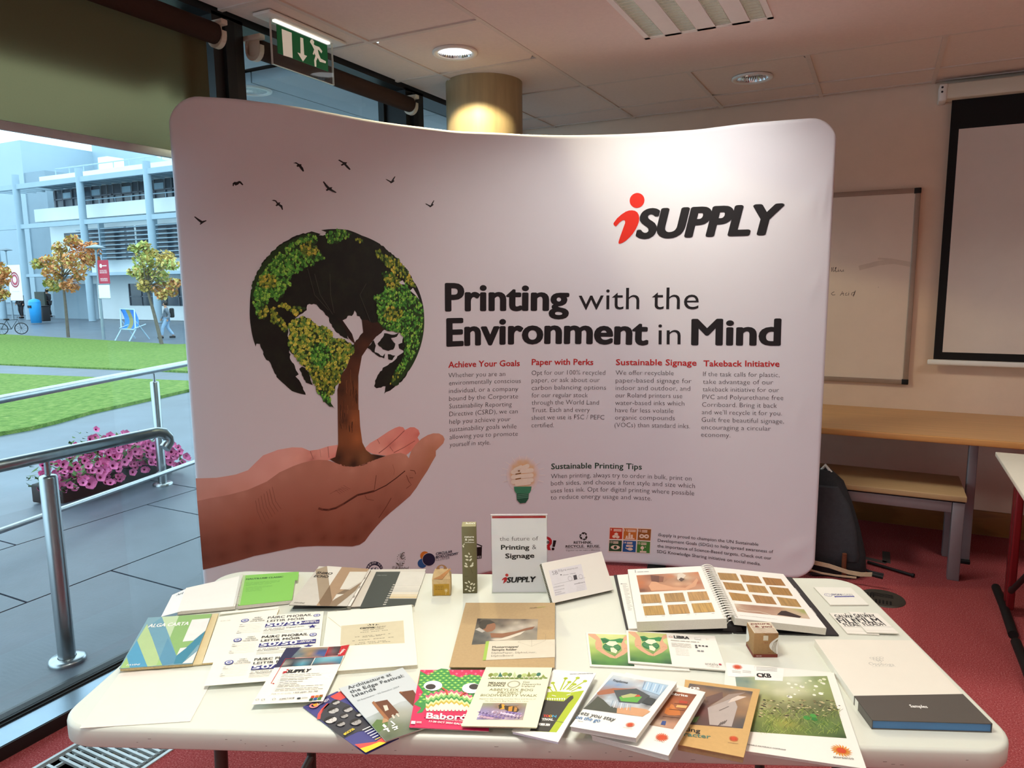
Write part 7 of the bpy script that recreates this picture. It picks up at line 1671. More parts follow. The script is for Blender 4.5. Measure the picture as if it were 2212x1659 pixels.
# sample books of the board maker
Z = zoom(1200, 1340, 4.809); SB = 'board sample books on the table front'
def sun(A, x, y, r, word, m=ink('d4572a'), Z=Z):
    c = A.px(*Z(x, y)); A.disc(c[0], c[1], r*.48, ink('cf4a22'), 18, None, True)
    for k in range(18):
        a = 2*PI*k/18; f_ = A.W/A.H; e_ = lambda q_, b_: (c[0]+r*q_*math.cos(a+b_), c[1]+r*q_*f_*math.sin(a+b_)); A.poly([e_(.4, 0), e_(.72, .02), e_(1, .26), e_(.78, .24), e_(.45, .3)], m, True)
    A.k += 1
    if word: A.text('storaenso', word[0], word[1], word[2], ink('8a8078'), word[3], 0, 0, 'l', 2, True)
q = Qz((1556, 1614, .007), (1872, 1661, .007), (1801, 1453, .007), (1568, 1431, .007)); Zf = zoom(1550, 1340, 3.341)
def art(A):
    P4 = pp(A, Zf, (130, 408), (795, 402), (932, 852), (245, 806)); S = []
    P4 = pp(A, Zf, (128, 410), (790, 402), (932, 852), (180, 800))
    for x, y, c in ((150, 430, '6f8a86'), (220, 440, '5a7a78'), (200, 480, '7d9390'), (300, 430, 'b5c08a'), (330, 480, 'd0d0a0'), (420, 440, 'c9cfae'), (500, 420, 'd9dec2'), (560, 430, 'e9ead8'), (640, 420, 'b9c9a0'), (700, 420, '6a7a52'), (740, 440, '9fb06a'), (780, 430, '7d9050'), (450, 520, 'eeeccb'), (540, 510, 'f1efd8'), (620, 510, 'dcdcae'), (700, 500, 'a9b878'), (790, 510, '8d9a55'), (330, 560, 'a9b063'), (400, 570, '6a7038'), (480, 570, 'c4c882'), (560, 570, '9fa05a'), (640, 580, '7a7c48'), (720, 580, '4a4832'), (800, 570, '8f9a58'), (330, 620, 'c9c48f'), (400, 620, '8a8858'), (450, 640, '4a4434'), (530, 630, '6a6248'), (600, 640, '554c3a'), (680, 640, '4f4a30'), (760, 620, '3a3424'), (840, 640, '4f5a34'), (300, 680, '7d9040'), (380, 690, '8fa344'), (460, 700, '6a6a3a'), (540, 690, '8a8460'), (600, 690, '5f6a3c'), (670, 700, '3f8a35'), (740, 690, '5f6a3a'), (820, 700, '6a7a40'), (260, 740, '3f5524'), (340, 740, '6a8434'), (430, 740, 'a9ad4a'), (490, 740, 'c4ae3f'), (560, 750, '9aa046'), (640, 760, '4f6a2c'), (720, 740, '3f7a34'), (800, 750, '6f8f45'), (880, 760, '4a6a34'), (260, 800, '2c3f1c'), (360, 790, '55702c'), (460, 790, '7a8a3c'), (560, 800, '4a6228'), (660, 810, '5a7a35'), (760, 820, '3f5a2a'), (860, 830, '35502a'), (920, 845, '2f4424')): S.append((*A.px(*Zf(x, y)), c))
    A.shade(P4, S, .012); rg_ = random.Random(9)
    for k in range(26): A.disc(*A.px(*Zf(rg_.uniform(470, 780), rg_.uniform(425, 560))), rg_.uniform(.008, .022), ink(rg_.choice(['eef0dc', 'dfe3bf', 'c4cf9a', 'f3f2e2'])), 12, None, True)
    for k in range(150):
        x, y = rg_.uniform(300, 880), rg_.uniform(575, 700); r_ = rg_.uniform(.006, .017); u_ = A.px(*Zf(x, y))
        A.poly([(u_[0]+r_*rg_.uniform(.6, 1.3)*math.cos(t_), u_[1]+r_*.45*rg_.uniform(.6, 1.3)*math.sin(t_)) for t_ in [2*PI*j/7 for j in range(7)]], ink(rg_.choice(['3f3626', '5a4c34', 'a89468', '7f7248', 'c9ba8a', '2f2a1c', '6f7a3a', 'd9cf9f'])), True)
    A.k += 1
    for k in range(330):
        x, y = rg_.uniform(320, 890), rg_.uniform(655, 825); a = rg_.uniform(-1.2, 1.2); L_ = rg_.uniform(30, 70); pts = pp(A, Zf, (x, y), (x+L_*.5*math.sin(a), y-L_*.4), (x+L_*math.sin(a), y-L_*.6)); A.line(pts, .00045, ink(rg_.choice(['a9bf55', 'c4cf7a', '6f8f35', '4a6a28', '34501e', '8aa544'])), True)
    A.k += 1; A.poly(pp(A, Zf, (60, 308), (270, 325), (265, 405), (128, 410), (75, 405)), W_, True); A.poly(pp(A, Zf, (265, 335), (480, 350), (470, 440), (270, 432)), W_, True)
    for x, y, r, c in ((645, 705, .028, '3f8f3a'), (690, 690, .026, '4a9a40'), (700, 715, .024, '2f7a32')): u = A.px(*Zf(x, y)); A.disc(u[0], u[1], r, ink(c), 14, None, True)
    A.k += 1; ln(A, Zf, 'CKB', (288, 412), (388, 416), 9, K, .045); A.line(pp(A, Zf, (295, 400), (325, 412)), .002, ink('c0392b'), True)
    sun(A, 143, 338, .055, None, Z=Zf); sun(A, 893, 942, .078, None, ink('e0902a'), Zf); ln(A, Zf, 'storaenso', (838, 995), (985, 1008), 5.0, ink('7a746c'), .01)
    for y in (340, 350, 360): A.line(pp(A, Zf, (280, y), (430, y+9)), .0012, ink('8a8880'), True)
    for x in (105, 180): 
        for y in (366, 376): A.line(pp(A, Zf, (x, y), (x+62, y+5)), .0012, ink('9a9890'), True)
    ln(A, Zf, 'THE RENEWABLE MATERIALS COMPANY', (130, 890), (495, 942), 2.6, ink('6d6a66'), .02)
book_item('sample_book', q, .006, M_wbc, 'large white sample book with a mossy forest photo', 'sample book', art, SB)
q = Qz((1463, 1608, .021), (1606.5, 1636, .020), (1642, 1489, .019), (1480, 1468, .020))
def art(A):
    P4 = pp(A, Z, (1255, 1070), (1945, 1125), (2050, 740), (1392, 655)); S = [(*A.px(*Z(x, y)), c) for x, y, c in ((1400, 670, '55504e'), (1600, 690, '514c4c'), (1800, 720, '4c4848'), (2030, 745, '4a4648'), (1500, 740, 'a47f5e'), (1620, 760, '96704f'), (1760, 780, '7d5f48'), (1950, 800, 'a98560'), (2000, 860, 'b08a62'), (1930, 960, '9c7652'), (1960, 1040, '55504c'), (1920, 1110, '4d4a4a'), (1520, 900, '5f3a38'), (1500, 960, '7a4440'), (1450, 1000, '4f3a30'), (1400, 1060, '4a4038'), (1560, 1060, '5a3c38'), (1300, 1060, '4c4844'))]
    A.shade(P4, S, .008); A.poly(pp(A, Z, (1580, 910), (1850, 800), (1890, 900), (1830, 1105), (1600, 1085)), ink('b5a9a2')); A.poly(pp(A, Z, (1790, 860), (1860, 780), (1985, 795), (1880, 835)), ink('d9c9bb')); A.poly(pp(A, Z, (1580, 910), (1800, 770), (1975, 750), (1850, 805)), ink('a08d80'), True)
    A.poly(pp(A, Z, (1560, 800), (1735, 745), (1740, 810), (1590, 880)), ink('6d524a'), True); A.poly(pp(A, Z, (1430, 1010), (1500, 1000), (1460, 1060), (1420, 1060)), ink('5f7a45'), True); A.line(pp(A, Z, (1700, 940), (1800, 895)), .0015, ink('6d625c'), True); A.k += 1
    for k in range(4): A.line(pp(A, Z, (1690+k*20, 1100-k*8), (1720+k*20, 1062-k*8)), .0015, ink('5a504a'), True)
    ln(A, Z, 'CKB', (1400, 716), (1495, 722), 5, W_, .04); ln(A, Z, 'Packing', (1185, 1128), (1502, 1172), 9, ink('2e2a26'), .02); ln(A, Z, 'character', (1178, 1183), (1610, 1232), 9, ink('4f7a6a'), .02); sun(A, 1850, 1232, .075, None); ln(A, Z, 'storaenso', (1790, 1275), (1898, 1288), 2.6, ink('8a6a4a'))
book_item('sample_book', q, .012, mat('kraft_cover', '#cfa86c', .7, noise=(120, .04)), 'brown kraft sample book with an open box photo', 'sample book', art, SB, M_kraft)
q = Qz((1276, 1588, .0145), (1444, 1632, .040), (1524, 1495, .040), (1352, 1452, .0145))
def art(A):
    P4 = pp(A, Z, (860, 1068), (1222, 1132), (1468, 772), (1160, 728)); S = [(*A.px(*Z(x, y)), c) for x, y, c in ((1250, 760, '7a4428'), (1330, 770, 'a0582c'), (1400, 775, '8a4a28'), (1450, 780, '6a3620'), (1180, 870, '9a5630'), (1250, 850, 'b5683a'), (1320, 850, 'b04f2a'), (1380, 840, '8a4526'), (1200, 940, 'c47a3c'), (1280, 940, 'a85f30'), (1360, 930, '7a4028'), (1120, 960, '7a4a30'), (1100, 1010, '4a3028'), (1200, 1010, '5f3a2c'), (1300, 1010, '4a2e24'), (1030, 1080, 'b59a7c'), (1100, 1070, 'd9c9b4'), (1150, 1090, 'c48a6a'), (1230, 1080, 'c9906f'), (1215, 1125, 'b58a74'), (950, 1080, '8a6a50'))]
    A.shade(P4, S, .008); A.poly(pp(A, Z, (1130, 965), (1150, 915), (1200, 895), (1235, 905), (1290, 940), (1300, 985), (1240, 990), (1170, 985)), ink('c4702f')); A.poly(pp(A, Z, (1185, 900), (1200, 870), (1225, 880), (1245, 915), (1215, 925)), ink('cf8040'), True)
    for y_ in (865, 925, 1000): A.line(pp(A, Z, (1235-(y_-865)*.9, y_), (1385-(y_-865)*.75, y_+14)), .0016, ink('4a2618'), True)
    A.k += 1; A.poly(pp(A, Z, (1262, 880), (1370, 890), (1355, 915), (1250, 905)), ink('e8b06a'), True); A.poly(pp(A, Z, (1290, 835), (1375, 845), (1365, 868), (1282, 858)), ink('b8422a'), True); A.poly(pp(A, Z, (1110, 1045), (1150, 1050), (1140, 1092), (1092, 1085)), ink('2f4a8a'), True); A.k += 1
    ln(A, Z, 'Ambrite', (1140, 768), (1372, 798), 5.5, W_, .03); sun(A, 1105, 1218, .085, None); ln(A, Z, 'storaenso', (1022, 1250), (1130, 1276), 2.4, ink('a09890'))
book_item('sample_book', q, .011, M_wbc, 'white sample book with warm orange cafe photo, half covered', 'sample book', art, SB)
q = Qz((1231, 1569, .0290), (1374, 1594, .047), (1463, 1473, .047), (1322, 1451, .0290))
def art(A):
    P4 = pp(A, Z, (285, 922), (905, 1005), (1178, 672), (600, 568)); S = [(*A.px(*Z(x, y)), c) for x, y, c in ((620, 580, 'cfd9dc'), (720, 600, 'e6e8e0'), (830, 610, 'dfe4dc'), (900, 625, 'c9a28c'), (960, 640, '8fb5cc'), (1050, 650, '9fc0d4'), (1160, 675, 'b9d0dc'), (560, 650, '7a9fc4'), (660, 670, '5f8fc0'), (760, 670, '9fb8cc'), (860, 680, 'd0dce0'), (950, 710, 'a5c4dc'), (1050, 720, 'b5d0e4'), (1130, 720, '8fb0cc'), (500, 730, '9a5f45'), (600, 730, 'a5664a'), (720, 730, '7a8a90'), (800, 720, 'b56a4a'), (900, 750, '5f6a70'), (1000, 760, '9fb4c4'), (480, 800, '8a6a58'), (560, 800, 'b9d0de'), (640, 790, '6a7a80'), (420, 840, '4a4f44'), (480, 880, '4c5046'), (420, 910, '50544a'), (540, 840, 'd5e2ea'), (600, 860, 'c4d6e2'), (560, 920, '474b42'), (640, 930, 'c48a60'), (760, 950, 'd2a078'), (700, 880, 'b5ccdc'), (850, 880, 'c9d6dc'), (940, 880, '3f4444'), (900, 950, 'd9c4b4'), (880, 990, 'cfe0e8'), (1000, 820, '4a4f50'))]
    A.shade(P4, S, .008); A.poly(pp(A, Z, (430, 752), (480, 728), (600, 705), (800, 712), (870, 735), (840, 752), (700, 735), (560, 765), (440, 778)), ink('a5664a')); A.poly(pp(A, Z, (290, 918), (380, 850), (440, 790), (500, 830), (560, 890), (640, 915), (635, 965)), ink('4a4d43')); A.poly(pp(A, Z, (640, 915), (800, 905), (940, 925), (985, 950), (930, 985), (905, 1003), (770, 985), (637, 965)), ink('cf9a70')); A.poly(pp(A, Z, (950, 640), (1150, 680), (1080, 780), (900, 720)), ink('a9c6dc'))
    for k in range(6): A.line(pp(A, Z, (930+k*38, 640+k*8), (905+k*36, 712+k*10)), .0012, ink('e6eef2' if k % 2 else '6f93b8'), True)
    for k in range(7): A.line(pp(A, Z, (600+k*30, 830+k*9), (570+k*34, 905+k*6)), .001, ink('eef2f4' if k % 2 else '93a9b8'), True)
    A.k += 1; A.poly(pp(A, Z, (605, 730), (840, 712), (985, 790), (870, 870), (660, 850)), ink('4a5052')); A.poly(pp(A, Z, (660, 800), (840, 775), (900, 800), (850, 858), (680, 845)), ink('5fa845')); A.poly(pp(A, Z, (680, 790), (780, 765), (850, 775), (820, 800), (700, 812)), ink('b5b57a'), True); A.poly(pp(A, Z, (790, 785), (870, 778), (885, 798), (820, 800)), ink('c84a2c'), True); A.poly(pp(A, Z, (960, 800), (1045, 825), (1000, 890), (890, 860)), ink('3a4042'), True); A.k += 1
    ln(A, Z, 'Trayforma', (588, 635), (745, 662), 4.8, ink('2c3034'), .01); ln(A, Z, 'Lets you stay', (222, 975), (608, 1052), 9, ink('33373a'), .006); ln(A, Z, 'on the go', (205, 1025), (455, 1065), 9, ink('2f6fa8'), .006); sun(A, 775, 1090, .07, None); ln(A, Z, 'storaenso', (700, 1118), (795, 1138), 2.4, ink('a09890'))
    A.micro(.06, .14, .09, .01, GR, 3)
book_item('sample_book', q, .010, M_wbc, 'white sample book with a hand holding a food tray photo', 'sample book', art, SB)
# sample box with dark sleeve
f = thing('sample_box', atz(1930, 1480, TZ), 'white sample box in a dark grey sleeve with a blue end', 'box')
h = .019
tl, tr, br, bl = (atz(x, y, TZ+h) for x, y in ((1759.5, 1380), (1969, 1382), (2144, 1563), (1884, 1555.5)))
dL, dR = (bl-tl).normalized(), (br-tr).normalized()
sl, sr = atz(1845, 1503, TZ+h), atz(2080, 1499, TZ+h)
q = Quad([sl+dL*.02-Vector((0, 0, .0012)), sr+dR*.02-Vector((0, 0, .0012)), tr-Vector((0, 0, .0012)), tl-Vector((0, 0, .0012))])
mb = q.slab(MB(), mat('ivory_box_board', '#ece7d9', .5, noise=(20, .01)), h-.0014); A = q.art(); Z = zoom(1700, 1220, 6.32); og = ink('a9aaa2')
ln(A, Z, 'Oppboga', (1130, 1370), (1472, 1382), 6.6, og, -.012); p = A.px(*Z(1165, 1392)); e = A.px(*Z(1495, 1402)); A.micro(p[0], e[0], p[1], .005, og, 2)
for k in range(4): c = A.px(*Z(1155+k*45, 1275-k*2)); A.ring(c[0], c[1], .019, .0035, og, 14, True)
for k in range(3): c = A.px(*Z(1205+k*42, 1300)); A.ring(c[0], c[1], .019, .0035, og, 14, True)
c = A.px(*Z(1265, 1318)); A.ring(c[0], c[1], .019, .0035, og, 14, True)
A.emit(mb); mb.build('tray', f)
M_slv = mat('grey_sleeve', '#59544e', .42, noise=(30, .02))
q = Quad([bl, br, sr, sl]); n_ = 8; mb = MB(); t_ = .0015
q.slab(mb, M_slv, t_); lo = [p-Vector((0, 0, h-.0004)) for p in q.p]; q2 = Quad(lo); Quad([p+Vector((0, 0, t_)) for p in lo]).slab(mb, M_slv, t_)
for i, j in ((0, 3), (1, 2)):
    a, b = q.p[i], q.p[j]; inn = (q.p[1-i if i < 2 else 0]-a).normalized()*(t_) if i < 2 else Vector((0, 0, 0))
    mb.add([lo[i], lo[j], lo[j]+inn, lo[i]+inn, a, b, b+inn, a+inn], [(0, 1, 5, 4), (2, 3, 7, 6), (3, 0, 4, 7), (1, 2, 6, 5)], M_slv)
A = q.art(); Z = zoom(1550, 1340, 3.341); ln(A, Z, 'Samples', (1395, 628), (1520, 633), 6.4, W_, .02); A.emit(mb); mb.build('sleeve', f)
k_ = lambda u, v, z: q.at(u, v)-Vector((0, 0, z))
mb = MB(); mb.add([k_(.008, .015, h-.002), k_(.992, .015, h-.002), k_(.992, .6, h-.002), k_(.008, .6, h-.002), k_(.008, .015, .0022), k_(.992, .015, .0022), k_(.992, .6, .0022), k_(.008, .6, .0022)], [(3, 2, 1, 0), (4, 5, 6, 7), (0, 1, 5, 4), (1, 2, 6, 5), (2, 3, 7, 6), (3, 0, 4, 7)], mat('blue_drawer_end', '#4f7fae', .5, noise=(20, .03))); mb.build('drawer', f)

# ring binder of wood samples
Z = zoom(1220, 1180, 3.6867)
f = thing('sample_binder', atz(1580, 1300, TZ), 'big open sample binder showing wood grain swatches', 'binder')
M_bk = mat('binder_black', '#272325', .45, noise=(30, .1))
q = Qz((1353, 1360, .004), (1581, 1366, .004), (1535, 1236, .004), (1326, 1242, .004)); q.slab(MB(), M_bk, .0032).build('left_board', f)
q = Qz((1584, 1366, .004), (1812, 1371.5, .004), (1710, 1247, .004), (1538, 1236, .004)); q.slab(MB(), M_bk, .0032).build('right_board', f)
q = Qz((1358, 1358, .011), (1420, 1356, .011), (1390, 1238, .011), (1333, 1242, .011)); mb = q.slab(MB(), M_wp, .006, M_pg); A = q.art()
for k in range(24): A.rect(.12, .30+k*.022, .12+random.uniform(.1, .2), .307+k*.022, ink('b0aca4'), True)
A.rect(.06, .80, .12, .813, ink('55524e'), True); A.emit(mb); mb.build('index_sheet', f)
ql = Qz((1376, 1343, .033), (1570, 1336, .044), (1520, 1222.5, .044), (1356, 1230, .033)); mb = ql.slab(MB(), M_wp, .0006); A = ql.art()
WD = {}
def wood(h_): return WD.setdefault(h_, mat('wood_swatch_'+h_, '#'+h_, .5, noise=(330, .30), stretch=(1, .035, 1), rotz=math.atan2(TUv.y, TUv.x)))
wl_ = ['b08a52', 'a98550', 'b88f58', 'b8924e', 'b58c50', 'bb944f']
S = [(*A.px(*Z(x, y)), c) for x, y, c in ((580, 240, 'c07a4f'), (680, 235, '9a6248'), (720, 260, '6a4034'), (700, 290, 'c99578'), (770, 260, 'a5684a'), (800, 280, 'b88a6a'), (850, 240, 'c4784c'), (910, 230, 'd8cbb8'), (930, 265, '5a4434'), (960, 250, 'd9c0a0'), (1010, 230, 'c48f68'), (1060, 215, 'c97f55'), (1050, 290, 'b0623f'), (1090, 320, 'c08a6a'), (1000, 300, 'd0a584'), (900, 300, 'd8aa86'), (960, 330, 'b87a58'), (840, 330, 'c2845c'), (740, 320, 'd4a07c'), (680, 330, 'a56a4a'), (620, 350, '6a4030'), (600, 290, 'bf7040'), (600, 320, 'b5653c'), (1100, 340, 'c49a80'))]
A.shade(pp(A, Z, (598, 368), (1116, 342), (1062, 204), (570, 232)), S, .006); A.poly(pp(A, Z, (668, 318), (690, 285), (725, 282), (760, 300), (860, 325), (960, 330), (1010, 300), (1050, 255), (1062, 270), (1040, 320), (960, 352), (850, 348), (740, 352), (690, 356)), ink('d6a07c')); A.poly(pp(A, Z, (895, 262), (900, 222), (930, 212), (965, 232), (940, 262), (915, 278)), ink('ddd0bf')); A.poly(pp(A, Z, (905, 268), (925, 250), (955, 262), (930, 282)), ink('5a4236')); A.poly(pp(A, Z, (682, 232), (752, 238), (752, 288), (690, 278)), ink('6e4438'), True); A.poly(pp(A, Z, (752, 240), (790, 244), (782, 285), (752, 285)), ink('8a5844'), True); A.poly(pp(A, Z, (790, 248), (820, 265), (790, 290), (775, 285)), ink('ad7d5e'), True); A.k += 1
for k, (a, b, c, d) in enumerate((((613, 457), (772, 450), (752, 381), (602, 388)), ((803, 447), (962, 440), (940, 370), (788, 378)), ((993, 437), (1154, 428), (1128, 360), (974, 367)), ((638, 553), (800, 546), (778, 472), (622, 480)), ((833, 543), (998, 535), (973, 462), (817, 470)), ((1028, 532), (1196, 523), (1168, 450), (1007, 458)))): A.poly(pp(A, Z, a, b, c, d), wood(wl_[k]), True)
p = A.px(*Z(578, 208)); A.micro(p[0], p[0]+.15, p[1], .014, GR, 4); A.line(pp(A, Z, (560, 190), (563, 212)), .0015, GR, True)
for x, y in ((620, 468), (810, 458), (1000, 447), (642, 565), (840, 555), (1038, 545)): A.line(pp(A, Z, (x, y), (x+12, y)), .001, GR, True); A.line(pp(A, Z, (x+130, y-8), (x+155, y-9)), .001, GR, True)
A.emit(mb); mb.build('left_page', f)
Quad([p-ql.n*.0007 for p in ql.p]).slab(MB(), M_pg, .024).build('left_page_block', f)
qr = Qz((1588, 1335, .044), (1785.5, 1357, .022), (1692, 1240, .022), (1534, 1224, .044)); mb = qr.slab(MB(), M_wp, .0006); A = qr.art()
wr_ = ['a9854f', 'a87c48', 'a2733f', 'ab8148', 'b08850', 'a87e46', 'b08648', 'a67b4a', 'ae8a54']
Qs = (((1240, 268), (1393, 276), (1363, 218), (1215, 210)), ((1420, 288), (1573, 296), (1540, 240), (1393, 226)), ((1606, 308), (1760, 316), (1722, 260), (1572, 246)), ((1286, 345), (1441, 357), (1408, 298), (1257, 284)), ((1468, 365), (1628, 376), (1592, 318), (1443, 302)), ((1660, 385), (1817, 396), (1778, 336), (1625, 320)), ((1335, 430), (1494, 445), (1457, 383), (1303, 366)), ((1527, 452), (1690, 465), (1650, 402), (1490, 384)), ((1724, 472), (1886, 486), (1842, 422), (1684, 402)))
for k, P4 in enumerate(Qs): A.poly(pp(A, Z, *P4), wood(wr_[k]), True)
S = [(*A.px(*Z(x, y)), c) for x, y, c in ((1360, 465, 'd9cbb4'), (1420, 470, 'b58e74'), (1500, 480, 'a87f6a'), (1600, 490, 'a57c66'), (1700, 495, 'b58e76'), (1790, 500, 'c9b08a'), (1850, 500, 'b9b57a'), (1900, 520, '9aa35a'), (1380, 510, 'c4a48c'), (1500, 530, 'b08a74'), (1650, 530, 'b9947e'), (1840, 530, 'c9b49a'), (1920, 560, 'd2b9a4'), (1700, 560, 'cbb09c'), (1560, 535, 'b48e78'))]
A.shade(pp(A, Z, (1375, 520), (1955, 580), (1905, 502), (1348, 456)), S, .006); A.poly(pp(A, Z, (1690, 545), (1725, 515), (1760, 515), (1885, 560), (1870, 572)), ink('382826'), True); A.line(pp(A, Z, (1385, 498), (1450, 515), (1550, 520), (1640, 545)), .002, ink('e6dccb'), True); A.k += 1
for x, y in ((1295, 355), (1250, 278), (1345, 442)): A.line(pp(A, Z, (x, y), (x+10, y+1)), .001, GR, True)
p = A.px(*Z(1395, 550)); A.micro(p[0], p[0]+.42, p[1], .006, ink('b5b0a8'), 5); A.emit(mb); mb.build('right_page', f)
Quad([p-qr.n*.0007 for p in qr.p]).slab(MB(), M_pg, .0165).build('right_page_block', f)
mb = MB(); ax = TUv
for k in range(24):
    c = ql.at(1, (k+.5)/24).lerp(qr.at(0, (k+.5)/24), .5)+Vector((0, 0, -.006)); mb.tube([c+ax*.019*math.cos(a)+Vector((0, 0, .013*math.sin(a))) for a in [PI*j/8 for j in range(9)]], .0011, M_wbc, 5)
    mb.tube([c+ax*.019*math.cos(a)+TWv*.003+Vector((0, 0, .013*math.sin(a))) for a in [PI*j/8 for j in range(9)]], .0011, M_wbc, 5)
mb.build('wire_spiral', f)
c = atz(1580, 1362, TZ); mb = MB(); e = [c+TUv*a+TWv*b for a, b in ((-.026, -.012), (.026, -.012), (.02, .02), (-.02, .02))]
mb.hexa([p+Vector((0, 0, .0005)) for p in e]+[p.lerp(c, .2)+Vector((0, 0, .014)) for p in e], M_bk); mb.build('ring_foot', f)
mb = MB().tube([c+TUv*.018*math.cos(a)+TWv*.004+Vector((0, 0, .014+.020*math.sin(a))) for a in [PI*j/12 for j in range(13)]], .0022, M_chrome, 8); mb.tube([c+TUv*.011*math.cos(a)+TWv*.001+Vector((0, 0, .014+.012*math.sin(a))) for a in [PI*j/12 for j in range(13)]], .0018, M_chrome, 8); mb.build('ring_arch', f)
for v in (.62, .25):
    g = Quad([qr.at(1.0, v)-qr.n*.004, qr.at(1.03, v)-qr.n*.004, qr.at(1.03, v+.12)-qr.n*.004, qr.at(1.0, v+.12)-qr.n*.004]); g.slab(MB(), mat('clear_index_tab', '#b8b4ae', .3, noise=(30, .05)), .001).build('index_tab', f)

# two display board sample cards
Z = zoom(1200, 1340, 4.809)
def card_art(full):
    def art(A):
        u1 = .455
        sk = [(.03, .96, 'e0b894'), (.1, .86, 'dcae88'), (.16, .7, 'd6a47e'), (.13, .55, 'cf9a76'), (.2, .42, 'd8a884')]
        A.shade([(.022, .05), (u1, .05), (u1, .96), (.022, .96)], [(.03, .95, 'e2d6a0'), (.12, .95, 'd9dc9a'), (.24, .95, 'dfe59a'), (.36, .95, 'd9e08f'), (.45, .94, 'c5cf7a'), (.05, .7, 'cfd98a'), (.05, .45, 'a9c45f'), (.1, .25, '6f9a45'), (.05, .1, '2f6a35'), (.15, .1, '3f7a35'), (.2, .2, '5f9a3f'), (.26, .1, '4a8a3a'), (.33, .2, '5f9a45'), (.4, .1, '2a5f3a'), (.44, .3, '4a8a45'), (.44, .5, '8fb55f'), (.4, .7, 'cfd98f'), (.24, .75, 'cfe08a'), (.3, .05, '2f6a35'), (.44, .06, '1f3f2f')], .006)
        ski, sk2 = ink('dba884'), ink('c98f6c'); gl, gd = ink('2f8a4a'), ink('1f6a3c')
        A.poly([(.022, .96), (.10, .96), (.15, .80), (.16, .66), (.15, .52), (.20, .40), (.27, .30), (.275, .24), (.22, .26), (.14, .38), (.085, .50), (.085, .66), (.10, .76), (.04, .88), (.022, .92)], ski, True)
        A.poly([(u1, .93), (u1, .84), (.40, .76), (.41, .68), (.44, .60), (.44, .50), (.37, .36), (.28, .24), (.265, .28), (.30, .36), (.36, .48), (.36, .60), (.365, .70), (.38, .80), (.42, .92)], ski, True); A.k += 1
        A.line([(.09, .5), (.12, .53), (.14, .5)], .0012, sk2, True); A.line([(.43, .52), (.40, .55), (.385, .52)], .0012, sk2, True); A.line([(.275, .25), (.27, .31)], .0012, sk2, True)
        A.poly([(.15, .82), (.2, .84), (.25, .78), (.3, .80), (.36, .84), (.40, .83), (.37, .70), (.26, .72), (.17, .66)], gl); A.poly([(.15, .8), (.21, .79), (.25, .72), (.19, .68)], gd, True); A.disc(.258, .56, .095, gd, 26); A.disc(.258, .56, .088, ink('2f7f4a'), 26)
        cr = ink('ecebc8'); A.poly([(.20, .66), (.24, .74), (.31, .74), (.33, .66), (.29, .62), (.27, .58), (.235, .60), (.215, .62)], cr, True); A.poly([(.24, .54), (.275, .55), (.31, .46), (.29, .38), (.24, .42)], cr, True)
        for a in (.02, -.03): A.line([(.18, .58+a), (.258, .53+a), (.335, .58+a)], .0006, ink('a9c48a'), True)
        A.k += 1
        if full:
            A.text('LIBRA', .535, .835, .085, ink('2c2c30'), .70, .05); A.ring(.497, .865, .02, .004, ink('c0392b'), 16, True)
            A.ring(.90, .87, .022, .003, ink('b9a45a'), 3, True); A.rect(.76, .84, .83, .9, ink('d0ccc2'), True); A.rect(.765, .85, .825, .89, W_); A.micro(.49, .8, .75, .025, ink('8a8680'), 4)
            for k in range(4): A.micro(.49, .70, .67-k*.035, .018, ink('a5a19a'), k)
            for k in range(5): A.micro(.52, .66, .51-k*.045, .014, ink('c2beb6'), k)
            for k in range(4): A.rect(.745+k*.038, .63, .77+k*.038, .665, ink('3a3a3e'), True)
            A.rect(.745, .575, .77, .61, ink('3a3a3e'), True)
            for k in range(2): A.rect(.755+k*.04, .47, .785+k*.04, .51, ink('8a8a8c'), True)
            A.text('antalis', .80, .10, .075, ink('6a625e'), .93, -.01); A.disc(.955, .14, .015, ink('b5364a'), 14, None, True); A.micro(.81, .94, .06, .014, ink('a09a94'), 5)
    return art
LB = 'green globe sample cards'
q = Qz((1274, 1439, .0032), (1490, 1449, .0032), (1465, 1372, .0032), (1265.5, 1366, .0032)); sheet_item('sample_card', q, .0028, M_wbc, 'lower green globe sample card, its right half covered by another', 'card', card_art(False), LB, M_pg)
q = Qz((1357, 1431.5, .0068), (1569, 1448, .0068), (1544, 1374, .0068), (1353, 1361, .0068)); sheet_item('sample_card', q, .0028, M_wbc, 'upper green globe sample card with printed details on its right half', 'card', card_art(True), LB, M_pg)

# square tiles and coasters
Z = zoom(1700, 1220, 6.32)
def art(A):
    nb = ink('4a4a96'); c = A.px(*Z(563, 413)); A.ring(c[0], c[1], .10, .016, ink('8d8fb0'), 24, True); A.ring(c[0], c[1], .055, .012, ink('a5a7c4'), 18, True)
    ln(A, Z, 'SIGN', (620, 415), (748, 416), 3.2, ink('3f4070'), .04); ln(A, Z, 'AGAIN', (748, 416), (902, 416), 3.2, ink('8d8f9a'), .0); A.poly(pp(A, Z, (655, 445), (925, 440), (912, 424), (643, 427)), nb); A.micro(A.px(*Z(670, 440))[0], A.px(*Z(905, 440))[0], A.px(*Z(700, 441))[1], .02, W_, 2)
sheet_item('sample_tile', Qz((1793.4, 1306.5, .0035), (1876.4, 1306, .0035), (1837.7, 1269, .0035), (1757.8, 1268, .0035)), .003, mat('greenish_white_board', '#ecece2', .5, noise=(20, .01)), 'white square sample tile with a small blue logo', 'tile', art, None, M_pg)
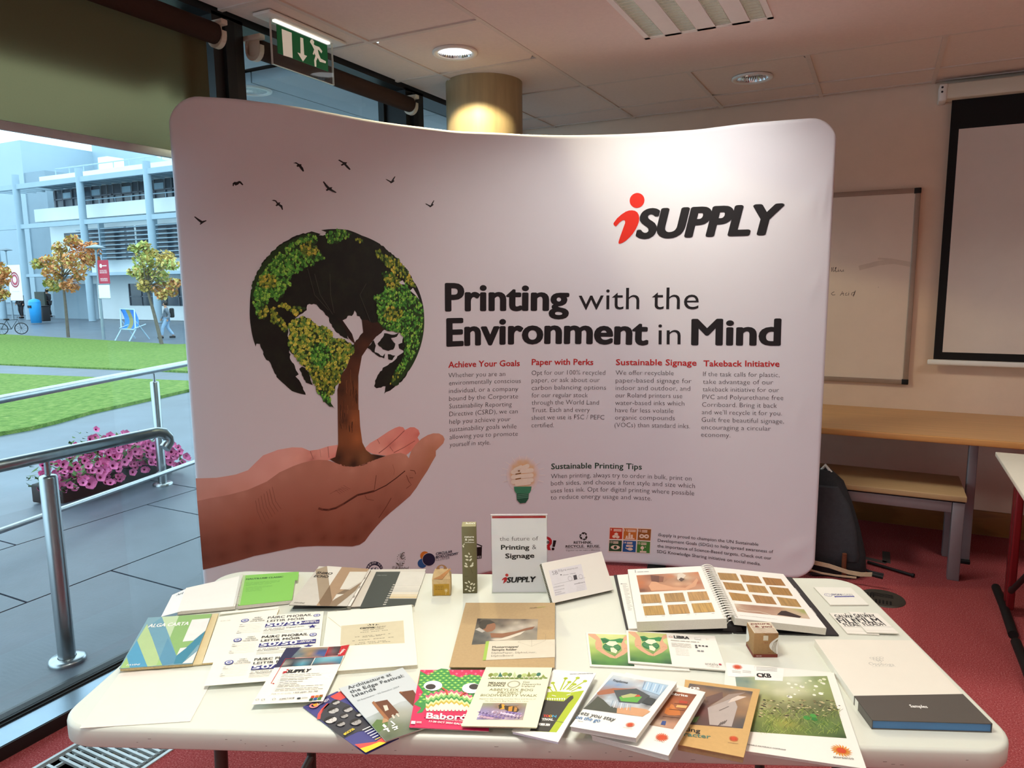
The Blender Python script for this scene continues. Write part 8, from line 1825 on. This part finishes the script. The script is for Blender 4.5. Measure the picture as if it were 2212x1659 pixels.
def coaster(T):
    def art(A):
        n = 16
        for body, a, b, cp in (('GALWAY', (940, 715), (1230, 722), 7), ('FILM', (990, 785), (1305, 790), 10), ('FLEADH', (1062, 830), (1358, 832), 6.5)): ln(A, T, body, a, b, cp, K, .02)
        A.poly(pp(A, T, (1045, 655), (1075, 662), (1062, 672)), K, True); A.line(pp(A, T, (1035, 838), (1445, 850)), .0008, GR, True); A.line(pp(A, T, (1085, 895), (1500, 905)), .0006, ink('b5b1a6'), True)
    return art
Zs = lambda X, Y: Z(X-265, Y+8)
CG = 'square black lettered coasters'
sheet_item('coaster', Qz((1830.5, 1368, .0030), (1900, 1371, .0030), (1854, 1325.5, .0030), (1791, 1323.6, .0030)), .0026, M_wbc, 'lower square white coaster, its right side covered by another', 'coaster', coaster(Zs), CG, M_pg)
sheet_item('coaster', Qz((1872.5, 1365.6, .0062), (1942, 1368, .0062), (1896, 1325, .0062), (1833, 1321, .0062)), .0026, M_wbc, 'upper square white coaster with full black film lettering', 'coaster', coaster(Z), CG, M_pg)

# brown folder with a photo of a man holding paper
Z = zoom(920, 1100, 4.609)
def art(A):
    P4 = pp(A, Z, (455, 1350), (1112, 1308), (1115, 1112), (512, 1088)); P4 = pp(A, Z, (455, 1350), (1105, 1310), (1116, 1095), (512, 1088))
    S = [(*A.px(*Z(x, y)), c) for x, y, c in ((520, 1095, '3a3430'), (600, 1095, '4c443c'), (700, 1095, '55493f'), (800, 1100, '6a5c4e'), (900, 1100, '7d6e5c'), (980, 1100, '4a423a'), (1080, 1100, 'a8967e'), (530, 1150, '4a423c'), (700, 1140, '4c443e'), (760, 1160, '5f5448'), (820, 1140, '9a8a74'), (900, 1130, 'c9bca4'), (1000, 1120, '8d7f6c'), (1090, 1130, 'c4b498'), (850, 1190, 'cfc4b0'), (950, 1170, 'd4c8b4'), (1050, 1160, 'd0c2aa'), (760, 1220, 'c9bda8'), (1100, 1200, '6f6a62'), (1000, 1240, '7a7468'), (1050, 1270, '8a8274'), (900, 1270, '8f8472'), (800, 1290, 'cabda6'), (700, 1300, 'd4c8b4'), (500, 1240, '3f4246'), (560, 1260, '43464a'), (620, 1280, '484a4e'), (480, 1320, '37393c'), (560, 1330, '3c3e42'), (640, 1320, '4a4a4a'))]
    A.shade(P4, S, .006); sk = ink('8f5f44')
    A.poly(pp(A, Z, (560, 1180), (600, 1120), (660, 1110), (695, 1150), (690, 1190), (660, 1215), (610, 1225), (580, 1210)), sk); A.poly(pp(A, Z, (530, 1170), (530, 1125), (570, 1104), (640, 1104), (690, 1130), (650, 1140), (610, 1150), (590, 1190), (560, 1195)), ink('37302b')); A.poly(pp(A, Z, (490, 1200), (530, 1180), (590, 1215), (560, 1230)), ink('b9b2a8'), True)
    A.poly(pp(A, Z, (640, 1235), (760, 1238), (900, 1215), (1000, 1185), (1085, 1168), (1060, 1195), (960, 1215), (860, 1250), (760, 1280), (650, 1280)), sk, True); A.poly(pp(A, Z, (648, 1300), (750, 1290), (900, 1240), (990, 1212), (940, 1250), (800, 1300), (700, 1310)), ink('d6cab6'), True); A.k += 1
    A.poly(pp(A, Z, (590, 1505), (1285, 1475), (1285, 1298), (625, 1315)), ink('d8cfba')); A.poly(pp(A, Z, (565, 1507), (598, 1505), (630, 1315), (597, 1318)), ink('9fc050'), True)
    for a, b in (((1055, 1235), (1192, 1245)), ((1192, 1245), (1190, 1310)), ((1190, 1310), (1052, 1368)), ((1052, 1368), (915, 1325)), ((915, 1325), (1055, 1235)), ((1055, 1235), (1052, 1368)), ((915, 1325), (1190, 1310))): A.line(pp(A, Z, a, b), .0004, ink('8a7f6a'), True)
    A.k += 1; dk = ink('4a443a')
    for body, a, b, bo in (('Mustermappe/', (662, 1385), (922, 1380), .03), ('Sample folder', (656, 1412), (905, 1408), .03), ('SilphiePaper, SilphieLiner,', (650, 1443), (1098, 1436), -.012), ('SilphieBoard', (648, 1472), (868, 1468), -.012)): ln(A, Z, body, a, b, 4.2, dk, bo)
    ln(A, Z, 'out', (1035, 992), (1108, 985), 3.2, ink('6a5c44')); ln(A, Z, 'nature', (1112, 985), (1190, 978), 3.2, ink('a9b050'))
f = book_item('paper_folder', Qz((970, 1441, .008), (1198, 1442, .0125), (1199, 1302, .0125), (1006, 1302, .008)), .0075, mat('kraft_folder', '#bb9f74', .75, noise=(160, .05)), 'brown kraft sample folder with a photo of a man in front of the sign', 'folder', art, None, mat('olive_folder_edge', '#6f6238', .7, noise=(40, .1)), .001, .004)

# acrylic sign holder
Z = zoom(920, 1100, 4.609)
b0, b1 = atz(1064, 1281, TZ), atz(1181.5, 1280.5, TZ); bf_ = (atz(1120, 1297, TZ)-atz(1120, 1281, TZ)).length; e = (b1-b0); WS = e.length; e.normalize(); nrm = Vector((e.y, -e.x, 0))
f = thing('sign_holder', (b0+b1)/2, 'clear acrylic sign holder standing on the table with a printed card', 'sign holder')
def onv(px, py, off=0.0, B=b0, N=nrm):
    d = ray(px, py); k = ((B-N*off)-Vector((0, 0, EYE))).dot(N)/d.dot(N); return Vector((0, 0, EYE))+d*k
zt = onv(1120, 1114).z; z0_ = TZ+.004
VM = lambda off: Matrix.Translation(b0) @ Matrix(((e.x, nrm.x, 0, 0), (e.y, nrm.y, 0, 0), (0, 0, 1, 0), (0, 0, 0, 1)))
R = VM(0); HT = zt-TZ; HB = z0_-TZ
M_ac = glass('sign_acrylic', (.97, .98, .98), .05)
mb = MB().box((0, -.0012, HB-.002), (WS, .0, HT), mat('sign_card', '#ece8ea', .6, noise=(20, .01)), R)
A = Art(lambda u, v, h: R @ Vector((u, h, HB+v)), WS, HT-HB, lambda x, y: (lambda p: ((p-b0).dot(e)/WS, (p.z-TZ-HB)/(HT-HB)))(onv(x, y)))
A.rect(.012, .968, .985, .998, ink('a81e24')); 
for body, a, b, bo, c in (('the future of', (735, 315), (1118, 310), -.012, 9.5), ('Printing', (750, 402), (1028, 400), .045, 10.5), ('&', (1058, 398), (1100, 397), -.01, 10.5), ('Signage', (793, 488), (1078, 482), .045, 10.5)): ln(A, Z, body, a, b, c, K, bo)
c = A.px(*Z(806, 656)); A.disc(c[0], c[1], .03, ink('c4262a'), 18); A.poly(pp(A, Z, (790, 675), (808, 680), (812, 695), (800, 720), (768, 742), (775, 715), (780, 698), (762, 708), (755, 704), (770, 685)), ink('c4262a')); ln(A, Z, 'SUPPLY', (808, 730), (1095, 722), 12, K, .055, .22); A.emit(mb); mb.build('card', f)
mb = MB().box((-.002, -.0035, .002), (WS+.002, -.0018, HT+.003), M_ac, R).box((-.002, .0015, HB-.004), (WS+.002, .0028, HT+.003), M_ac, R); mb.build('panel', f)
MB().box((-.002, -bf_, .0003), (WS+.002, .004, .0025), M_ac, R).build('base', f)
MB().tube([R @ Vector((-.002, -bf_, .0016)), R @ Vector((WS+.002, -bf_, .0016))], .0014, mat('acrylic_edge', '#e4e2e2', .15, noise=(20, .02)), 8).build('front_edge', f)
MB().tube([R @ Vector((-.002, 0, HT+.003)), R @ Vector((WS+.002, 0, HT+.003))], .0016, mat('acrylic_edge', '#e4e2e2', .15, noise=(20, .02)), 8).build('top_edge', f)

# boxed sample block leaning on the sign holder
def perp(B, e_, px, py):
    d = ray(px, py); O = Vector((0, 0, EYE)); k = (B-O).dot(e_)/d.dot(e_); return O+d*k
lift = .0
for _k in range(3):
  B0, B1 = atz(1194.5, 1303, TZ+lift), atz(1326, 1273.5, TZ+lift); e_ = (B1-B0).normalized()
  T0, T1 = perp(B0, e_, 1168.5, 1217), perp(B1, e_, 1301, 1191)
  hh = (((T0-B0).length+(T1-B1).length)/2); up_ = ((T0-B0)+(T1-B1)).normalized(); nn = e_.cross(up_).normalized()
  lift = .0152*nn.z+.0006
q = Quad([B0, B1, B1+up_*hh, B0+up_*hh])
Z = zoom(920, 1100, 4.609)
f = thing('board_sample_block', (B0+B1)/2, 'cream board sample block with printed label leaning beside the sign holder', 'sample block')
mb = q.slab(MB(), M_wbc, .0025); A = q.art(); A.poly(pp(A, Z, (1285, 865), (1605, 800), (1545, 545), (1222, 612)), ink('e3e1e4')); gk2 = ink('6d6b70')
for body, a, b, c, bo in (('SB', (1262, 655), (1318, 645), 9, -.01), ('Fibre', (1325, 628), (1398, 612), 6.2, -.01), ('PREMIUM', (1406, 610), (1512, 590), 3.2, -.012), ('10mm  16mm', (1365, 662), (1492, 640), 2.6, 0), ('SWEDBOARD', (1272, 785), (1378, 762), 2.6, -.01), ('swedboard', (1478, 750), (1580, 730), 2.8, .02), ('INNOVATIVE', (1283, 815), (1380, 795), 2.6, -.01), ('BOARDS', (1288, 838), (1350, 825), 2.6, -.01), ('ENVIRONMENT', (1293, 858), (1390, 835), 2.4, -.01)): ln(A, Z, body, a, b, c, gk2, bo)
A.line(pp(A, Z, (1275, 750), (1588, 680)), .0004, gk2, True); 
for x, y in ((1435, 690), (1542, 672)): c = A.px(*Z(x, y)); A.ring(c[0], c[1], .034, .005, ink('a9a7ac'), 20, True)
A.poly(pp(A, Z, (1475, 705), (1508, 696), (1498, 652), (1466, 660)), ink('4a484c'), True); A.poly(pp(A, Z, (1340, 660), (1352, 658), (1350, 646), (1338, 648)), gk2, True)
for k in range(4): p = A.px(*Z(1500, 770+k*15)); A.micro(p[0], p[0]+.14, p[1], .008, ink('a5a3a8'), k)
A.emit(mb); mb.build('front_board', f)
d1 = q.n*.0026; d2 = q.n*.015
mb = Quad([p-d2 for p in q.p]).slab(MB(), M_wbc, .0022); mb.build('back_board', f)
mb = MB(); n = 26; dkc = mat('honeycomb_core', '#57503f', .8, noise=(200, .4)); ltc = mat('honeycomb_wall', '#c9c2ac', .7, noise=(60, .1))
c8 = [p-d1 for p in q.p]; c9 = [p-d2 for p in q.p]; mb.add(c9+c8, [(3, 2, 1, 0), (4, 5, 6, 7), (0, 1, 5, 4), (1, 2, 6, 5), (2, 3, 7, 6), (3, 0, 4, 7)], dkc)
for k in range(n):
    for s, E in ((0, (3, 0)), (1, (0, 1))):
        a, b = q.p[E[0]], q.p[E[1]]; o_ = (-e_ if s == 0 else -up_)*.0004
        p0, p1 = a.lerp(b, (k+.1)/n), a.lerp(b, (k+.3)/n); mb.add([p0-d1+o_, p1-d1+o_, p1-d2+o_, p0-d2+o_], [(0, 1, 2, 3)], ltc)
mb.build('core', f)

# small cartons
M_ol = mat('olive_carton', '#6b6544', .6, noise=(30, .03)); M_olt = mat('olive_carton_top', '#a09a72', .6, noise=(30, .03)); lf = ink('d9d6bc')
def vface(p0, p1):
    a, b = atz(*p0, TZ+.0005), atz(*p1, TZ+.0005); ee = (b-a); w = ee.length; ee.normalize(); nn_ = Vector((ee.y, -ee.x, 0))
    hit_ = lambda x, y: (lambda p: ((p-a).dot(ee), p.z-TZ))(onv(x, y, 0, a, nn_))
    M_ = Matrix.Translation(a) @ Matrix(((ee.x, nn_.x, 0, 0), (ee.y, nn_.y, 0, 0), (0, 0, 1, 0), (0, 0, 0, 1))); return a, b, w, M_, hit_
a, b, w, R, hit_ = vface((1000, 1282), (1030.7, 1281.5)); hgt = hit_(1014, 1138)[1]
f = thing('tall_carton', a, 'tall slim olive green carton with pale leaf drawings', 'carton')
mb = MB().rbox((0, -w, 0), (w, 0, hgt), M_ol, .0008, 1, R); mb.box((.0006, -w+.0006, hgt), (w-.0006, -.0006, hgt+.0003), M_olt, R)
A = Art(lambda u, v, h: R @ Vector((u, h, v)), w, hgt, lambda x, y: (lambda q_: (q_[0]/w, q_[1]/hgt))(hit_(x, y)), None, .00015); Z = zoom(920, 1100, 4.609)
for body, a_, b_, c in (('nature', (385, 285), (478, 285), 4.6), ('& you', (390, 313), (475, 313), 4.6), ('herbalism', (388, 335), (480, 335), 2.2)): ln(A, Z, body, a_, b_, c, ink('efeee0'), .03)
def leaf(x, y, r, a):
    pts = [(x+r*math.cos(t_)*math.cos(a)-r*.5*math.sin(t_)*math.sin(a), y+r*math.cos(t_)*math.sin(a)+r*.5*math.sin(t_)*math.cos(a)) for t_ in [2*PI*k/10 for k in range(10)]]; A.poly(pp(A, Z, *pts), lf, True)
for x, y, r, a_ in ((405, 470, 20, .4), (430, 445, 13, 1.2), (445, 475, 14, -.4), (410, 505, 16, .2), (445, 505, 18, -.8), (400, 545, 15, .8), (465, 545, 16, -1.2), (400, 570, 20, .3), (455, 565, 20, -.4), (372, 370, 14, 1.2), (380, 350, 9, -.6), (400, 735, 15, .3), (430, 725, 14, .9), (455, 745, 16, -.5), (480, 750, 14, -.9), (415, 770, 15, .6), (445, 785, 16, 1.3), (480, 785, 13, -.8), (400, 800, 14, -.2), (435, 815, 16, .4), (470, 810, 14, -.5)): leaf(x, y, r, a_)
A.line(pp(A, Z, (430, 450), (432, 550), (465, 640)), .0006, ink('39371f'), True); A.line(pp(A, Z, (385, 672), (420, 668)), .0005, ink('39371f'), True)
A.emit(mb); mb.build('carton_body', f)
mb = MB(); A = Art(lambda u, v, h: R @ Vector((u, -w+v, hgt+.0003+h)), w, w, None, None, .0001); A.text('you', .25, .25, .3, ink('f2f1e4'), .9, .03); A.emit(mb); mb.build('lid_print', f)
# little gable carton with handle
a, b, w, R, hit_ = vface((934, 1287.5), (974, 1286.6)); hgt = hit_(954, 1252)[1]; d_ = w*.95
f = thing('gable_carton', a, 'small ochre gable carton with folded handle top', 'carton')
M_oc = mat('ochre_carton', '#b98f2c', .65, noise=(60, .05)); M_okr = mat('speckled_kraft', '#c4a878', .75, noise=(90, .12))
mb = MB().rbox((0, -d_, 0), (w, 0, hgt), M_okr, .0008, 1, R); A = Art(lambda u, v, h: R @ Vector((u, h, v)), w, hgt, None, None, .00015)
A.rect(.08, .03, .92, .72, M_oc); 
for k, v in enumerate((.58, .48, .38)): A.micro(.16, .62, v, .045, ink('5f4612'), k)
A.micro(.16, .45, .1, .03, ink('5f4612'), 4)
for k in range(9): t_ = 2*PI*k/9; A.line([(.75, .33), (.75+.11*math.cos(t_), .33+.13*math.sin(t_))], .0006, ink('efe2b8'), True)
A.line([(.75, .33), (.72, .05)], .0005, ink('efe2b8'), True); A.emit(mb); mb.build('carton_body', f)
mb = MB(); T_ = lambda u, y, z: R @ Vector((u*w, y*d_, z)); rz = hgt+w*.42
for y0 in (0, -1):
    mb.add([T_(0, y0, hgt), T_(1, y0, hgt), T_(.85, -.5, rz), T_(.15, -.5, rz)], [(0, 1, 2, 3)], M_okr)
mb.add([T_(.02, -.02, hgt+.0005), T_(.55, .02, hgt+.001), T_(1.02, -.45, rz*.985), T_(.95, -.5, rz), T_(.4, -.1, hgt+w*.16)], [(0, 1, 2, 3, 4)], mat('carton_flap_red', '#b5804a', .7, noise=(80, .15)))
for x in (0, 1): mb.add([T_(x, 0, hgt), T_(x, -1, hgt), T_(.15 if x == 0 else .85, -.5, rz)], [(0, 1, 2)], M_okr)
mb.build('gable_roof', f)
mb = MB(); n = 16; ro, ri = w*.30, w*.12; cz = rz-.004
out = [(w*.5+ro*math.cos(PI*k/n), cz+ro*math.sin(PI*k/n)*.95) for k in range(n+1)]
hole = [(w*.5+ri*math.cos(2*PI*k/n), cz+ro*.42+ri*math.sin(2*PI*k/n)) for k in range(n)]
for s, y in ((0, -.47*d_), (1, -.53*d_)):
    V_ = [R @ Vector((x, y, z)) for x, z in out]+[R @ Vector((x, y, z)) for x, z in hole]; F2 = []
    for t3 in tessellate_polygon([[Vector((x, z, 0)) for x, z in out], [Vector((x, z, 0)) for x, z in reversed(hole)]]):
        idx = [i if i <= n else n+1+(n-1-(i-n-1)) for i in t3]; F2.append(tuple(idx))
    mb.add(V_, F2, mat('handle_brown', '#9a6f48', .7, noise=(60, .1)))
mb.build('handle', f)
# kraft cube carton
A0, A1, A2 = atz(1627, 1420, TZ+.0004), atz(1680, 1420, TZ+.0004), atz(1611, 1391.5, TZ+.0004)
ee = (A1-A0); w = ee.length; ee.normalize(); bk_ = Vector((-ee.y, ee.x, 0)); nn_ = -bk_; dd = w*.98
hgt = onv(1653, 1368.3, 0, A0, nn_).z-TZ
R = Matrix.Translation(A0) @ Matrix(((ee.x, bk_.x, 0, 0), (ee.y, bk_.y, 0, 0), (0, 0, 1, 0), (0, 0, 0, 1)))
f = thing('cube_carton', A0, 'small kraft cube carton with red base band in front of the binder', 'carton')
mb = MB().rbox((0, 0, 0), (w, dd, hgt), mat('kraft_carton', '#a27c50', .7, noise=(150, .06)), .001, 1, R); wt = ink('e6e3da'); rd = ink('7a2f22')
A = Art(lambda u, v, h: R @ Vector((u, -h, v)), w, hgt, None, None, .00015)
A.rect(0.01, 0, .99, .13, rd, True); A.poly([(1-.35*math.cos(t_)*.98, .47+.40*math.sin(t_)) for t_ in [PI*1.5-PI*k/14 for k in range(15)][:0]]+[(.995, .12)]+[(.995-.36*math.sin(PI*k/14), .12+.72*k/14) for k in range(15)], wt, True); A.rect(.38, .70, .58, .90, ink('d9cfb8'), True); A.k += 1
for k in range(3): A.line([(.80+.06*k, .15), (.76+.06*k, .4), (.82+.05*k, .62), (.97, .74)], .0011, ink('8a7a5c'), True)
A.micro(.12, .34, .05, .04, wt, 3); A.micro(.42, .58, .60, .03, rd, 2); A.micro(.60, .74, .12+.08, .03, rd, 1); A.emit(mb)
A = Art(lambda u, v, h: R @ Vector((-h, dd-u, v)), dd, hgt, None, None, .00015); A.poly([(.005, .1)]+[(.005+.4*math.sin(PI*k/14), .15+.7*k/14) for k in range(15)], wt, True); A.rect(.01, 0, .99, .13, rd, True); A.emit(mb)
mb.build('carton_body', f)
mb = MB(); A = Art(lambda u, v, h: R @ Vector((u, v, hgt+h)), w, dd, None, None, .0002); A.rect(.01, .01, .99, .99, ink('d8cdb6'))
for k in range(9): A.line([(.05+j*.05, .04+k*.09+.05*math.sin(j*.45+k*.2)-.3*(j/20)**2*(k < 6)*.5) for j in range(19)], .0011, ink('9a6a4c'), True)
A.k += 1; A.rect(.18, .42, .86, .98, ink('d8cdb6')); A.text('nature', .12, .74, .17, rd, .88, .03); A.text('& you', .2, .48, .17, rd, .88, .03); A.emit(mb); mb.build('lid', f)
